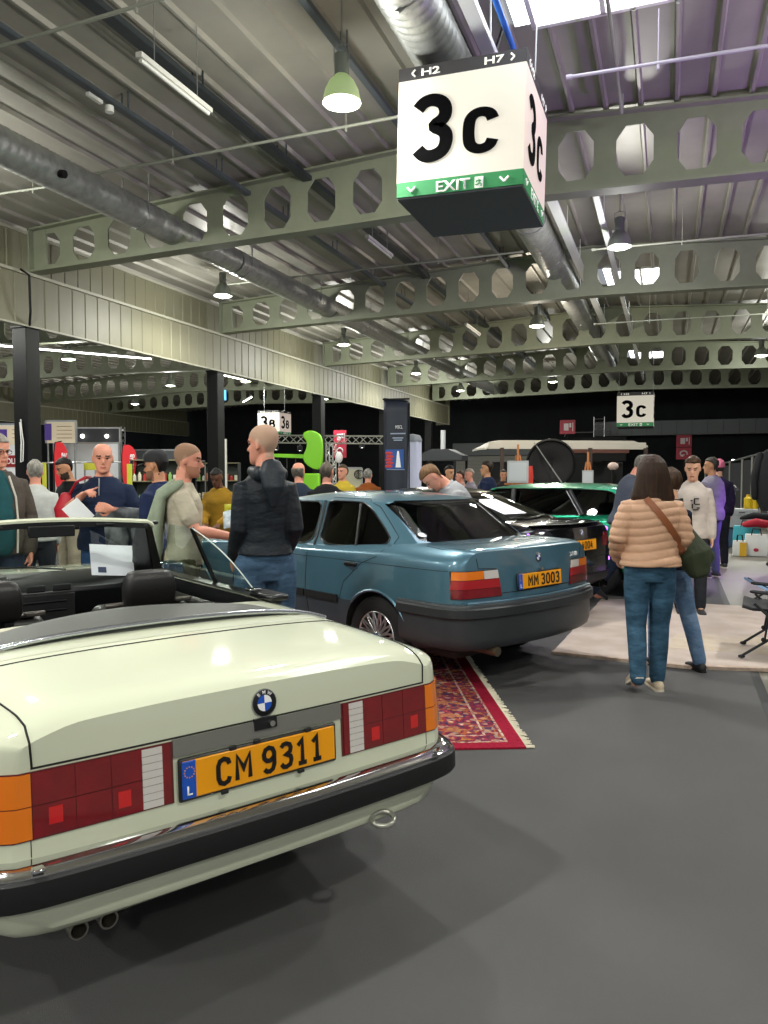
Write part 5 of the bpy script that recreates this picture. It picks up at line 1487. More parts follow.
# lime green aerial lift
LM = mat('lime green paint', '7fd010', .4)
p0 = at(268, 455, 22); t = thing('boom_lift', 'lime green boom lift behind the black column', 'lift', (p0.x, p0.y, 0), rad(20))
MB().rings([[(x, -.06, z - h), (x, .06, z - h), (x, .06, z + h), (x, -.06, z + h)] for x, z, h in ((0, 2.12, .05), (1.5, 2.08, .06))]).build('arm', LM, t, bevel=.01)
MB().prism(chaikin([(.95, 1.95), (1.55, 1.6), (1.6, 2.3), (1.55, 2.75), (1.2, 2.85), (.98, 2.7), (1.2, 2.45)], 2), 'y', -.2, .2).build('boom_head', LM, t, bevel=.02)
MB().box((1.25, 0, .8), (.5, .4, 1.6)).build('turret', LM, t, bevel=.04)
MB().box((.9, 0, .35), (1.9, .9, .5)).build('chassis', M_DKGREY, t, bevel=.05)
for x in (.2, 1.6):
    for y in (-.45, .45): MB().lathe([(.1, -.1), (.28, -.1), (.3, -.06), (.3, .06), (.28, .1), (.1, .1)], 20, Matrix.Translation((x, y, .3)) @ Matrix.Rotation(PI / 2, 4, 'X')).build('wheel', M_TYRE, t, smooth=40)
for k in range(4): MB().cyl((.05 + k * .25, 0, 1.75), (.05 + k * .25, 0, 2.1), .014, 6).build('guard_post', M_DKGREY, t)
# pale machine board with black knob, and lamp head
p = panel('display_board', 340, 362, 468, None, 19.0, mat('pale grey board', 'a9a890', .6), 'pale board with a black disc behind the man in black jacket', 'board')
o = MB().lathe([(0, -.03), (.10, -.03), (.12, 0)], 20, Matrix.Translation((p['W'] * .36, -.05, p['H'] - .16)) @ Matrix.Rotation(PI / 2, 4, 'X')).build('disc', M_BLKST, p)
q = at(339, 462, 20); t = thing('floor_lamp', 'white lamp on a pole in front of the red fire sign', 'lamp', (q.x, q.y, 0))
MB().cyl((0, 0, 0), (0, 0, q.z), .02, 8).build('pole', M_STEEL, t); MB().ell((0, 0, q.z + .12), (.10, .10, .15), 14, 10).build('lamp_shade', mat('lamp white', 'e8e8e8', .5), t, smooth=60); MB().lathe([(.2, 0), (.2, .02), (.02, .03)], 16).build('base', M_STEEL, t)
# fire point signs on the back wall
def fire_sign(px, py, d, w, h, label, n=1):
    c = at(px, py, d); t = thing('fire_sign', label, 'sign', c, 0)
    for k in range(n):
        z0 = -k * (h + .03)
        f = MB().box((0, 0, z0), (w, .02, h)).build('sign_board', mat('fire sign red', '9c1530', .5), t, bevel=.004)
        mw = mat('faded white print', 'c9bcc0', .5)
        if k == 0:
            MB().box((-.08 * w, -.014, z0), (w * .3, .01, h * .5)).box((w * .18, -.014, z0 + h * .12), (w * .12, .01, h * .3)).box((w * .34, -.014, z0), (w * .05, .01, h * .6)).build('pictogram', mw, f)
        else:
            mb = MB(); mb.tube([(w * .22 * math.cos(a), -.014, z0 + h * .22 * math.sin(a)) for a in np.linspace(-.4, 4.6, 16)], w * .05, 6); mb.tube([(-w * .2, -.014, z0 - h * .2), (w * .05, -.014, z0 - h * .1)], w * .05, 6); mb.build('hose_pictogram', mw, f)
    MB().cyl((0, .02, -h * .5 if n == 1 else -h * 1.2), (0, .02, -c.z), .02, 6).build('post', M_BLKST, t)
fire_sign(567.5, 427, 36, .72, .66, 'red fire sign on the dark wall above the white awning')
fire_sign(684, 441, 36, .68, .56, 'pair of stacked red fire signs above the boy in cream sweatshirt', 2)
fire_sign(340, 437, 34, .62, .60, 'pair of stacked red fire signs behind the lighting truss', 2)
# tall dark banner
c = at(396, 477, 14.0); t = thing('roll_banner', 'tall dark blue banner with red and blue picture behind the blue sedan roof', 'banner', (c.x, c.y, 0), facing(c) + rad(-12))
g = []
for j in range(15):
    z = j / 14 * 2.90; row = []
    for i in range(9):
        x = -.235 + .47 * i / 8
        row.append((x * (1 - .10 * (1 - z / 2.9)), .02 * math.sin(i * 1.3 + z) * (1 - z / 3), z + (.06 * (1 - i / 8) if j == 14 else 0)))
    g.append(row)
o = MB().sheet(g).build('banner_cloth', mat('dark banner cloth', '222836', .55, noise=.2, nscale=2), t, smooth=70, recalc=False); md = o.modifiers.new('s', 'SOLIDIFY'); md.thickness = .012
MB().cyl((.245, 0, 0), (.245, 0, 2.86), .014, 8).build('side_pole', M_BLKST, t)
MB().box((0, 0, 2.93), (.50, .03, .03), rz=0).build('top_rail', M_BLKST, t); MB().box((0, .02, .03), (.5, .3, .05)).build('foot', M_BLKST, t)
pc = MB().box((-.02, -.030, 1.83), (.34, .006, .36)).build('picture', mat('banner picture blue', '1f4f9a', .5), t)
for k in range(5): MB().ell((-.13 + .02 * (k % 2), -.034, 1.70 + .06 * k), (.075, .004, .028), 12, 6).build('red_mark', mat('banner red', 'c0332c', .5), pc)
MB().prism([(.0, 1.68), (.10, 1.68), (.06, 1.98), (.03, 1.98)], 'y', -.04, -.034).build('white_mark', M_WHITEPAINT, pc)
for k, (z, w) in enumerate(((2.22, .20), (2.18, .16), (2.30, .28))): MB().box((.04, -.022, z), (w, .004, .022)).build('text_line', mat('pale print', '9aa6bc', .5), t)
text_mesh('banner_letters', 'M3CL', M_WHITEPAINT, .06, .13, t, Matrix.Translation((.06, -.024, 2.42)), .003)
MB().box((0, -.026, 1.64), (.34, .004, .012)).build('text_line', mat('pale print', '9aa6bc', .5), t)
# white draped column right of it
c = at(412.5, 477, 15.2); t = thing('draped_column', 'white fabric draped column right of the dark banner', 'column', (c.x, c.y, 0))
rg = []
for z in np.linspace(0.02, 2.22, 20):
    rg.append([((.17 + .012 * math.sin(7 * a + z * 3)) * math.cos(a), (.17 + .012 * math.sin(7 * a + z * 3)) * math.sin(a), z) for a in np.linspace(0, 2 * PI, 37)[:-1]])
MB().rings(rg).build('drape', mat('white drape', 'cdd0e8', .7), t, smooth=60)
MB().lathe([(.18, 2.2), (.19, 2.24), (.15, 2.33), (.02, 2.36)], 24).build('crown', mat('grey crown', '8a8f96', .5), t, smooth=40)
# cone roofed stall light above the shutter
c = at(443, 452, 30); t = thing('extractor_hood', 'dark extractor hood with a pale pipe before the roller shutter', 'hood', (c.x, c.y, 0))
MB().prism([(-.9, c.z - .35), (.9, c.z - .35), (.9, c.z - .15), (.35, c.z + .1), (-.35, c.z + .1), (-.9, c.z - .15)], 'y', -.5, .5).build('canopy', M_DKGREY, t, bevel=.01)
MB().cyl((0, 0, c.z + .1), (0, 0, c.z + .85), .10, 14).build('flue', mat('flue steel', 'c9ccce', .4, metal=.3), t, smooth=50)
for s in (-.85, .85): MB().box((s, .4, (c.z - .3) / 2), (.08, .08, c.z - .3)).build('leg', M_BLKST, t)
# stage trailer with awning
c0, c1 = at(484, 446, 22), at(645, 440, 22.5)
ang = math.atan2(c1.y - c0.y, c1.x - c0.x); L = (c1 - c0).xy.length
t = thing('stage_trailer', 'black stage trailer with long white curved awning roof', 'trailer', (c0.x, c0.y, 0), ang)
H = 2.42
sec = lambda y: H + .10 * math.cos((y - .6) / 1.7 * 1.2)
rg = []
for x in np.linspace(0, L, 12):
    e = max(0, 1 - x / .5); e2 = max(0, 1 - (L - x) / .5)
    rg.append([(x, y, sec(y) - .22 * e * e - .14 * e2 * e2 + o_) for y, o_ in [(yy, 0) for yy in np.linspace(-.2, 1.5, 12)] + [(yy, .05) for yy in np.linspace(1.5, -.2, 12)]])
MB().rings(rg).build('awning', mat('white awning', 'c9c5ba', .6, noise=.1, nscale=1), t, smooth=50)
MB().box((L / 2, -.22, H - .02), (L * .97, .05, .20)).build('awning_front', mat('white awning', 'c9c5ba', .6), t, bevel=.01)
MB().box((L * .5, 1.2, 1.0), (L * .86, .9, 1.9)).build('trailer_body', mat('black trailer side', '0c0e10', .7), t, bevel=.03)
MB().box((L * .66, -.3, H - .18), (L * .4, .3, .10)).build('bronze_beam', mat('bronze beam', '5a3326', .5), t)
for x in (.35, L * .38, L * .60, L - .30): MB().box((x, -.7, (H - .1) / 2), (.09, .09, H - .1)).build('post', mat('brown post', '3a2b24', .6), t)
MB().box((L * .52, -.5, 1.05), (.5, .5, 2.1)).build('equipment_tower', M_BLKST, t, bevel=.02)
# big satellite dish like disc
c = at(551, 463, 20.5); t = thing('round_fan', 'large round dark fan disc leaning under the white awning', 'fan', (c.x, c.y, 0), facing(c))
z0 = c.z
MB().lathe([(.62, -.03), (.66, 0), (.66, .05), (.62, .07), (.58, .03), (.60, -.02)], 40, Matrix.Translation((0, 0, z0)) @ Matrix.Rotation(PI / 2 + .12, 4, 'X')).build('rim_ring', M_BLKST, t, smooth=40)
MB().lathe([(0, -.10), (.10, -.08), (.3, .01), (.6, .03)], 40, Matrix.Translation((0, 0, z0)) @ Matrix.Rotation(PI / 2 + .12, 4, 'X')).build('dish', mat('dark dish', '0d0d11', .8), t, smooth=60)
MB().cyl((-.45, -.1, z0 + .55), (.3, -.2, z0 - .55), .018, 6).build('stay', M_STEEL, t)
MB().cyl((0, .1, 0), (0, .1, z0), .05, 10).box((0, .1, .05), (.8, .6, .1)).build('stand', M_BLKST, t)
# easels with white canvases
def easel(px, d, py, w, h, label):
    c = at(px, py, d); t = thing('easel', label, 'easel', (c.x, c.y, 0), facing(c)); W_ = mat('easel wood', 'b4703a', .6)
    for a in (-.3, .3): MB().cyl((a, 0, 0), (a * .1, .04, c.z), .018, 6).build('leg', W_, t)
    MB().cyl((0, .5, 0), (0, .06, c.z - .1), .018, 6).build('leg', W_, t)
    MB().box((0, -.03, c.z - .1), (.04, .03, .6)).build('mast', W_, t)
    MB().box((0, -.02, c.z - .55 - h * .0), (w + .1, .05, .03)).build('ledge', W_, t)
    cv = MB().box((0, -.05, c.z - .53 + h / 2), (w, .03, h)).build('canvas', mat('canvas white', 'a9acac', .6), t)
    MB().box((0, -.068, c.z - .53 + h / 2), (w * .8, .004, h * .82)).build('mount', mat('canvas grey', 'b7bbbd', .6), cv)
easel(518, 14.5, 455, .40, .42, 'wooden easel with white canvas left of the round fan')
easel(588, 15.5, 462, .22, .36, 'easel with small white canvas right of the round fan')
# red figure-like cloth stand
c = at(530, 466, 15); t = thing('red_windsock', 'small red cloth column beside the wooden easel', 'cloth', (c.x, c.y, 0))
MB().lathe([(.10, 0), (.09, .6), (.05, 1.2), (.07, 1.5), (.05, c.z)], 14).build('cloth', mat('red orange cloth', 'd23a2a', .6), t, smooth=60)
# small round lamp posts before the trailer
for px, py, lab in ((613, 467, 'cluster lamp on a dark post behind the older man'), ):
    c = at(px, py, 17); t = thing('lamp_post', lab, 'lamp', (c.x, c.y, 0))
    MB().cyl((0, 0, 0), (0, 0, c.z), .03, 8).build('pole', M_BLKST, t); MB().ell((0, 0, c.z + .02), (.12, .12, .09), 12, 8).build('lamp_shade', mat('pinkish lamp', 'c9b2a8', .5), t, smooth=60)
# ladder on the wall by the distant sign
c = at(599, 437, 38); t = thing('wall_ladder', 'small metal ladder and rail on the dark wall left of the far sign', 'ladder', (c.x, c.y, c.z))
for s in (-.25, .25): MB().cyl((s, 0, 0), (s, 0, 1.0), .03, 6).build('stile', M_STEEL, t)
for k in range(4): MB().cyl((-.25, 0, .15 + k * .25), (.25, 0, .15 + k * .25), .022, 6).build('rung', M_STEEL, t)
MB().tube([(-1.7, 0, .05), (-1.6, 0, .25), (.6, 0, .25), (.6, 0, 0)], .03, 6).build('guard_rail', M_STEEL, t)
MB().box((0, .2, -.6), (2.6, .4, 1.2)).build('platform_box', M_BLKST, t); MB().box((0, .2, -c.z / 2 - .5), (.3, .3, c.z - 1.0)).build('support', M_BLKST, t)
# right hand stand: fence rail, posts, coat, cabinet and goods
a, b = at(704, 468.5, 31), at(778, 449, 20.5)
t = thing('stand_fence', 'receding white topped fence of a stand at the right edge', 'fence', (a.x, a.y, 0))
d = Vector((b.x - a.x, b.y - a.y, 0)); za, zb2 = a.z, b.z
MB().cyl((0, 0, za), (d.x, d.y, zb2), .028, 10).build('top_rail', M_STEEL, t, smooth=50)
for f in (.03, .30, .45, .62, .74, .84, .93):
    MB().box((d.x * f, d.y * f, (za + (zb2 - za) * f) / 2), (.06, .06, za + (zb2 - za) * f)).build('post', mat('grey post', '9a9890', .5), t)
for f0, f1 in ((.03, .30), (.30, .45), (.45, .62), (.62, .74), (.74, .84), (.84, .93)):
    q0, q1 = d * (f0 + .01), d * (f1 - .01); zz = za + (zb2 - za) * (f0 + f1) / 2 - .10
    MB().rings([[(q.x - .01, q.y, .05), (q.x + .01, q.y, .05), (q.x + .01, q.y, zz), (q.x - .01, q.y, zz)] for q in (q0, q1)]).build('infill', mat('dark grey infill', '22262a', .7), t)
c = at(733.5, 460.2, 26.6); o = MB().ell((0, 0, 0), (.07, .05, .03), 12, 8).build('clip_lamp', mat('clip lamp', 'ffffff', .4, emit=(.9, .95, 1), estr=7)); o.location = c; tag(o, 'tiny white clip lamp on the receding fence rail', 'lamp')
# coat on the fence
c = at(772, 480, 13.5); t = thing('hanging_coat', 'black coat hanging on the fence at the right edge', 'coat', (c.x, c.y, 0))
rg = []
for z, w, y in ((.9, .16, .10), (1.1, .24, .12), (1.4, .25, .12), (1.75, .23, .11), (1.95, .15, .08), (2.02, .04, .03)):
    rg.append([(w * math.cos(q) * (1 + .08 * math.sin(5 * q)), y * math.sin(q), z) for q in np.linspace(0, 2 * PI, 25)[:-1]])
MB().rings(rg).build('coat_body', mat('black coat cloth', '0f1013', .8), t, smooth=60)
for s in (-1, 1): MB().limb([(s * .2, 0, 1.88), (s * .28, 0, 1.5), (s * .27, 0, 1.15)], [.07, .07, .06]).build('sleeve', mat('black coat cloth', '0f1013', .8), t, smooth=60)
MB().cyl((0, 0, .02), (0, 0, 2.05), .015, 6).build('hook_stand', M_BLKST, t)
# cabinet
def ground_at(px, py):
    d = CP.z / -((CD + CR * ((px - 384) / FPX) + CU * ((512 - py) / FPX)).z)
    return CP + (CD + CR * ((px - 384) / FPX) + CU * ((512 - py) / FPX)) * d, d
g0, dd = ground_at(741, 547)
t = thing('drawer_cabinet', 'grey white metal cabinet with yellow jugs on top at the right stand', 'cabinet', (g0.x, g0.y, 0), facing(g0) + rad(6)); W_, H_ = 30 / FPX * dd, 38 / FPX * dd
MB().box((0, .25, H_ / 2), (W_, .5, H_)).build('body', mat('cabinet white', 'b5b7b8', .5), t, bevel=.01)
for s in (-1, 1):
    dr = MB().box((s * W_ / 4, -.008, H_ * .42), (W_ / 2 - .02, .016, H_ * .78)).build('door', mat('cabinet white', 'b5b7b8', .5), t, bevel=.003)
    MB().box((s * .04, -.025, H_ * .5), (.012, .02, .1)).build('door_handle', M_DKGREY, dr)
dr = MB().box((0, -.008, H_ * .91), (W_ - .03, .016, H_ * .13)).build('drawer', mat('cabinet white', 'b5b7b8', .5), t, bevel=.003); MB().box((0, -.025, H_ * .91), (.12, .02, .015)).build('drawer_handle', M_DKGREY, dr)
cz = H_; R_ = Matrix.Rotation(facing(g0) + rad(6), 3, 'Z')
def on_cab(x, y, dz=0): return Vector((g0.x, g0.y, cz + dz)) + R_ @ Vector((x, y, 0))
for x, y, r, h, m, lab, nm, ct in ((.14, .2, .085, .28, M_YEL, 'larger yellow jug on the metal cabinet', 'jug', 'jug'), (.27, .22, .07, .24, M_YEL, 'smaller yellow jug at the right end of the metal cabinet', 'jug', 'jug'), (-.17, .2, .055, .42, M_CREAM, 'tall cream bottle on the metal cabinet', 'bottle', 'bottle'), (-.27, .22, .05, .22, M_CREAM, 'short cream bottle at the left end of the metal cabinet', 'bottle', 'bottle')):
    m2 = mat('yellow plastic', 'd9b81a', .4) if m is M_YEL else mat('cream plastic', 'c4bfae', .4)
    t = thing(nm, lab, ct, on_cab(x, y)); MB().lathe([(0, 0), (r, 0), (r, h * .8), (r * .5, h * .92), (r * .4, h), (0, h)], 18).build('body', m2, t, smooth=40)
    MB().cyl((0, 0, h), (0, 0, h + .03), r * .42, 14).build('cap', M_DKGREY if m is M_CREAM else m2, t)
    if nm == 'jug': MB().tube([(r * .6, 0, h * .85), (r * 1.35, 0, h * .75), (r * 1.35, 0, h * .35), (r * .95, 0, h * .25)], .014, 6).build('handle', m2, t)
# arm lamp
g1, d1 = ground_at(722, 548)
t = thing('arm_lamp', 'curved white arm lamp left of the metal cabinet', 'lamp', (g1.x, g1.y, 0))
MB().tube([(0, 0, 0), (0, 0, 1.05), (.03, 0, 1.26), (.12, 0, 1.34), (.22, 0, 1.32), (.26, 0, 1.26)], .012, 8).build('arm', mat('arm white', 'd5d5d0', .4), t, smooth=60)
MB().lathe([(.15, 0), (.14, .03), (.02, .04)], 18).build('base', M_DKGREY, t); MB().lathe([(.03, .06), (.07, 0)], 16, Matrix.Translation((.26, 0, 1.22))).build('lamp_shade', M_DKGREY, t)
# blue crate, bags
t = thing('storage_crate', 'blue grey plastic crate left of the metal cabinet', 'crate', (g1.x + .12, g1.y + .35, 0), rad(5))
MB().box((0, 0, .21), (.42, .34, .40)).build('body', mat('blue crate', '47607e', .5), t, bevel=.02); MB().box((0, 0, .42), (.46, .38, .03)).build('lid', mat('dark lid', '23272c', .5), t, bevel=.01)
def bag(px, py, w, dpt, h, m, label, band=None, name='shopping_bag', rz=0, mark=None):
    g, d = ground_at(px, py); t = thing(name, label, 'bag', (g.x, g.y, 0), facing(g) + rz)
    mb = MB(); mb.rings([[(sx * w / 2 * k, sy * dpt / 2 * k2, z) for sx, sy in ((-1, -1), (1, -1), (1, 1), (-1, 1))] for z, k, k2 in ((0, .92, .9), (h * .1, 1, 1), (h * .6, 1.02, 1), (h, .96, .55))], cap=True)
    mb.build('body', m, t, bevel=.012)
    for s in (-1, 1): MB().tube([(-w * .22, s * dpt * .26, h * .92), (-w * .16, s * dpt * .34, h + .10), (w * .16, s * dpt * .34, h + .10), (w * .22, s * dpt * .26, h * .92)], .01, 6).build('handle', M_BLKST, t)
    if band: MB().box((w * .22, -dpt * .5 - .004, h * .45), (w * .5, .012, h * .86)).build('side_print', band, t)
    if mark: MB().ell((0, -dpt * .5 - .006, h * .3), (.045, .01, .035), 12, 8).build('mark', mark, t)
    return t
M_BWH = mat('bag white', 'd8d8d4', .5)
bag(739.5, 556, .24, .14, .30, M_BWH, 'white and yellow paper bag on the floor before the cabinet', mat('bag yellow', 'd3a51c', .5), rz=.1)
bag(756, 556, .40, .22, .42, M_BWH, 'large white shopping bag with small red mark on the concrete', mark=mat('bag red', 'b02040', .5))
bag(746, 550, .50, .25, .50, mat('bag turquoise', '3ab0c0', .5), 'turquoise and dark bag behind the white shopping bags')
g, d = ground_at(757, 553)
o = MB().limb([(-.22, 0, 0), (-.05, -.03, .04), (.12, .02, .01), (.25, 0, .02)], [.08, .11, .10, .07], 12, flat=.8).build('folded_jacket', mat('red jacket cloth', 'b81f36', .7), smooth=60); o.location = (g.x + .02, g.y + .05, .56); tag(o, 'red jacket heaped over the white shopping bag', 'jacket')
o = MB().limb([(-.3, 0, 0), (-.1, .03, .05), (.15, -.02, .03), (.4, 0, 0)], [.06, .10, .10, .07], 12, flat=.7).build('folded_jacket', mat('dark jacket cloth', '15181e', .8), smooth=60); o.location = (g.x + .05, g.y + .25, .68); tag(o, 'dark blue jacket heaped on top of the bags', 'jacket')
# folding camp chair, right edge
g, d = ground_at(738, 662)
t = thing('camp_chair', 'black folding camp chair standing on the cream rug at the right edge', 'chair', (g.x + .02, g.y, .03), rad(-6))
MF = mat('chair frame', '26282a', .4, metal=.4); MC = mat('chair cloth', '131417', .8)
# local x to the right (depth of chair), y away
for y in (0.0, .56):
    MB().tube([(0, y, .02), (.30, y, .25), (.62, y, .50)], .011, 8).build('leg', MF, t)
    MB().tube([(.62, y, .02), (.30, y, .27), (.09, y, .46)], .011, 8).build('leg', MF, t)
    MB().tube([(.17, y, .16), (.20, y, .38), (.20, y, .53)], .009, 8).build('arm_post', MF, t)
    MB().tube([(.26, y, .20), (.54, y, .42)], .008, 6).build('brace', MF, t)
    MB().ell((.005, y, .02), (.028, .02, .015), 10, 6).build('foot', MC, t)
    MB().ell((.165, y, .17), (.022, .022, .02), 10, 6).build('joint', MC, t)
    MB().limb([(.08, y, .555), (.30, y, .545), (.62, y, .54)], [.028, .032, .028], 10, flat=.5).build('armrest', MC, t, smooth=60)
    MB().tube([(.60, y, .45), (.66, y, .75), (.72, y, 1.0)], .011, 8).build('back_post', MF, t)
g2 = [[(.0 + .62 * i / 8, .56 * j / 6, .40 - .03 * math.sin(PI * i / 8) * math.sin(PI * j / 6) + (.02 if i == 0 else 0)) for j in range(7)] for i in range(9)]
o = MB().sheet(g2).build('seat', MC, t, smooth=60, recalc=False); md = o.modifiers.new('s', 'SOLIDIFY'); md.thickness = .02
g2 = [[(.62 + .10 * i / 6 + .03 * math.sin(PI * j / 6), .56 * j / 6, .50 + .50 * i / 6) for j in range(7)] for i in range(7)]
o = MB().sheet(g2).build('backrest', MC, t, smooth=60, recalc=False); md = o.modifiers.new('s', 'SOLIDIFY'); md.thickness = .015
# pale blue folding stool further back
g, d = ground_at(766, 606)
t = thing('camp_stool', 'pale blue folded camp stool behind the black chair', 'stool', (g.x + .1, g.y, 0), rad(10))
MB().rings([[(-.28 + .5 * f, -.25, .28 - .10 * math.sin(PI * f)), (-.28 + .5 * f, .25, .28 - .10 * math.sin(PI * f)), (-.28 + .5 * f, .25, .31 - .10 * math.sin(PI * f)), (-.28 + .5 * f, -.25, .31 - .10 * math.sin(PI * f))] for f in np.linspace(0, 1, 8)]).build('seat', mat('pale blue cloth', '8fb4dc', .7), t, smooth=50)
for s in (-.22, .22): MB().cyl((-.25, s, 0), (.22, s, .30), .012, 8).build('leg', MF, t); MB().cyl((.22, s, 0), (-.25, s, .30), .012, 8).build('leg', MF, t)
MB().tube([(-.1, 0, .5), (0, .05, .42), (.1, 0, .36), (.0, -.05, .33), (.15, 0, .30)], .02, 8).build('strap_bundle', MC, t)
# market goods behind the cap man and by the column (countable boxes and bottles)
rnd = random.Random(11)
def shelf_unit(px0, px1, ytop, d, label, rows, cols, grp):
    a, b = at(px0, ytop, d), at(px1, ytop, d); c = (a + b) / 2; L = (b - a).xy.length; rz = math.atan2(b.y - a.y, b.x - a.x)
    t = thing('market_shelf', label, 'shelf', (c.x, c.y, 0), rz); H = a.z
    for k in range(rows + 1): MB().box((0, .15, H * (1 - k * .26)), (L, .36, .025)).build('shelf_board', mat('shelf wood', '8a8468', .6), t)
    for s in (-1, 1): MB().box((s * L / 2, .15, H / 2), (.03, .36, H)).build('side_panel', M_DKGREY, t)
    MB().box((0, .33, H / 2), (L, .02, H)).build('back_panel', mat('shelf back', '3a4038', .7), t)
    R2 = Matrix.Rotation(rz, 3, 'Z')
    cols_ = ['c8b23a', '7fae5a', 'b03a30', 'd8d2b8', '4a7f8a', 'c87a4a', '9a9a3a', 'e0e0d0']
    for k in range(1, rows + 1):
        for i in range(cols):
            x = -L / 2 + L * (i + .5) / cols; h = rnd.uniform(.12, .22); w = L / cols * .36
            col = rnd.choice(cols_); pos = Vector((c.x, c.y, H * (1 - k * .26) + .0125)) + R2 @ Vector((x, .05, 0))
            if rnd.random() < .5:
                o = MB().lathe([(0, 0), (w, 0), (w, h * .7), (w * .4, h * .85), (w * .4, h), (0, h)], 10).build('bottle', mat('goods ' + col, col, .4), smooth=40); ct = 'bottle'
            else:
                o = MB().box((0, 0, h / 2), (w * 1.8, w * 1.6, h)).build('carton', mat('goods ' + col, col, .5), bevel=.004); ct = 'carton'
            o.location = pos; o.rotation_euler = (0, 0, rz)
            tag(o, f'small {ct} among the goods on {grp}', ct, 'goods on ' + grp + ' ' + ct)
shelf_unit(131, 182, 460, 17.5, 'market shelf with colourful goods behind the man with black cap', 3, 10, 'the shelf behind the capped man')
shelf_unit(196, 238, 463, 21, 'market shelf with colourful goods behind the man in mustard jacket', 2, 9, 'the shelf behind the mustard jacket')
q = at(203, 430, 18.5)
t = thing('light_pole', 'thin white pole beside the second black column', 'pole', (at(226, 470, 17).x, at(226, 470, 17).y, 0)); MB().cyl((0, 0, 0), (0, 0, 2.35), .025, 8).build('pole_tube', mat('pole white', 'c9c9bf', .4), t); MB().lathe([(.15, 0), (.15, .02), (.02, .03)], 16).build('base', M_STEEL, t)
# printed board glowing blue in the left hall
c = at(219, 395, 27); o = MB().box((0, 0, 0), (.5, .06, .36)).build('exit_light', mat('blue lit box', '3aa0e8', .4, emit=(.15, .55, .95), estr=1.6)); o.location = c; o.rotation_euler = (0, 0, facing(c)); tag(o, 'small blue lit sign hanging between the beams above the far 3B sign', 'sign')
mbx = MB().cyl(c + Vector((0, 0, .18)), (c.x, c.y, 6.2 - .052 * abs(c.x + 19.6) + .08), .008, 6).build('suspension_cable', M_STEEL, None); mbx.parent = o; mbx.matrix_parent_inverse = (Matrix.Translation(c) @ Matrix.Rotation(facing(c), 4, 'Z')).inverted()
# ------------------------------------------------------------------ people
AWAY, LEFT, TOWARD, RIGHT = 110.5, 200.5, 290.5, 20.5
def skinmat(name, c): return mat('skin ' + name, c, .55, bump=.05, bscale=60, spec=.35)
SK = {'fair': skinmat('fair', 'd3a184'), 'ruddy': skinmat('ruddy', 'd08f78'), 'tan': skinmat('tan', 'b98464'), 'dark': skinmat('dark', '5c3a28')}
M_EYE = mat('dark eye', '1c1512', .3)
def stretch(m, sc):
    """stretch a material's noise: folds lie across, strands run down"""
    nt = m.node_tree
    if 'stretched' in m: return m
    m['stretched'] = 1
    tc = [n for n in nt.nodes if n.type == 'TEX_COORD']
    if tc:
        mp = nt.nodes.new('ShaderNodeMapping'); mp.inputs['Scale'].default_value = sc
        outs = [l.to_socket for l in nt.links if l.from_node == tc[0]]
        nt.links.new(tc[0].outputs['Object'], mp.inputs['Vector'])
        for o in outs: nt.links.new(mp.outputs['Vector'], o)
    return m
def cloth(c, bump=.8, scale=7, rough=.85, var=None): return stretch(mat('cloth ' + c, c, rough, noise=.22, nscale=6, bump=bump, bscale=scale, spec=.2, var=var), (1, 1, 2.2))
def hairmat(c): return stretch(mat('hair ' + c, c, .55, noise=.5, nscale=9, bump=.3, bscale=10, spec=.25), (7, 7, .8))

def blend(mb, name, mats, parent, voxel, it=4, fac=.5):
    o = mb.build(name, mats, None)
    r = o.modifiers.new('r', 'REMESH'); r.mode = 'VOXEL'; r.voxel_size = voxel; r.use_smooth_shade = True
    s = o.modifiers.new('s', 'SMOOTH'); s.factor = fac; s.iterations = it
    bake(o)
    o.data.materials.clear()
    for m in (mats if isinstance(mats, (list, tuple)) else [mats]): o.data.materials.append(m)
    o.data.shade_smooth()
    o.parent = parent
    return o

HEAD = [(0.0, .022, .080, .030), (.008, .036, .088, .015), (.022, .048, .092, -.005), (.045, .058, .092, -.035), (.075, .066, .088, -.062), (.105, .071, .088, -.084), (.122, .073, .081, -.092),
        (.142, .075, .090, -.098), (.165, .076, .089, -.100), (.19, .072, .080, -.095), (.212, .060, .062, -.080), (.228, .042, .038, -.058), (.236, .020, .012, -.034)]
def head_mb(mb, T, big=1.0):
    rg = []
    for z, w, f, b in HEAD:
        cy, ry = (f + b) / 2, (f - b) / 2; r = []
        for j in range(28):
            a = 2 * PI * j / 28; x, y = w * math.cos(a), cy + ry * math.sin(a)
            if y > .05 and .110 < z < .135 and .012 < abs(x) < .05: y -= .008
            r.append((x, y, z))
        rg.append(r)
    mb.rings(rg, T=T)
    mb.limb([(0, .082, .128), (0, .098, .108), (0, .108, .092)], [.007, .010, .013], 10, T=T)
    mb.ell((0, .088, .080), (.016, .014, .006), 10, 6, T=T)
    mb.ell((0, .087, .056), (.024, .012, .006), 12, 6, T=T).ell((0, .086, .046), (.021, .012, .006), 12, 6, T=T)
    mb.ell((0, .080, .018), (.022, .018, .018), 12, 8, T=T)
    for s in (-1, 1):
        mb.ell((s * .031, .076, .122), (.013, .012, .009), 10, 8, T=T)
        mb.limb([(s * .014, .087, .139), (s * .033, .086, .144), (s * .050, .074, .140)], [.006, .007, .005], 8, T=T)
        mb.ell((s * .078, -.012, .112), (.008, .018, .032), 10, 10, T=T)

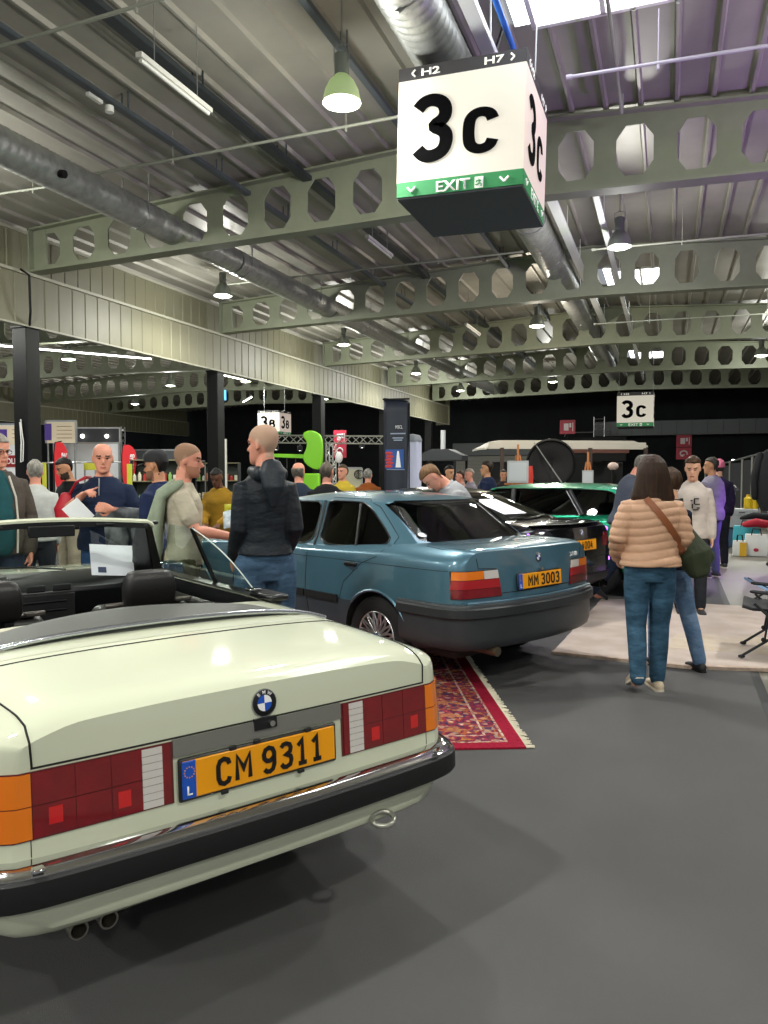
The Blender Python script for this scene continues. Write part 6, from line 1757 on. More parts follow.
def hand(mb, W, d, n, s=1.0, curl=.5, side=1, point=False):
    """palm, four fingers of unequal length and a thumb leaving the palm's side"""
    d = Vector(d).normalized(); n = (Vector(n) - d * Vector(n).dot(d)).normalized(); l = d.cross(n) * side
    W = Vector(W)
    mb.limb([W - d * .02, W + d * .03, W + d * .085 * s], [.026 * s, .036 * s, .038 * s], 12, up=n, flat=.42) if False else None
    ux = l
    rg = []
    for t, w, h in ((-.03, .026, .024), (0, .028, .022), (.03, .038, .018), (.06, .042, .016), (.09, .040, .013), (.10, .034, .010)):
        c = W + d * t * s
        rg.append([c + l * (w * s * math.cos(2 * PI * j / 14)) + n * (h * s * math.sin(2 * PI * j / 14)) for j in range(14)])
    mb.rings(rg)
    for k, (o, L) in enumerate(((-.033, .060), (-.011, .074), (.011, .080), (.033, .072))):
        c = curl if not (point and k == 3) else .05
        p = W + d * .088 * s + l * o * s; pts = [p]; dd = d.copy(); ang = 0
        for seg in (.42, .32, .26):
            ang += c * .75
            dd = d * math.cos(ang) + n * math.sin(ang)
            p = p + dd * L * seg * s; pts.append(p)
        mb.limb([W + d * .06 * s + l * o * s] + pts, [.009 * s, .0098 * s, .0092 * s, .0085 * s, .0075 * s], 8)
    p = W + d * .02 * s + l * .026 * s
    mb.limb([p, p + (l * .75 + d * .6 + n * .2).normalized() * .032 * s, p + (l * .55 + d * .8 + n * .3).normalized() * .06 * s, p + (l * .3 + d * .95 + n * .45).normalized() * .078 * s], [.013 * s, .012 * s, .010 * s, .008 * s], 8)

HAIR = {
 # z, side grow, front y or None for the whole head, back grow
 'short': [(.035, .85, -.055, .003), (.07, .98, -.045, .005), (.10, 1.0, -.036, .007), (.13, 1.03, -.022, .008), (.155, 1.05, .004, .010), (.178, 1.08, .050, .011), (.20, 1.12, .082, .014), (.222, 1.14, .066, .014), (.240, 1.15, .040, .012), (.252, .8, .010, .004)],
}
def hair_mesh(name, T, m, parent, style, vox):
    mb = MB()
    def headw(z):
        zs = [h[0] for h in HEAD]
        return [float(np.interp(z, zs, [h[k] for h in HEAD])) for k in (1, 2, 3)]
    def ringz(z, w, f, b, n=28, rag=0):
        return [(w * math.cos(2 * PI * j / n), (f + b) / 2 + (f - b) / 2 * math.sin(2 * PI * j / n), z + rag * math.sin(j * 2.7)) for j in range(n)]
    if style in ('short', 'messy', 'thin'):
        k = {'short': 1.0, 'messy': 1.8, 'thin': .7}[style]
        rg = []
        for z, sg, fy, bg in HAIR['short']:
            w, f, b = headw(min(z, .232)); w = max(w, .03)
            rg.append(ringz(z + (k - 1) * .012 * (z > .17), w * (1 + (sg - 1) * k), fy + (.008 * k if z > .17 else 0), b - bg * k))
        mb.rings(rg, T=T)
        if style == 'messy':
            rnd = random.Random(4)
            for i in range(34):
                a = rnd.uniform(0, 2 * PI); q = rnd.uniform(.2, 1)
                c = Vector((.07 * q * math.cos(a), -.01 + .085 * q * math.sin(a), .225 - .03 * q * q)); dv = Vector((rnd.uniform(-.03, .03), rnd.uniform(-.01, .04), rnd.uniform(.0, .02)))
                mb.limb([c, c + dv], [.016, .008], 7, T=T)
        if style == 'thin': pass
        return blend(mb, name, m, parent, vox, 2)
    if style == 'bob':   # shoulder length, seen from behind
        rg = []
        for z, w, f, b in ((-.120, .11, -.02, -.095), (-.105, .150, .00, -.125), (-.06, .156, .02, -.142), (0, .142, .03, -.142), (.06, .128, .035, -.140), (.11, .118, .035, -.138), (.15, .110, .055, -.132), (.19, .098, .080, -.122), (.222, .076, .065, -.098), (.245, .048, .035, -.062), (.252, .02, .01, -.03)):
            rg.append(ringz(z, w, f, b, 36, .012 if z < -.09 else 0))
        mb.rings(rg, T=T)
        rnd = random.Random(8)
        for i in range(34):
            a = PI * .93 + PI * 1.14 * i / 33; c = Vector((.138 * math.cos(a), -.045 + .084 * math.sin(a), -.085)); l = rnd.uniform(.02, .075)
            mb.limb([c + Vector((0, 0, .05)), c, c + Vector((rnd.uniform(-.012, .012), -.008, -l))], [.016, .018, .006], 7, T=T)
        return blend(mb, name, m, parent, vox, 1, .4)
    if style == 'fringe':  # ring of hair round a bald crown
        rg = []
        for z, t in ((.04, .004), (.07, .008), (.10, .009), (.13, .009), (.155, .008), (.17, .004)):
            w, f, b = headw(z); rg.append(ringz(z, w * 1.05 + t * .3, -.02 + z * .15, b - t))
        mb.rings(rg, T=T)
        return blend(mb, name, m, parent, vox, 1)

def person(label, loc, heading, h=1.75, skin='fair', near=False, group=None, lean=0, twist=0, head=(0, 0), hair=None, haircol='3a2c20', stubble=None, buzz=None, w=1.0, belly=0.0,
           arms=None, legs=None, top='333333', sleeve='long', thick=.018, hem=.90, trousers='2a3550', shoes='222222', collar=True, quilt=0, topname='jacket', hands=((.4,), (.4,)), top_mat=None, trouser_mat=None):
    """arms: ((elbow, wrist) right, (elbow, wrist) left) in body space (1.75 m figure, facing +y, right hand +x); head: (yaw, pitch down) degrees"""
    if arms:
        arms = tuple(tuple((p[0] * (.84 if abs(p[0]) > .17 else 1), p[1], p[2]) for p in a) for a in arms)
    s = h / 1.75; vox = .0065 if near else .011
    root = thing('person', label, 'person', loc, rad(heading - 90), group)
    Lm = Matrix.Translation((0, 0, .97)) @ Matrix.Rotation(-rad(lean), 4, 'X') @ Matrix.Rotation(rad(twist), 4, 'Z') @ Matrix.Translation((0, 0, -.97))
    S = Matrix.Scale(s, 4)
    UT = S @ Lm
    arms = arms or (((.195, -.03, 1.13), (.20, .05, .88)), ((-.195, -.03, 1.13), (-.20, .05, .88)))
    legs = legs or (((.10, .015, .50), (.11, -.02, .085)), ((-.10, .015, .50), (-.11, -.02, .085)))
    TR = [(.84, .125, .10, 0), (.90, .150, .112, -.008), (.97, .155, .115, -.01), (1.04, .140, .105, 0), (1.12, .134, .100 + belly * .6, belly * .5), (1.22, .142, .110 + belly * .5, belly * .3), (1.31, .150, .116, 0), (1.36, .148, .105, -.005), (1.40, .132, .092, -.010), (1.43, .104, .078, -.014), (1.455, .080, .066, -.014), (1.48, .062, .058, -.012), (1.51, .052, .052, -.008)]
    def torso(mb, t, z0, z1, flare=0.0, T=UT):
        rg = []
        zs = [r[0] for r in TR]
        n = int((z1 - z0) / .03) + 2
        for z in np.linspace(z0, z1, n):
            rx, ry, cy = (float(np.interp(z, zs, [r[k] for r in TR])) for k in (1, 2, 3)); q = flare * max(0, (1.05 - z) / .2)
            rg.append([((rx * w + t + q) * math.cos(a), cy + (ry * (.5 + .5 * w) + t + q) * math.sin(a), z) for a in np.linspace(0, 2 * PI, 29)[:-1]])
        mb.rings(rg, T=T)
    HT = UT @ Matrix.Translation((0, .012, 1.515)) @ Matrix.Rotation(rad(head[0]), 4, 'Z') @ Matrix.Rotation(-rad(head[1]), 4, 'X')
    def V(p): return tuple(UT @ Vector(p))
    sh = {1: (.150 * w, -.012, 1.368), -1: (-.150 * w, -.012, 1.368)}
    # body
    mb = MB(); torso(mb, 0, .84, 1.50)
    mb.limb([V((0, -.015, 1.44)), V((0, 0, 1.50)), tuple(HT @ Vector((0, -.015, .05)))], [.062 * s, .056 * s, .052 * s], 14)
    head_mb(mb, HT)
    for i, sd in enumerate((1, -1)):
        el, wr = arms[i]
        mb.limb([V((sd * .08 * w, -.01, 1.385)), V(sh[sd]), V(tuple((Vector(sh[sd]) + Vector(el)) / 2)), V(el), V(tuple((Vector(wr) * .35 + Vector(el) * .65))), V(wr)], [.045 * s, .049 * s, .044 * s, .038 * s, .039 * s, .027 * s], 12)
        hp = hands[i]; dv = (Vector(V(wr)) - Vector(V(el))).normalized()
        if len(hp) > 1 and hp[1] is not None: nn = UT.to_3x3() @ Vector(hp[1])
        else: nn = Vector((-sd, 0, 0)) if abs(dv.z) > .6 else Vector((0, 0, -1))
        if len(hp) > 3: dv = (dv + UT.to_3x3() @ Vector(hp[3])).normalized()
        hand(mb, V(wr), dv, nn, s * (.95 if h < 1.7 else 1.0), hp[0], side=(1 if len(hp) < 3 or hp[2] != 'flip' else -1), point='point' in hp)
        kn, an = legs[i][:2]
        mb.limb([tuple(S @ Vector((sd * .09, 0, .92))), tuple(S @ Vector((sd * .095, .01, .75))), tuple(S @ Vector(kn)), tuple(S @ ((Vector(kn) * .65 + Vector(an) * .35) + Vector((0, -.015, 0)))), tuple(S @ Vector(an))], [.088 * s, .080 * s, .055 * s, .052 * s, .036 * s], 12)
        mb.limb([tuple(S @ Vector(an)), tuple(S @ (Vector(an) + Vector((0, .06, -.045)))), tuple(S @ (Vector(an) + Vector((0, .13, -.055))))], [.034 * s, .032 * s, .024 * s], 10)
    mats = [SK[skin], M_EYE, mat('brow ' + haircol, haircol, .8), mat('lips ' + skin, 'a8604f' if skin != 'dark' else '4a2420', .5)]
    if stubble: mats.append(mat('stubble ' + stubble, stubble, .8))
    if buzz: mats.append(mat('buzz ' + buzz, buzz, .85))
    b = blend(mb, 'body', mats, root, vox, 3)
    inv = HT.inverted()
    for p in b.data.polygons:
        c = inv @ p.center
        if c.z < -.02 or c.length > .3: continue
        ax = abs(c.x)
        if c.y > .060 and .117 < c.z < .128 and .020 < ax < .042: p.material_index = 1
        elif c.y > .060 and .138 < c.z < .149 and .014 < ax < .052: p.material_index = 2
        elif c.y > .080 and .043 < c.z < .059 and ax < .023: p.material_index = 3
        elif stubble and c.z < .078 and c.y > .0 and ax < .075 and c.z > -.01 and not (c.z > .06 and ax < .02): p.material_index = 4
        elif buzz and (c.z > .10 + max(0, min(1, (c.y + .05) / .12)) * .085 or (c.z > .04 and c.y < -.045)) : p.material_index = len(mats) - 1
    # trousers
    tm = trouser_mat or cloth(trousers, .5, 9)
    mb = MB()
    torso(mb, .010, .83, 1.03, T=S)
    for i, sd in enumerate((1, -1)):
        kn, an = legs[i][:2]; kn, an = Vector(kn), Vector(an)
        mb.limb([tuple(S @ Vector((sd * .085, -.005, .93))), tuple(S @ Vector((sd * .095, .0, .78))), tuple(S @ kn), tuple(S @ (kn * .6 + an * .4 + Vector((0, -.012, 0)))), tuple(S @ (an + Vector((0, 0, .01))))], [.102 * s, .096 * s, .072 * s, .068 * s, .058 * s], 16)
    blend(mb, 'trousers', tm, root, vox * 1.15, 3)
    # top
    cm = top_mat or cloth(top, .55, 8)
    mb = MB(); torso(mb, thick, hem, 1.475, flare=.02)
    for i, sd in enumerate((1, -1)):
        el, wr = Vector(arms[i][0]), Vector(arms[i][1]); a = Vector(sh[sd])
        if sleeve == 'long':
            mb.limb([V((sd * .08 * w, -.01, 1.38)), V(sh[sd]), V(tuple((a + el) / 2)), V(tuple(el)), V(tuple(el * .5 + wr * .5)), V(tuple(el * .04 + wr * .96))], [(.048 + thick * .4) * s, (.054 + thick * .5) * s, (.047 + thick * .7) * s, (.041 + thick * .7) * s, (.038 + thick * .7) * s, (.028 + thick * .7) * s], 14)
        else:
            f = .62 if sleeve == 'short' else .95
            mb.limb([V((sd * .08 * w, -.01, 1.38)), V(sh[sd]), V(tuple(a * (1 - f * .6) + el * f * .6)), V(tuple(a * (1 - f) + el * f))], [(.048 + thick * .4) * s, (.054 + thick * .6) * s, (.050 + thick) * s, (.050 + thick) * s], 14)
    if collar: mb.tube([V((.064 * math.cos(q), -.010 + .062 * math.sin(q), 1.480 + .012 * math.cos(q - PI * 1.5))) for q in np.linspace(0, 2 * PI, 21)], .015 * s, 8)
    g = blend(mb, topname, cm, root, vox * 1.1, 3)
    if quilt:
        nv = [v.normal.copy() for v in g.data.vertices]
        for v, n_ in zip(g.data.vertices, nv):
            ph = abs(math.sin(PI * (v.co.z - .02 * math.sin(v.co.x * 9)) / quilt)); v.co += n_ * (.010 * ph ** .5 - .005)
    # shoes
    for i, sd in enumerate((1, -1)):
        an = Vector(legs[i][1]); lift = an.z - .085
        pitch = legs[i][2] if len(legs[i]) > 2 else 0
        T = S @ Matrix.Translation(an + Vector((0, 0, -.085))) @ Matrix.Translation((0, .16, 0)) @ Matrix.Rotation(rad(-pitch), 4, 'X') @ Matrix.Translation((0, -.16, 0))
        rg = []
        for y, wd, ht in ((-.075, .020, .045), (-.06, .034, .068), (-.02, .040, .080), (.03, .040, .072), (.08, .043, .055), (.13, .046, .046), (.17, .040, .038), (.19, .022, .026)):
            rg.append([(wd * math.cos(a) , y, max(.012, ht / 2 + .012 + ht / 2 * math.sin(a)) if math.sin(a) > -.4 else .014) for a in np.linspace(0, 2 * PI, 19)[:-1]])
        o = MB().rings(rg, T=T).build('shoe', mat('shoe ' + shoes, shoes, .6), root, smooth=60)
        sole = [(x * 1.05, y) for x, y in ((.030, -.075), (.040, -.03), (.038, .04), (.047, .12), (.038, .18), (0, .197), (-.038, .18), (-.047, .12), (-.038, .04), (-.040, -.03), (-.030, -.075), (0, -.082))]
        MB().prism(chaikin(sole, 1), 'z', .0, .020, T).build('sole', mat('sole pale', 'cfc6b4', .7) if shoes not in ('1a1a1c', '111111') else M_RUBBER, o)
    if hair: hair_mesh('hair', HT, hairmat(haircol), root, hair, .006 if near else .01)
    root['HT'] = 1
    del root['HT']
    return root, UT, HT, g, S

def spec_glasses(root, HT):
    mb = MB()
    for s in (-1, 1): mb.tube([tuple(HT @ Vector((s * .033 + .022 * math.cos(a), .094, .122 + .017 * math.sin(a)))) for a in np.linspace(0, 2 * PI, 17)], .002, 5); mb.tube([tuple(HT @ Vector((s * .055, .092, .126))), tuple(HT @ Vector((s * .078, -.01, .124)))], .002, 5)
    mb.tube([tuple(HT @ Vector((-.011, .097, .124))), tuple(HT @ Vector((.011, .097, .124)))], .002, 5)
    mb.build('glasses', M_BLKST, root)
def cap_on(root, HT, m):
    rg = []
    for z, k in ((.150, 1.08), (.175, 1.10), (.20, 1.10), (.225, 1.02), (.243, .80), (.254, .45), (.258, .08)):
        rg.append([tuple(HT @ Vector((.078 * k * math.cos(a), -.006 + .097 * k * math.sin(a), z + .010 * math.sin(a) * (z < .2)))) for a in np.linspace(0, 2 * PI, 29)[:-1]])
    c = MB().rings(rg).build('cap', m, root, smooth=60)
    g = [[tuple(HT @ Vector((.070 * q * (1 - .25 * t * t), .075 + .085 * t - .02 * q * q * t, .158 - .014 * t - .012 * q * q))) for q in np.linspace(-1, 1, 9)] for t in np.linspace(0, 1, 6)]
    p = MB().sheet(g).build('cap_peak', m, c, smooth=60, recalc=False); md = p.modifiers.new('s', 'SOLIDIFY'); md.thickness = .006

# --- visitors near the cars
# bald man in dark rain jacket, seen from behind, looking left
r, UT, HT, g, S = person('bald person in dark hooded rain jacket and jeans standing by the blue sedan door', ground(265, 4.75), AWAY + 26, 1.84, 'ruddy', True, head=(36, 2), buzz='b3927c', w=.88,
    arms=(((.19, -.06, 1.14), (.18, .10, .97)), ((-.185, -.02, 1.14), (-.15, .14, .96))), top_mat=stretch(mat('rain jacket', '131a22', .6, noise=.2, nscale=8, bump=.9, bscale=7, spec=.3), (1, 1, 2)), hem=.985, thick=.026, trouser_mat=cloth('33495f', 1.0, 9, var='4a6580'), shoes='222222', topname='rain_jacket', hands=((.7,), (.7,)))
mb = MB(); mb.limb([tuple(UT @ Vector(p)) for p in ((-.06, .05, 1.475), (-.085, -.03, 1.475), (-.07, -.095, 1.46), (0, -.125, 1.44), (.07, -.095, 1.46), (.085, -.03, 1.475), (.06, .05, 1.475))], [.022, .034, .048, .055, .048, .034, .022], 14)
mb.limb([tuple(UT @ Vector(p)) for p in ((0, -.15, 1.47), (0, -.175, 1.38), (0, -.165, 1.29))], [.085, .07, .03], 14, flat=.5, up=(0, 1, 0))
blend(mb, 'hood', mat('rain jacket hood', '1b222a', .5, bump=.7, bscale=9, spec=.4), r, .008, 3)
# man in beige t-shirt, facing right, reading a booklet
r2, UT, HT, g, S = person('person in beige t-shirt and camouflage trousers holding a booklet beside the convertible', ground(184, 5.35), RIGHT + 14, 1.75, 'ruddy', True, head=(-4, 8), buzz='8c6c55', stubble='a8735a', w=1.0,
    arms=(((.235, .08, 1.15), (.17, .33, 1.10)), ((-.23, .05, 1.14), (-.10, .31, 1.08))), top='b9b09c', sleeve='short', thick=.016, hem=.90, trouser_mat=mat('camouflage cloth', '5a5a3c', .9, noise=1, nscale=9, var='33301f', bump=.4, bscale=9), shoes='4a3b2c', topname='tshirt', collar=False, hands=((.5, (0, .2, 1)), (.5, (0, .2, 1))))
mb = MB(); P0 = UT @ Vector((.05, .40, 1.12))
g = [[tuple(UT @ Vector((.14 + .05 * j / 4 - .14 * i / 4, .27 + .20 * j / 4, 1.15 + .11 * i / 4 + .02 * math.sin(PI * j / 4)))) for i in range(5)] for j in range(5)]
o = MB().sheet(g).build('booklet', mat('booklet page', 'c9d2d6', .6, noise=.5, nscale=30, var='8fa6b4'), None, smooth=60, recalc=False); md = o.modifiers.new('s', 'SOLIDIFY'); md.thickness = .008
o.location = r2.location; o.rotation_euler = r2.rotation_euler; tag(o, 'open printed booklet held by the person in beige t-shirt', 'booklet')
g = [[tuple(UT @ Vector((-.06 + .04 * i / 4, .28 + .16 * j / 3, 1.20 + .12 * i / 4))) for i in range(5)] for j in range(4)]
o = MB().sheet(g).build('magazine', mat('magazine cover', 'c9c83a', .5), None, smooth=60, recalc=False); md = o.modifiers.new('s', 'SOLIDIFY'); md.thickness = .006
o.location = r2.location; o.rotation_euler = r2.rotation_euler; tag(o, 'yellow green magazine behind the booklet of the person in beige', 'magazine')
# olive jacket slung over his back
mb = MB()
for pts, rr in (([(.0, -.06, 1.47), (-.04, -.15, 1.40), (-.05, -.20, 1.20), (-.05, -.21, .98), (-.04, -.20, .84)], [.05, .07, .095, .10, .075]),
                ([(.10, -.04, 1.46), (.07, -.15, 1.38), (.07, -.19, 1.15), (.06, -.19, .95)], [.05, .065, .075, .06]),
                ([(-.13, .0, 1.46), (-.14, -.13, 1.36), (-.15, -.18, 1.12), (-.13, -.19, .90)], [.05, .06, .07, .05])):
    mb.limb([tuple(UT @ Vector(p)) for p in pts], rr, 12, flat=.6, up=tuple(UT.to_3x3() @ Vector((0, 1, 0))))
j = blend(mb, 'draped_jacket', mat('sage green jacket', '8b9682', .85, noise=.2, nscale=8, bump=.8, bscale=9, spec=.2), None, .009, 2)
j.location = r2.location; j.rotation_euler = r2.rotation_euler; tag(j, 'sage green jacket slung over the back of the person in beige', 'jacket')
# bald man in navy sweater
r3, UT, HT, g, S = person('bald person in navy zip sweater pointing with one hand, grey jacket on the other arm', ground(104, 6.45), TOWARD + 8, 1.79, 'ruddy', True, head=(14, 6), w=1.22, belly=.07,
    arms=(((.36, .03, 1.20), (.10, .26, 1.34)), ((-.33, .02, 1.15), (-.12, .28, 1.22))), top='1c2740', sleeve='elbow', thick=.022, hem=.88, trousers='33507a', shoes='333333', topname='sweater', hands=((.9, (0, -.3, -1), 'x', (-.2, .1, 0), 'point'), (.9, (.5, -.2, 0))), buzz=None)
for a, b in (((.30, .06, 1.235), (.12, .24, 1.33)),): pass
MB().tube([tuple(UT @ Vector((.155 + .033 * math.cos(a) * .6, .20 + .033 * math.cos(a) * .5, 1.305 + .033 * math.sin(a)))) for a in np.linspace(0, 2 * PI, 19)], .008, 6).build('wristwatch', M_BLKST, r3)
MB().tube([tuple(UT @ Vector(p)) for p in ((0, .155, 1.47), (.0, .165, 1.40), (0, .17, 1.33))], .005, 6).build('zip', M_STEEL, r3)
mb = MB(); mb.limb([tuple(UT @ Vector(p)) for p in ((-.06, .27, 1.17), (-.20, .20, 1.16), (-.36, .08, 1.14))], [.07, .09, .09], 12, flat=.9)
mb.limb([tuple(UT @ Vector(p)) for p in ((-.14, .26, 1.12), (-.16, .27, .98), (-.14, .26, .86))], [.09, .10, .07], 12, flat=.5); mb.limb([tuple(UT @ Vector(p)) for p in ((-.28, .16, 1.12), (-.32, .17, 1.0), (-.33, .17, .92))], [.09, .10, .06], 12, flat=.5)
j = blend(mb, 'folded_jacket', mat('grey jacket lining', '7d8286', .85, noise=.5, nscale=7, var='2c2f33', bump=.8, bscale=9), None, .01, 2); j.location = r3.location; j.rotation_euler = r3.rotation_euler; tag(j, 'grey and black jacket carried on the arm of the navy sweater person', 'jacket')
mb = MB(); mb.limb([(0, 0, .08), (0, 0, .0), (0, 0, -.10)], [.06, .10, .085], 14, flat=.55); j = blend(mb, 'shoulder_bag', mat('red nylon', 'b5182c', .5, bump=.5, bscale=10), None, .01, 2)
MB().tube([(-.02, .0, .10), (-.10, .06, .22), (-.17, .04, .26), (-.18, -.10, .26), (-.10, -.14, .12), (-.02, -.05, .06)], .016, 6, flat=.5).build('strap', mat('red nylon', 'b5182c', .5, bump=.5, bscale=10), j)
pz = Matrix.Rotation(rad(TOWARD + 8 - 90), 3, 'Z') @ Vector((.29, .06, 0)); j.location = r3.location + pz + Vector((0, 0, 1.25)); j.rotation_euler = r3.rotation_euler; tag(j, 'red bag hanging at the side of the navy sweater person', 'bag')
o = MB().box((0, 0, 0), (.15, .003, .20)).build('paper_sheet', M_PAPER, None); o.location = r3.location + Matrix.Rotation(rad(TOWARD + 8 - 90), 3, 'Z') @ Vector((.12, .36, 0)) + Vector((0, 0, 1.23)); o.rotation_euler = (rad(-20), rad(38), rad(TOWARD + 8 - 90)); tag(o, 'white sheet tilted above the windscreen header before the navy sweater person', 'paper')
# man at the left edge
r4, UT, HT, g, S = person('person with glasses, open grey brown jacket and teal shirt at the left edge', ground(-3, 6.15), TOWARD + 40, 1.85, 'ruddy', True, head=(20, 10), hair='short', haircol='9a948a', w=1.12, belly=.05,
    arms=(((.27, -.03, 1.13), (.26, .10, .86)), ((-.28, -.02, 1.12), (-.24, .12, .86))), top='4d463f', thick=.034, hem=.84, trousers='39465a', topname='jacket')
spec_glasses(r4, HT)
mb = MB(); mb.limb([tuple(UT @ Vector(p)) for p in ((0, .10, 1.44), (0, .145, 1.30), (0, .17, 1.12), (0, .17, .92))], [.05, .085, .095, .09], 12, flat=.45, up=(0, 1, 0)); mb.build('shirt_front', cloth('1d4a50', .4, 9), r4, smooth=60)
for sx in (-1, 1): MB().tube([tuple(UT @ Vector(p)) for p in ((sx * .06, .125, 1.44), (sx * .095, .165, 1.28), (sx * .10, .195, 1.10), (sx * .09, .20, .86))], .008, 6).build('piping', mat('pale piping', 'b9b5aa', .6), r4)
# white haired man behind him
person('grey haired person in white shirt seen from behind left of the nearest column', ground(36, 7.7), AWAY + 25, 1.675, 'ruddy', head=(0, 0), hair='short', haircol='a09c92', w=1.1, top='c9cbc6', thick=.02, trousers='2a2d33', topname='shirt')
# man in black t-shirt
person('bearded person in black t-shirt looking down behind the navy sweater person', ground(70, 9.1), TOWARD - 35, 1.735, 'tan', head=(-10, 22), hair='short', haircol='15110f', stubble='33241c', w=1.1,
    arms=(((.27, .02, 1.16), (.06, .24, 1.14)), ((-.26, .02, 1.15), (-.05, .26, 1.16))), top='111214', sleeve='short', thick=.022, trousers='b0a48e', topname='tshirt', collar=False, hands=((.6, (0, -.5, -1)), (.6, (0, -.5, -1))))
# man with black cap
r5, UT, HT, g, S = person('person in navy jacket and black cap facing left between two jackets', ground(159, 6.3), LEFT - 22, 1.72, 'tan', True, head=(8, 6), hair='short', haircol='1c1512', stubble='7a5640', w=1.05, top='1f2b4c', thick=.026, trousers='2a3350', topname='jacket')
cap_on(r5, HT, mat('black cap cloth', '1b1c20', .8))
# mustard jacket
person('dark skinned person in mustard jacket bending forward behind the second column', ground(221, 9.6), TOWARD - 10, 1.63, 'dark', head=(0, 20), lean=8, hair='thin', haircol='15110f', w=1.1, arms=(((.25, .06, 1.14), (.10, .30, 1.05)), ((-.25, .06, 1.14), (-.10, .30, 1.05))), top='8f6c1c', thick=.03, trousers='22242a')
# row behind the blue sedan
person('balding grey haired person in striped navy top right of the rain jacket', ground(299, 9.2), AWAY + 8, 1.68, 'ruddy', head=(-20, 0), hair='fringe', haircol='6f675c', w=1.1, top='26303f', thick=.025, trousers='2a2d33')
person('person in black jacket seen from behind over the blue sedan roof', ground(327, 8.8), AWAY - 5, 1.67, 'ruddy', head=(-6, 0), hair='short', haircol='5d5348', w=1.2, top='0f1012', thick=.035, trousers='22242a')
person('person in yellow jacket facing the camera behind the black jacket', ground(343, 12.4), TOWARD - 20, 1.70, 'ruddy', head=(-15, 0), hair='short', haircol='57493c', w=1.0, top='c2a838', thick=.025, trousers='22242a')
person('grey haired person in rust brown puffer jacket left of the dark banner', ground(368, 13.2), AWAY + 5, 1.64, 'ruddy', head=(-12, 0), hair='short', haircol='8f8a84', w=1.15, top='8a4a1e', thick=.045, quilt=.09, trousers='22242a')
# man leaning over between blue and black cars
person('person in light grey sweater leaning forward over the blue sedan roof', ground(473, 7.4), LEFT + 12, 1.78, 'ruddy', True, lean=32, head=(-8, 28), hair='short', haircol='7d5c3c', w=1.12, arms=(((.24, .14, 1.18), (.16, .40, 1.12)), ((-.24, .14, 1.18), (-.16, .40, 1.12))), top='9b9c9f', thick=.03, hem=.88, trousers='2a2d33', topname='sweater')
person('dark haired person just behind the leaning grey sweater', ground(448, 13.5), TOWARD + 40, 1.70, 'tan', head=(0, 10), hair='short', haircol='17120f', top='5a3038', trousers='22242a')
person('person in pale pink top farther back left of the navy jacket', ground(461, 15.5), LEFT, 1.62, 'ruddy', head=(0, 5), hair='short', haircol='3a2a20', top='b08f88', trousers='22242a')
person('grey haired person in patterned shirt far back beside the navy jacket', ground(470, 15.0), LEFT + 20, 1.66, 'ruddy', head=(0, 5), hair='short', haircol='8f8578', top='8d8790', trousers='22242a')
person('person in dark blue jacket standing before the roller shutter', ground(487, 13.2), AWAY + 55, 1.76, 'tan', head=(20, 0), hair='messy', haircol='2b2018', w=1.1, top='141f3a', thick=.035, trousers='1c1e24')
person('small distant person in dark coat left of the wooden easel', ground(503, 17.5), TOWARD, 1.66, 'tan', head=(0, 5), hair='short', haircol='2b2018', top='2a2428', trousers='22242a')
# right group
person('older grey haired person in slate jacket bending right beside the green car', ground(624, 8.95), RIGHT + 12, 1.80, 'ruddy', lean=14, head=(-14, 22), hair='short', haircol='6f6a62', w=1.12, arms=(((.24, .04, 1.15), (.20, .22, .98)), ((-.24, .0, 1.15), (-.18, .2, .98))), legs=(((.10, .16, .52), (.10, .12, .085)), ((-.10, -.05, .48), (-.11, -.33, .14), 30)), top='4c5260', thick=.03, trousers='1a2434', shoes='1a1a1c')
r6, UT, HT, gj, S = person('dark haired person in tan puffer jacket and jeans walking away on the carpet', ground(651, 5.32), AWAY - 2, 1.655, 'fair', True, head=(-4, 0), hair='bob', haircol='34200f', w=1.12,
    arms=(((.285, -.02, 1.16), (.235, .16, 1.0)), ((-.285, -.02, 1.16), (-.235, .16, 1.0))), legs=(((.085, .03, .50), (.075, .03, .085)), ((-.095, .0, .49), (-.115, -.13, .125), 26)), top_mat=mat('tan quilted nylon', 'c49a7c', .5, bump=.35, bscale=16, spec=.4), thick=.040, hem=.95, quilt=.056, trouser_mat=cloth('274356', 1.0, 9, var='3f6078'), shoes='c9b79c', topname='puffer_jacket', hands=((.6,), (.6,)))
# belt
MB().tube([tuple(S @ Vector((.185 * math.cos(a), -.008 + .135 * math.sin(a), .965))) for a in np.linspace(0, 2 * PI, 31)], .016, 6).build('belt', M_TRIM, r6)
gb = BVHTree.FromPolygons([v.co for v in gj.data.vertices], [p.vertices for p in gj.data.polygons])
Pp = []
for f in np.linspace(0, 1, 26):
    x = -.075 + (.245 + .075) * f; z = (1.45 - (1.45 - 1.02) * f) * S[0][0]
    h_, n_, _, _ = gb.ray_cast(Vector((x, -1, z)), Vector((0, 1, 0)))
    if h_ is not None: Pp.append(h_ + n_ * .006)
Pp = [(Pp[max(0, i - 1)] + Pp[i] + Pp[min(len(Pp) - 1, i + 1)]) / 3 + Vector((0, -.006, 0)) for i in range(len(Pp))]
bagm = mat('dark olive canvas', '333d26', .8, noise=.25, nscale=8, bump=.7, bscale=9)
t = thing('crossbody_bag', 'dark green slouchy bag with tan strap at the right hip of the puffer jacket', 'bag', r6.location, r6.rotation_euler.z)
MB().rings([[p + Vector((.018, -.002, .012)), p + Vector((-.018, -.002, -.012)), p + Vector((-.018, .004, -.012)), p + Vector((.018, .004, .012))] for p in Pp]).build('strap', mat('tan leather', '8a4e2a', .5), t)
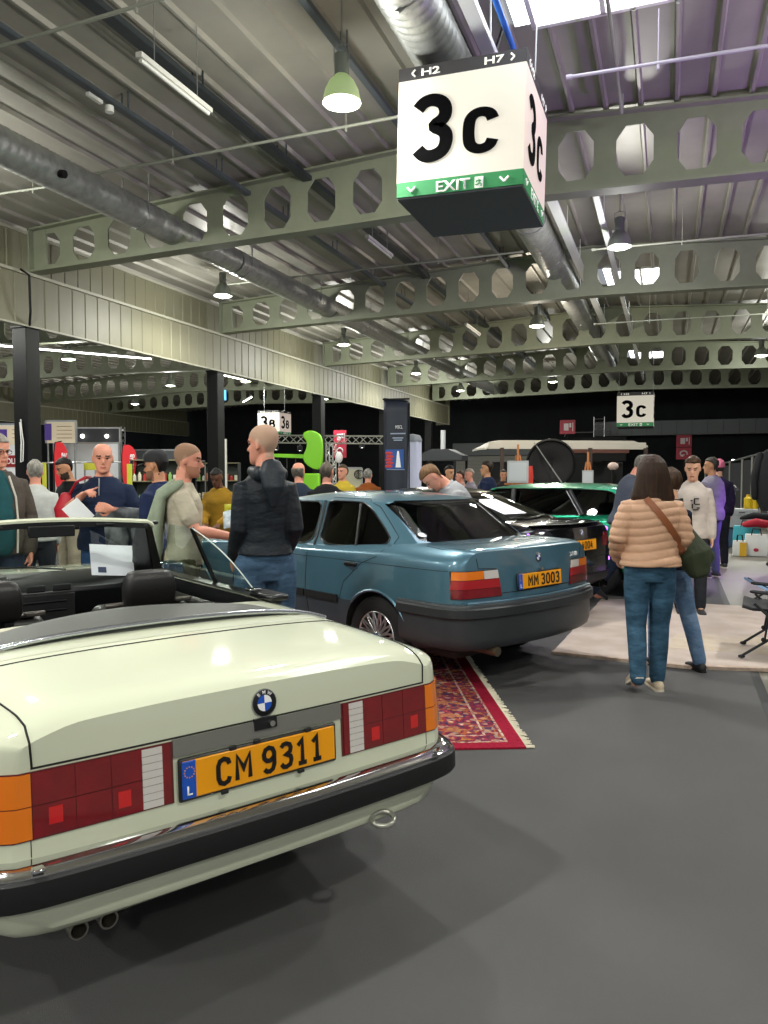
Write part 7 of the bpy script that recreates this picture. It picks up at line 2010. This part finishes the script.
mb = MB(); mb.limb([(.27, .14, 1.16), (.30, .13, 1.06), (.34, .11, .96), (.36, .10, .89)], [.05, .09, .135, .105], 16, flat=.75, up=(0, 1, 0)); mb.limb([(.28, .12, 1.0), (.42, .12, .95)], [.09, .07], 12)
blend(mb, 'bag_body', bagm, t, .009, 3)
MB().tube([(.26, .15, 1.36), (.275, .17, 1.22), (.31, .15, 1.08)], .014, 6).build('handle', bagm, t)
# companion behind her
person('brown haired person in navy coat and pale jeans walking close behind the puffer jacket', ground(671, 5.88), AWAY + 8, 1.565, 'fair', True, head=(10, 8), hair='messy', haircol='4a3626', w=.80,
    arms=(((.20, .05, 1.13), (.14, .26, 1.0)), ((-.20, .05, 1.13), (-.14, .26, 1.0))), legs=(((.19, .03, .50), (.255, -.06, .085)), ((-.06, .12, .52), (-.05, .15, .085))), top='161c2c', thick=.02, hem=.90, trouser_mat=cloth('56708f', 1.0, 9, var='7089a6'), shoes='1a1a1c', topname='coat')
r7, UT, HT, g, S = person('young person in cream sweatshirt with black print looking down to the left', ground(692, 8.3), TOWARD - 14, 1.72, 'fair', True, head=(-12, 14), hair='messy', haircol='4a3524', w=.98, top='c8bcb2', thick=.030, hem=.86, trousers='2a2d33', shoes='333333', topname='sweatshirt')
mb = MB()
for x, z, w_, h_ in ((-.02, 1.30, .05, .012), (.0, 1.27, .012, .06), (-.03, 1.24, .05, .012), (.02, 1.22, .012, .05), (-.04, 1.20, .03, .012), (-.015, 1.18, .06, .012), (.03, 1.28, .02, .012)):
    mb.box(tuple(UT @ Vector((x, .158, z))), (w_, .012, h_))
mb.build('chest_print', M_BLKST, r7)
person('person in grey sweater lit violet, seen from behind at the right stand', ground(711, 11.4), AWAY + 32, 1.79, 'tan', head=(25, 0), hair='short', haircol='3a342e', w=1.12, top='85808f', thick=.034, hem=.84, trousers='5a5a80', shoes='333333', topname='sweater')
r8, UT, HT, g, S = person('person with pink beanie in dark violet coat right of the grey sweater', ground(718, 12.6), AWAY - 10, 1.77, 'fair', head=(0, 0), hair='short', haircol='3a342e', w=1.05, top='2c2440', thick=.034, trousers='22242a')
rg = [[tuple(HT @ Vector((.082 * k * math.cos(a), -.008 + .102 * k * math.sin(a), z))) for a in np.linspace(0, 2 * PI, 25)[:-1]] for z, k in ((.13, 1.1), (.16, 1.14), (.19, 1.1), (.22, 1.0), (.25, .75), (.268, .35), (.272, .05))]
MB().rings(rg).build('beanie', mat('pink knit', 'c86a84', .9, bump=.6, bscale=40), r8, smooth=60)
# info sheet behind the windscreen of the convertible
o = MB().box((0, 0, .105), (.27, .003, .20)).box((-.07, -.003, .04), (.05, .002, .035)).build('paper_sheet', M_PAPER, None)
o2 = o; Rz = Matrix.Rotation(rad(148.5 - 90), 3, 'Z'); o.location = Vector((-1.146, 2.007, 0)) + Rz @ Vector((.44, 2.66, .905)); o.rotation_euler = (rad(-24), rad(6), rad(148.5 - 90 + 4)); tag(o, 'white printed info sheet standing on the dashboard of the white convertible', 'paper')
MB().box((-.07, -.004, .04), (.05, .002, .035)).build('code_square', mat('print grey', '3a4460', .6), o)
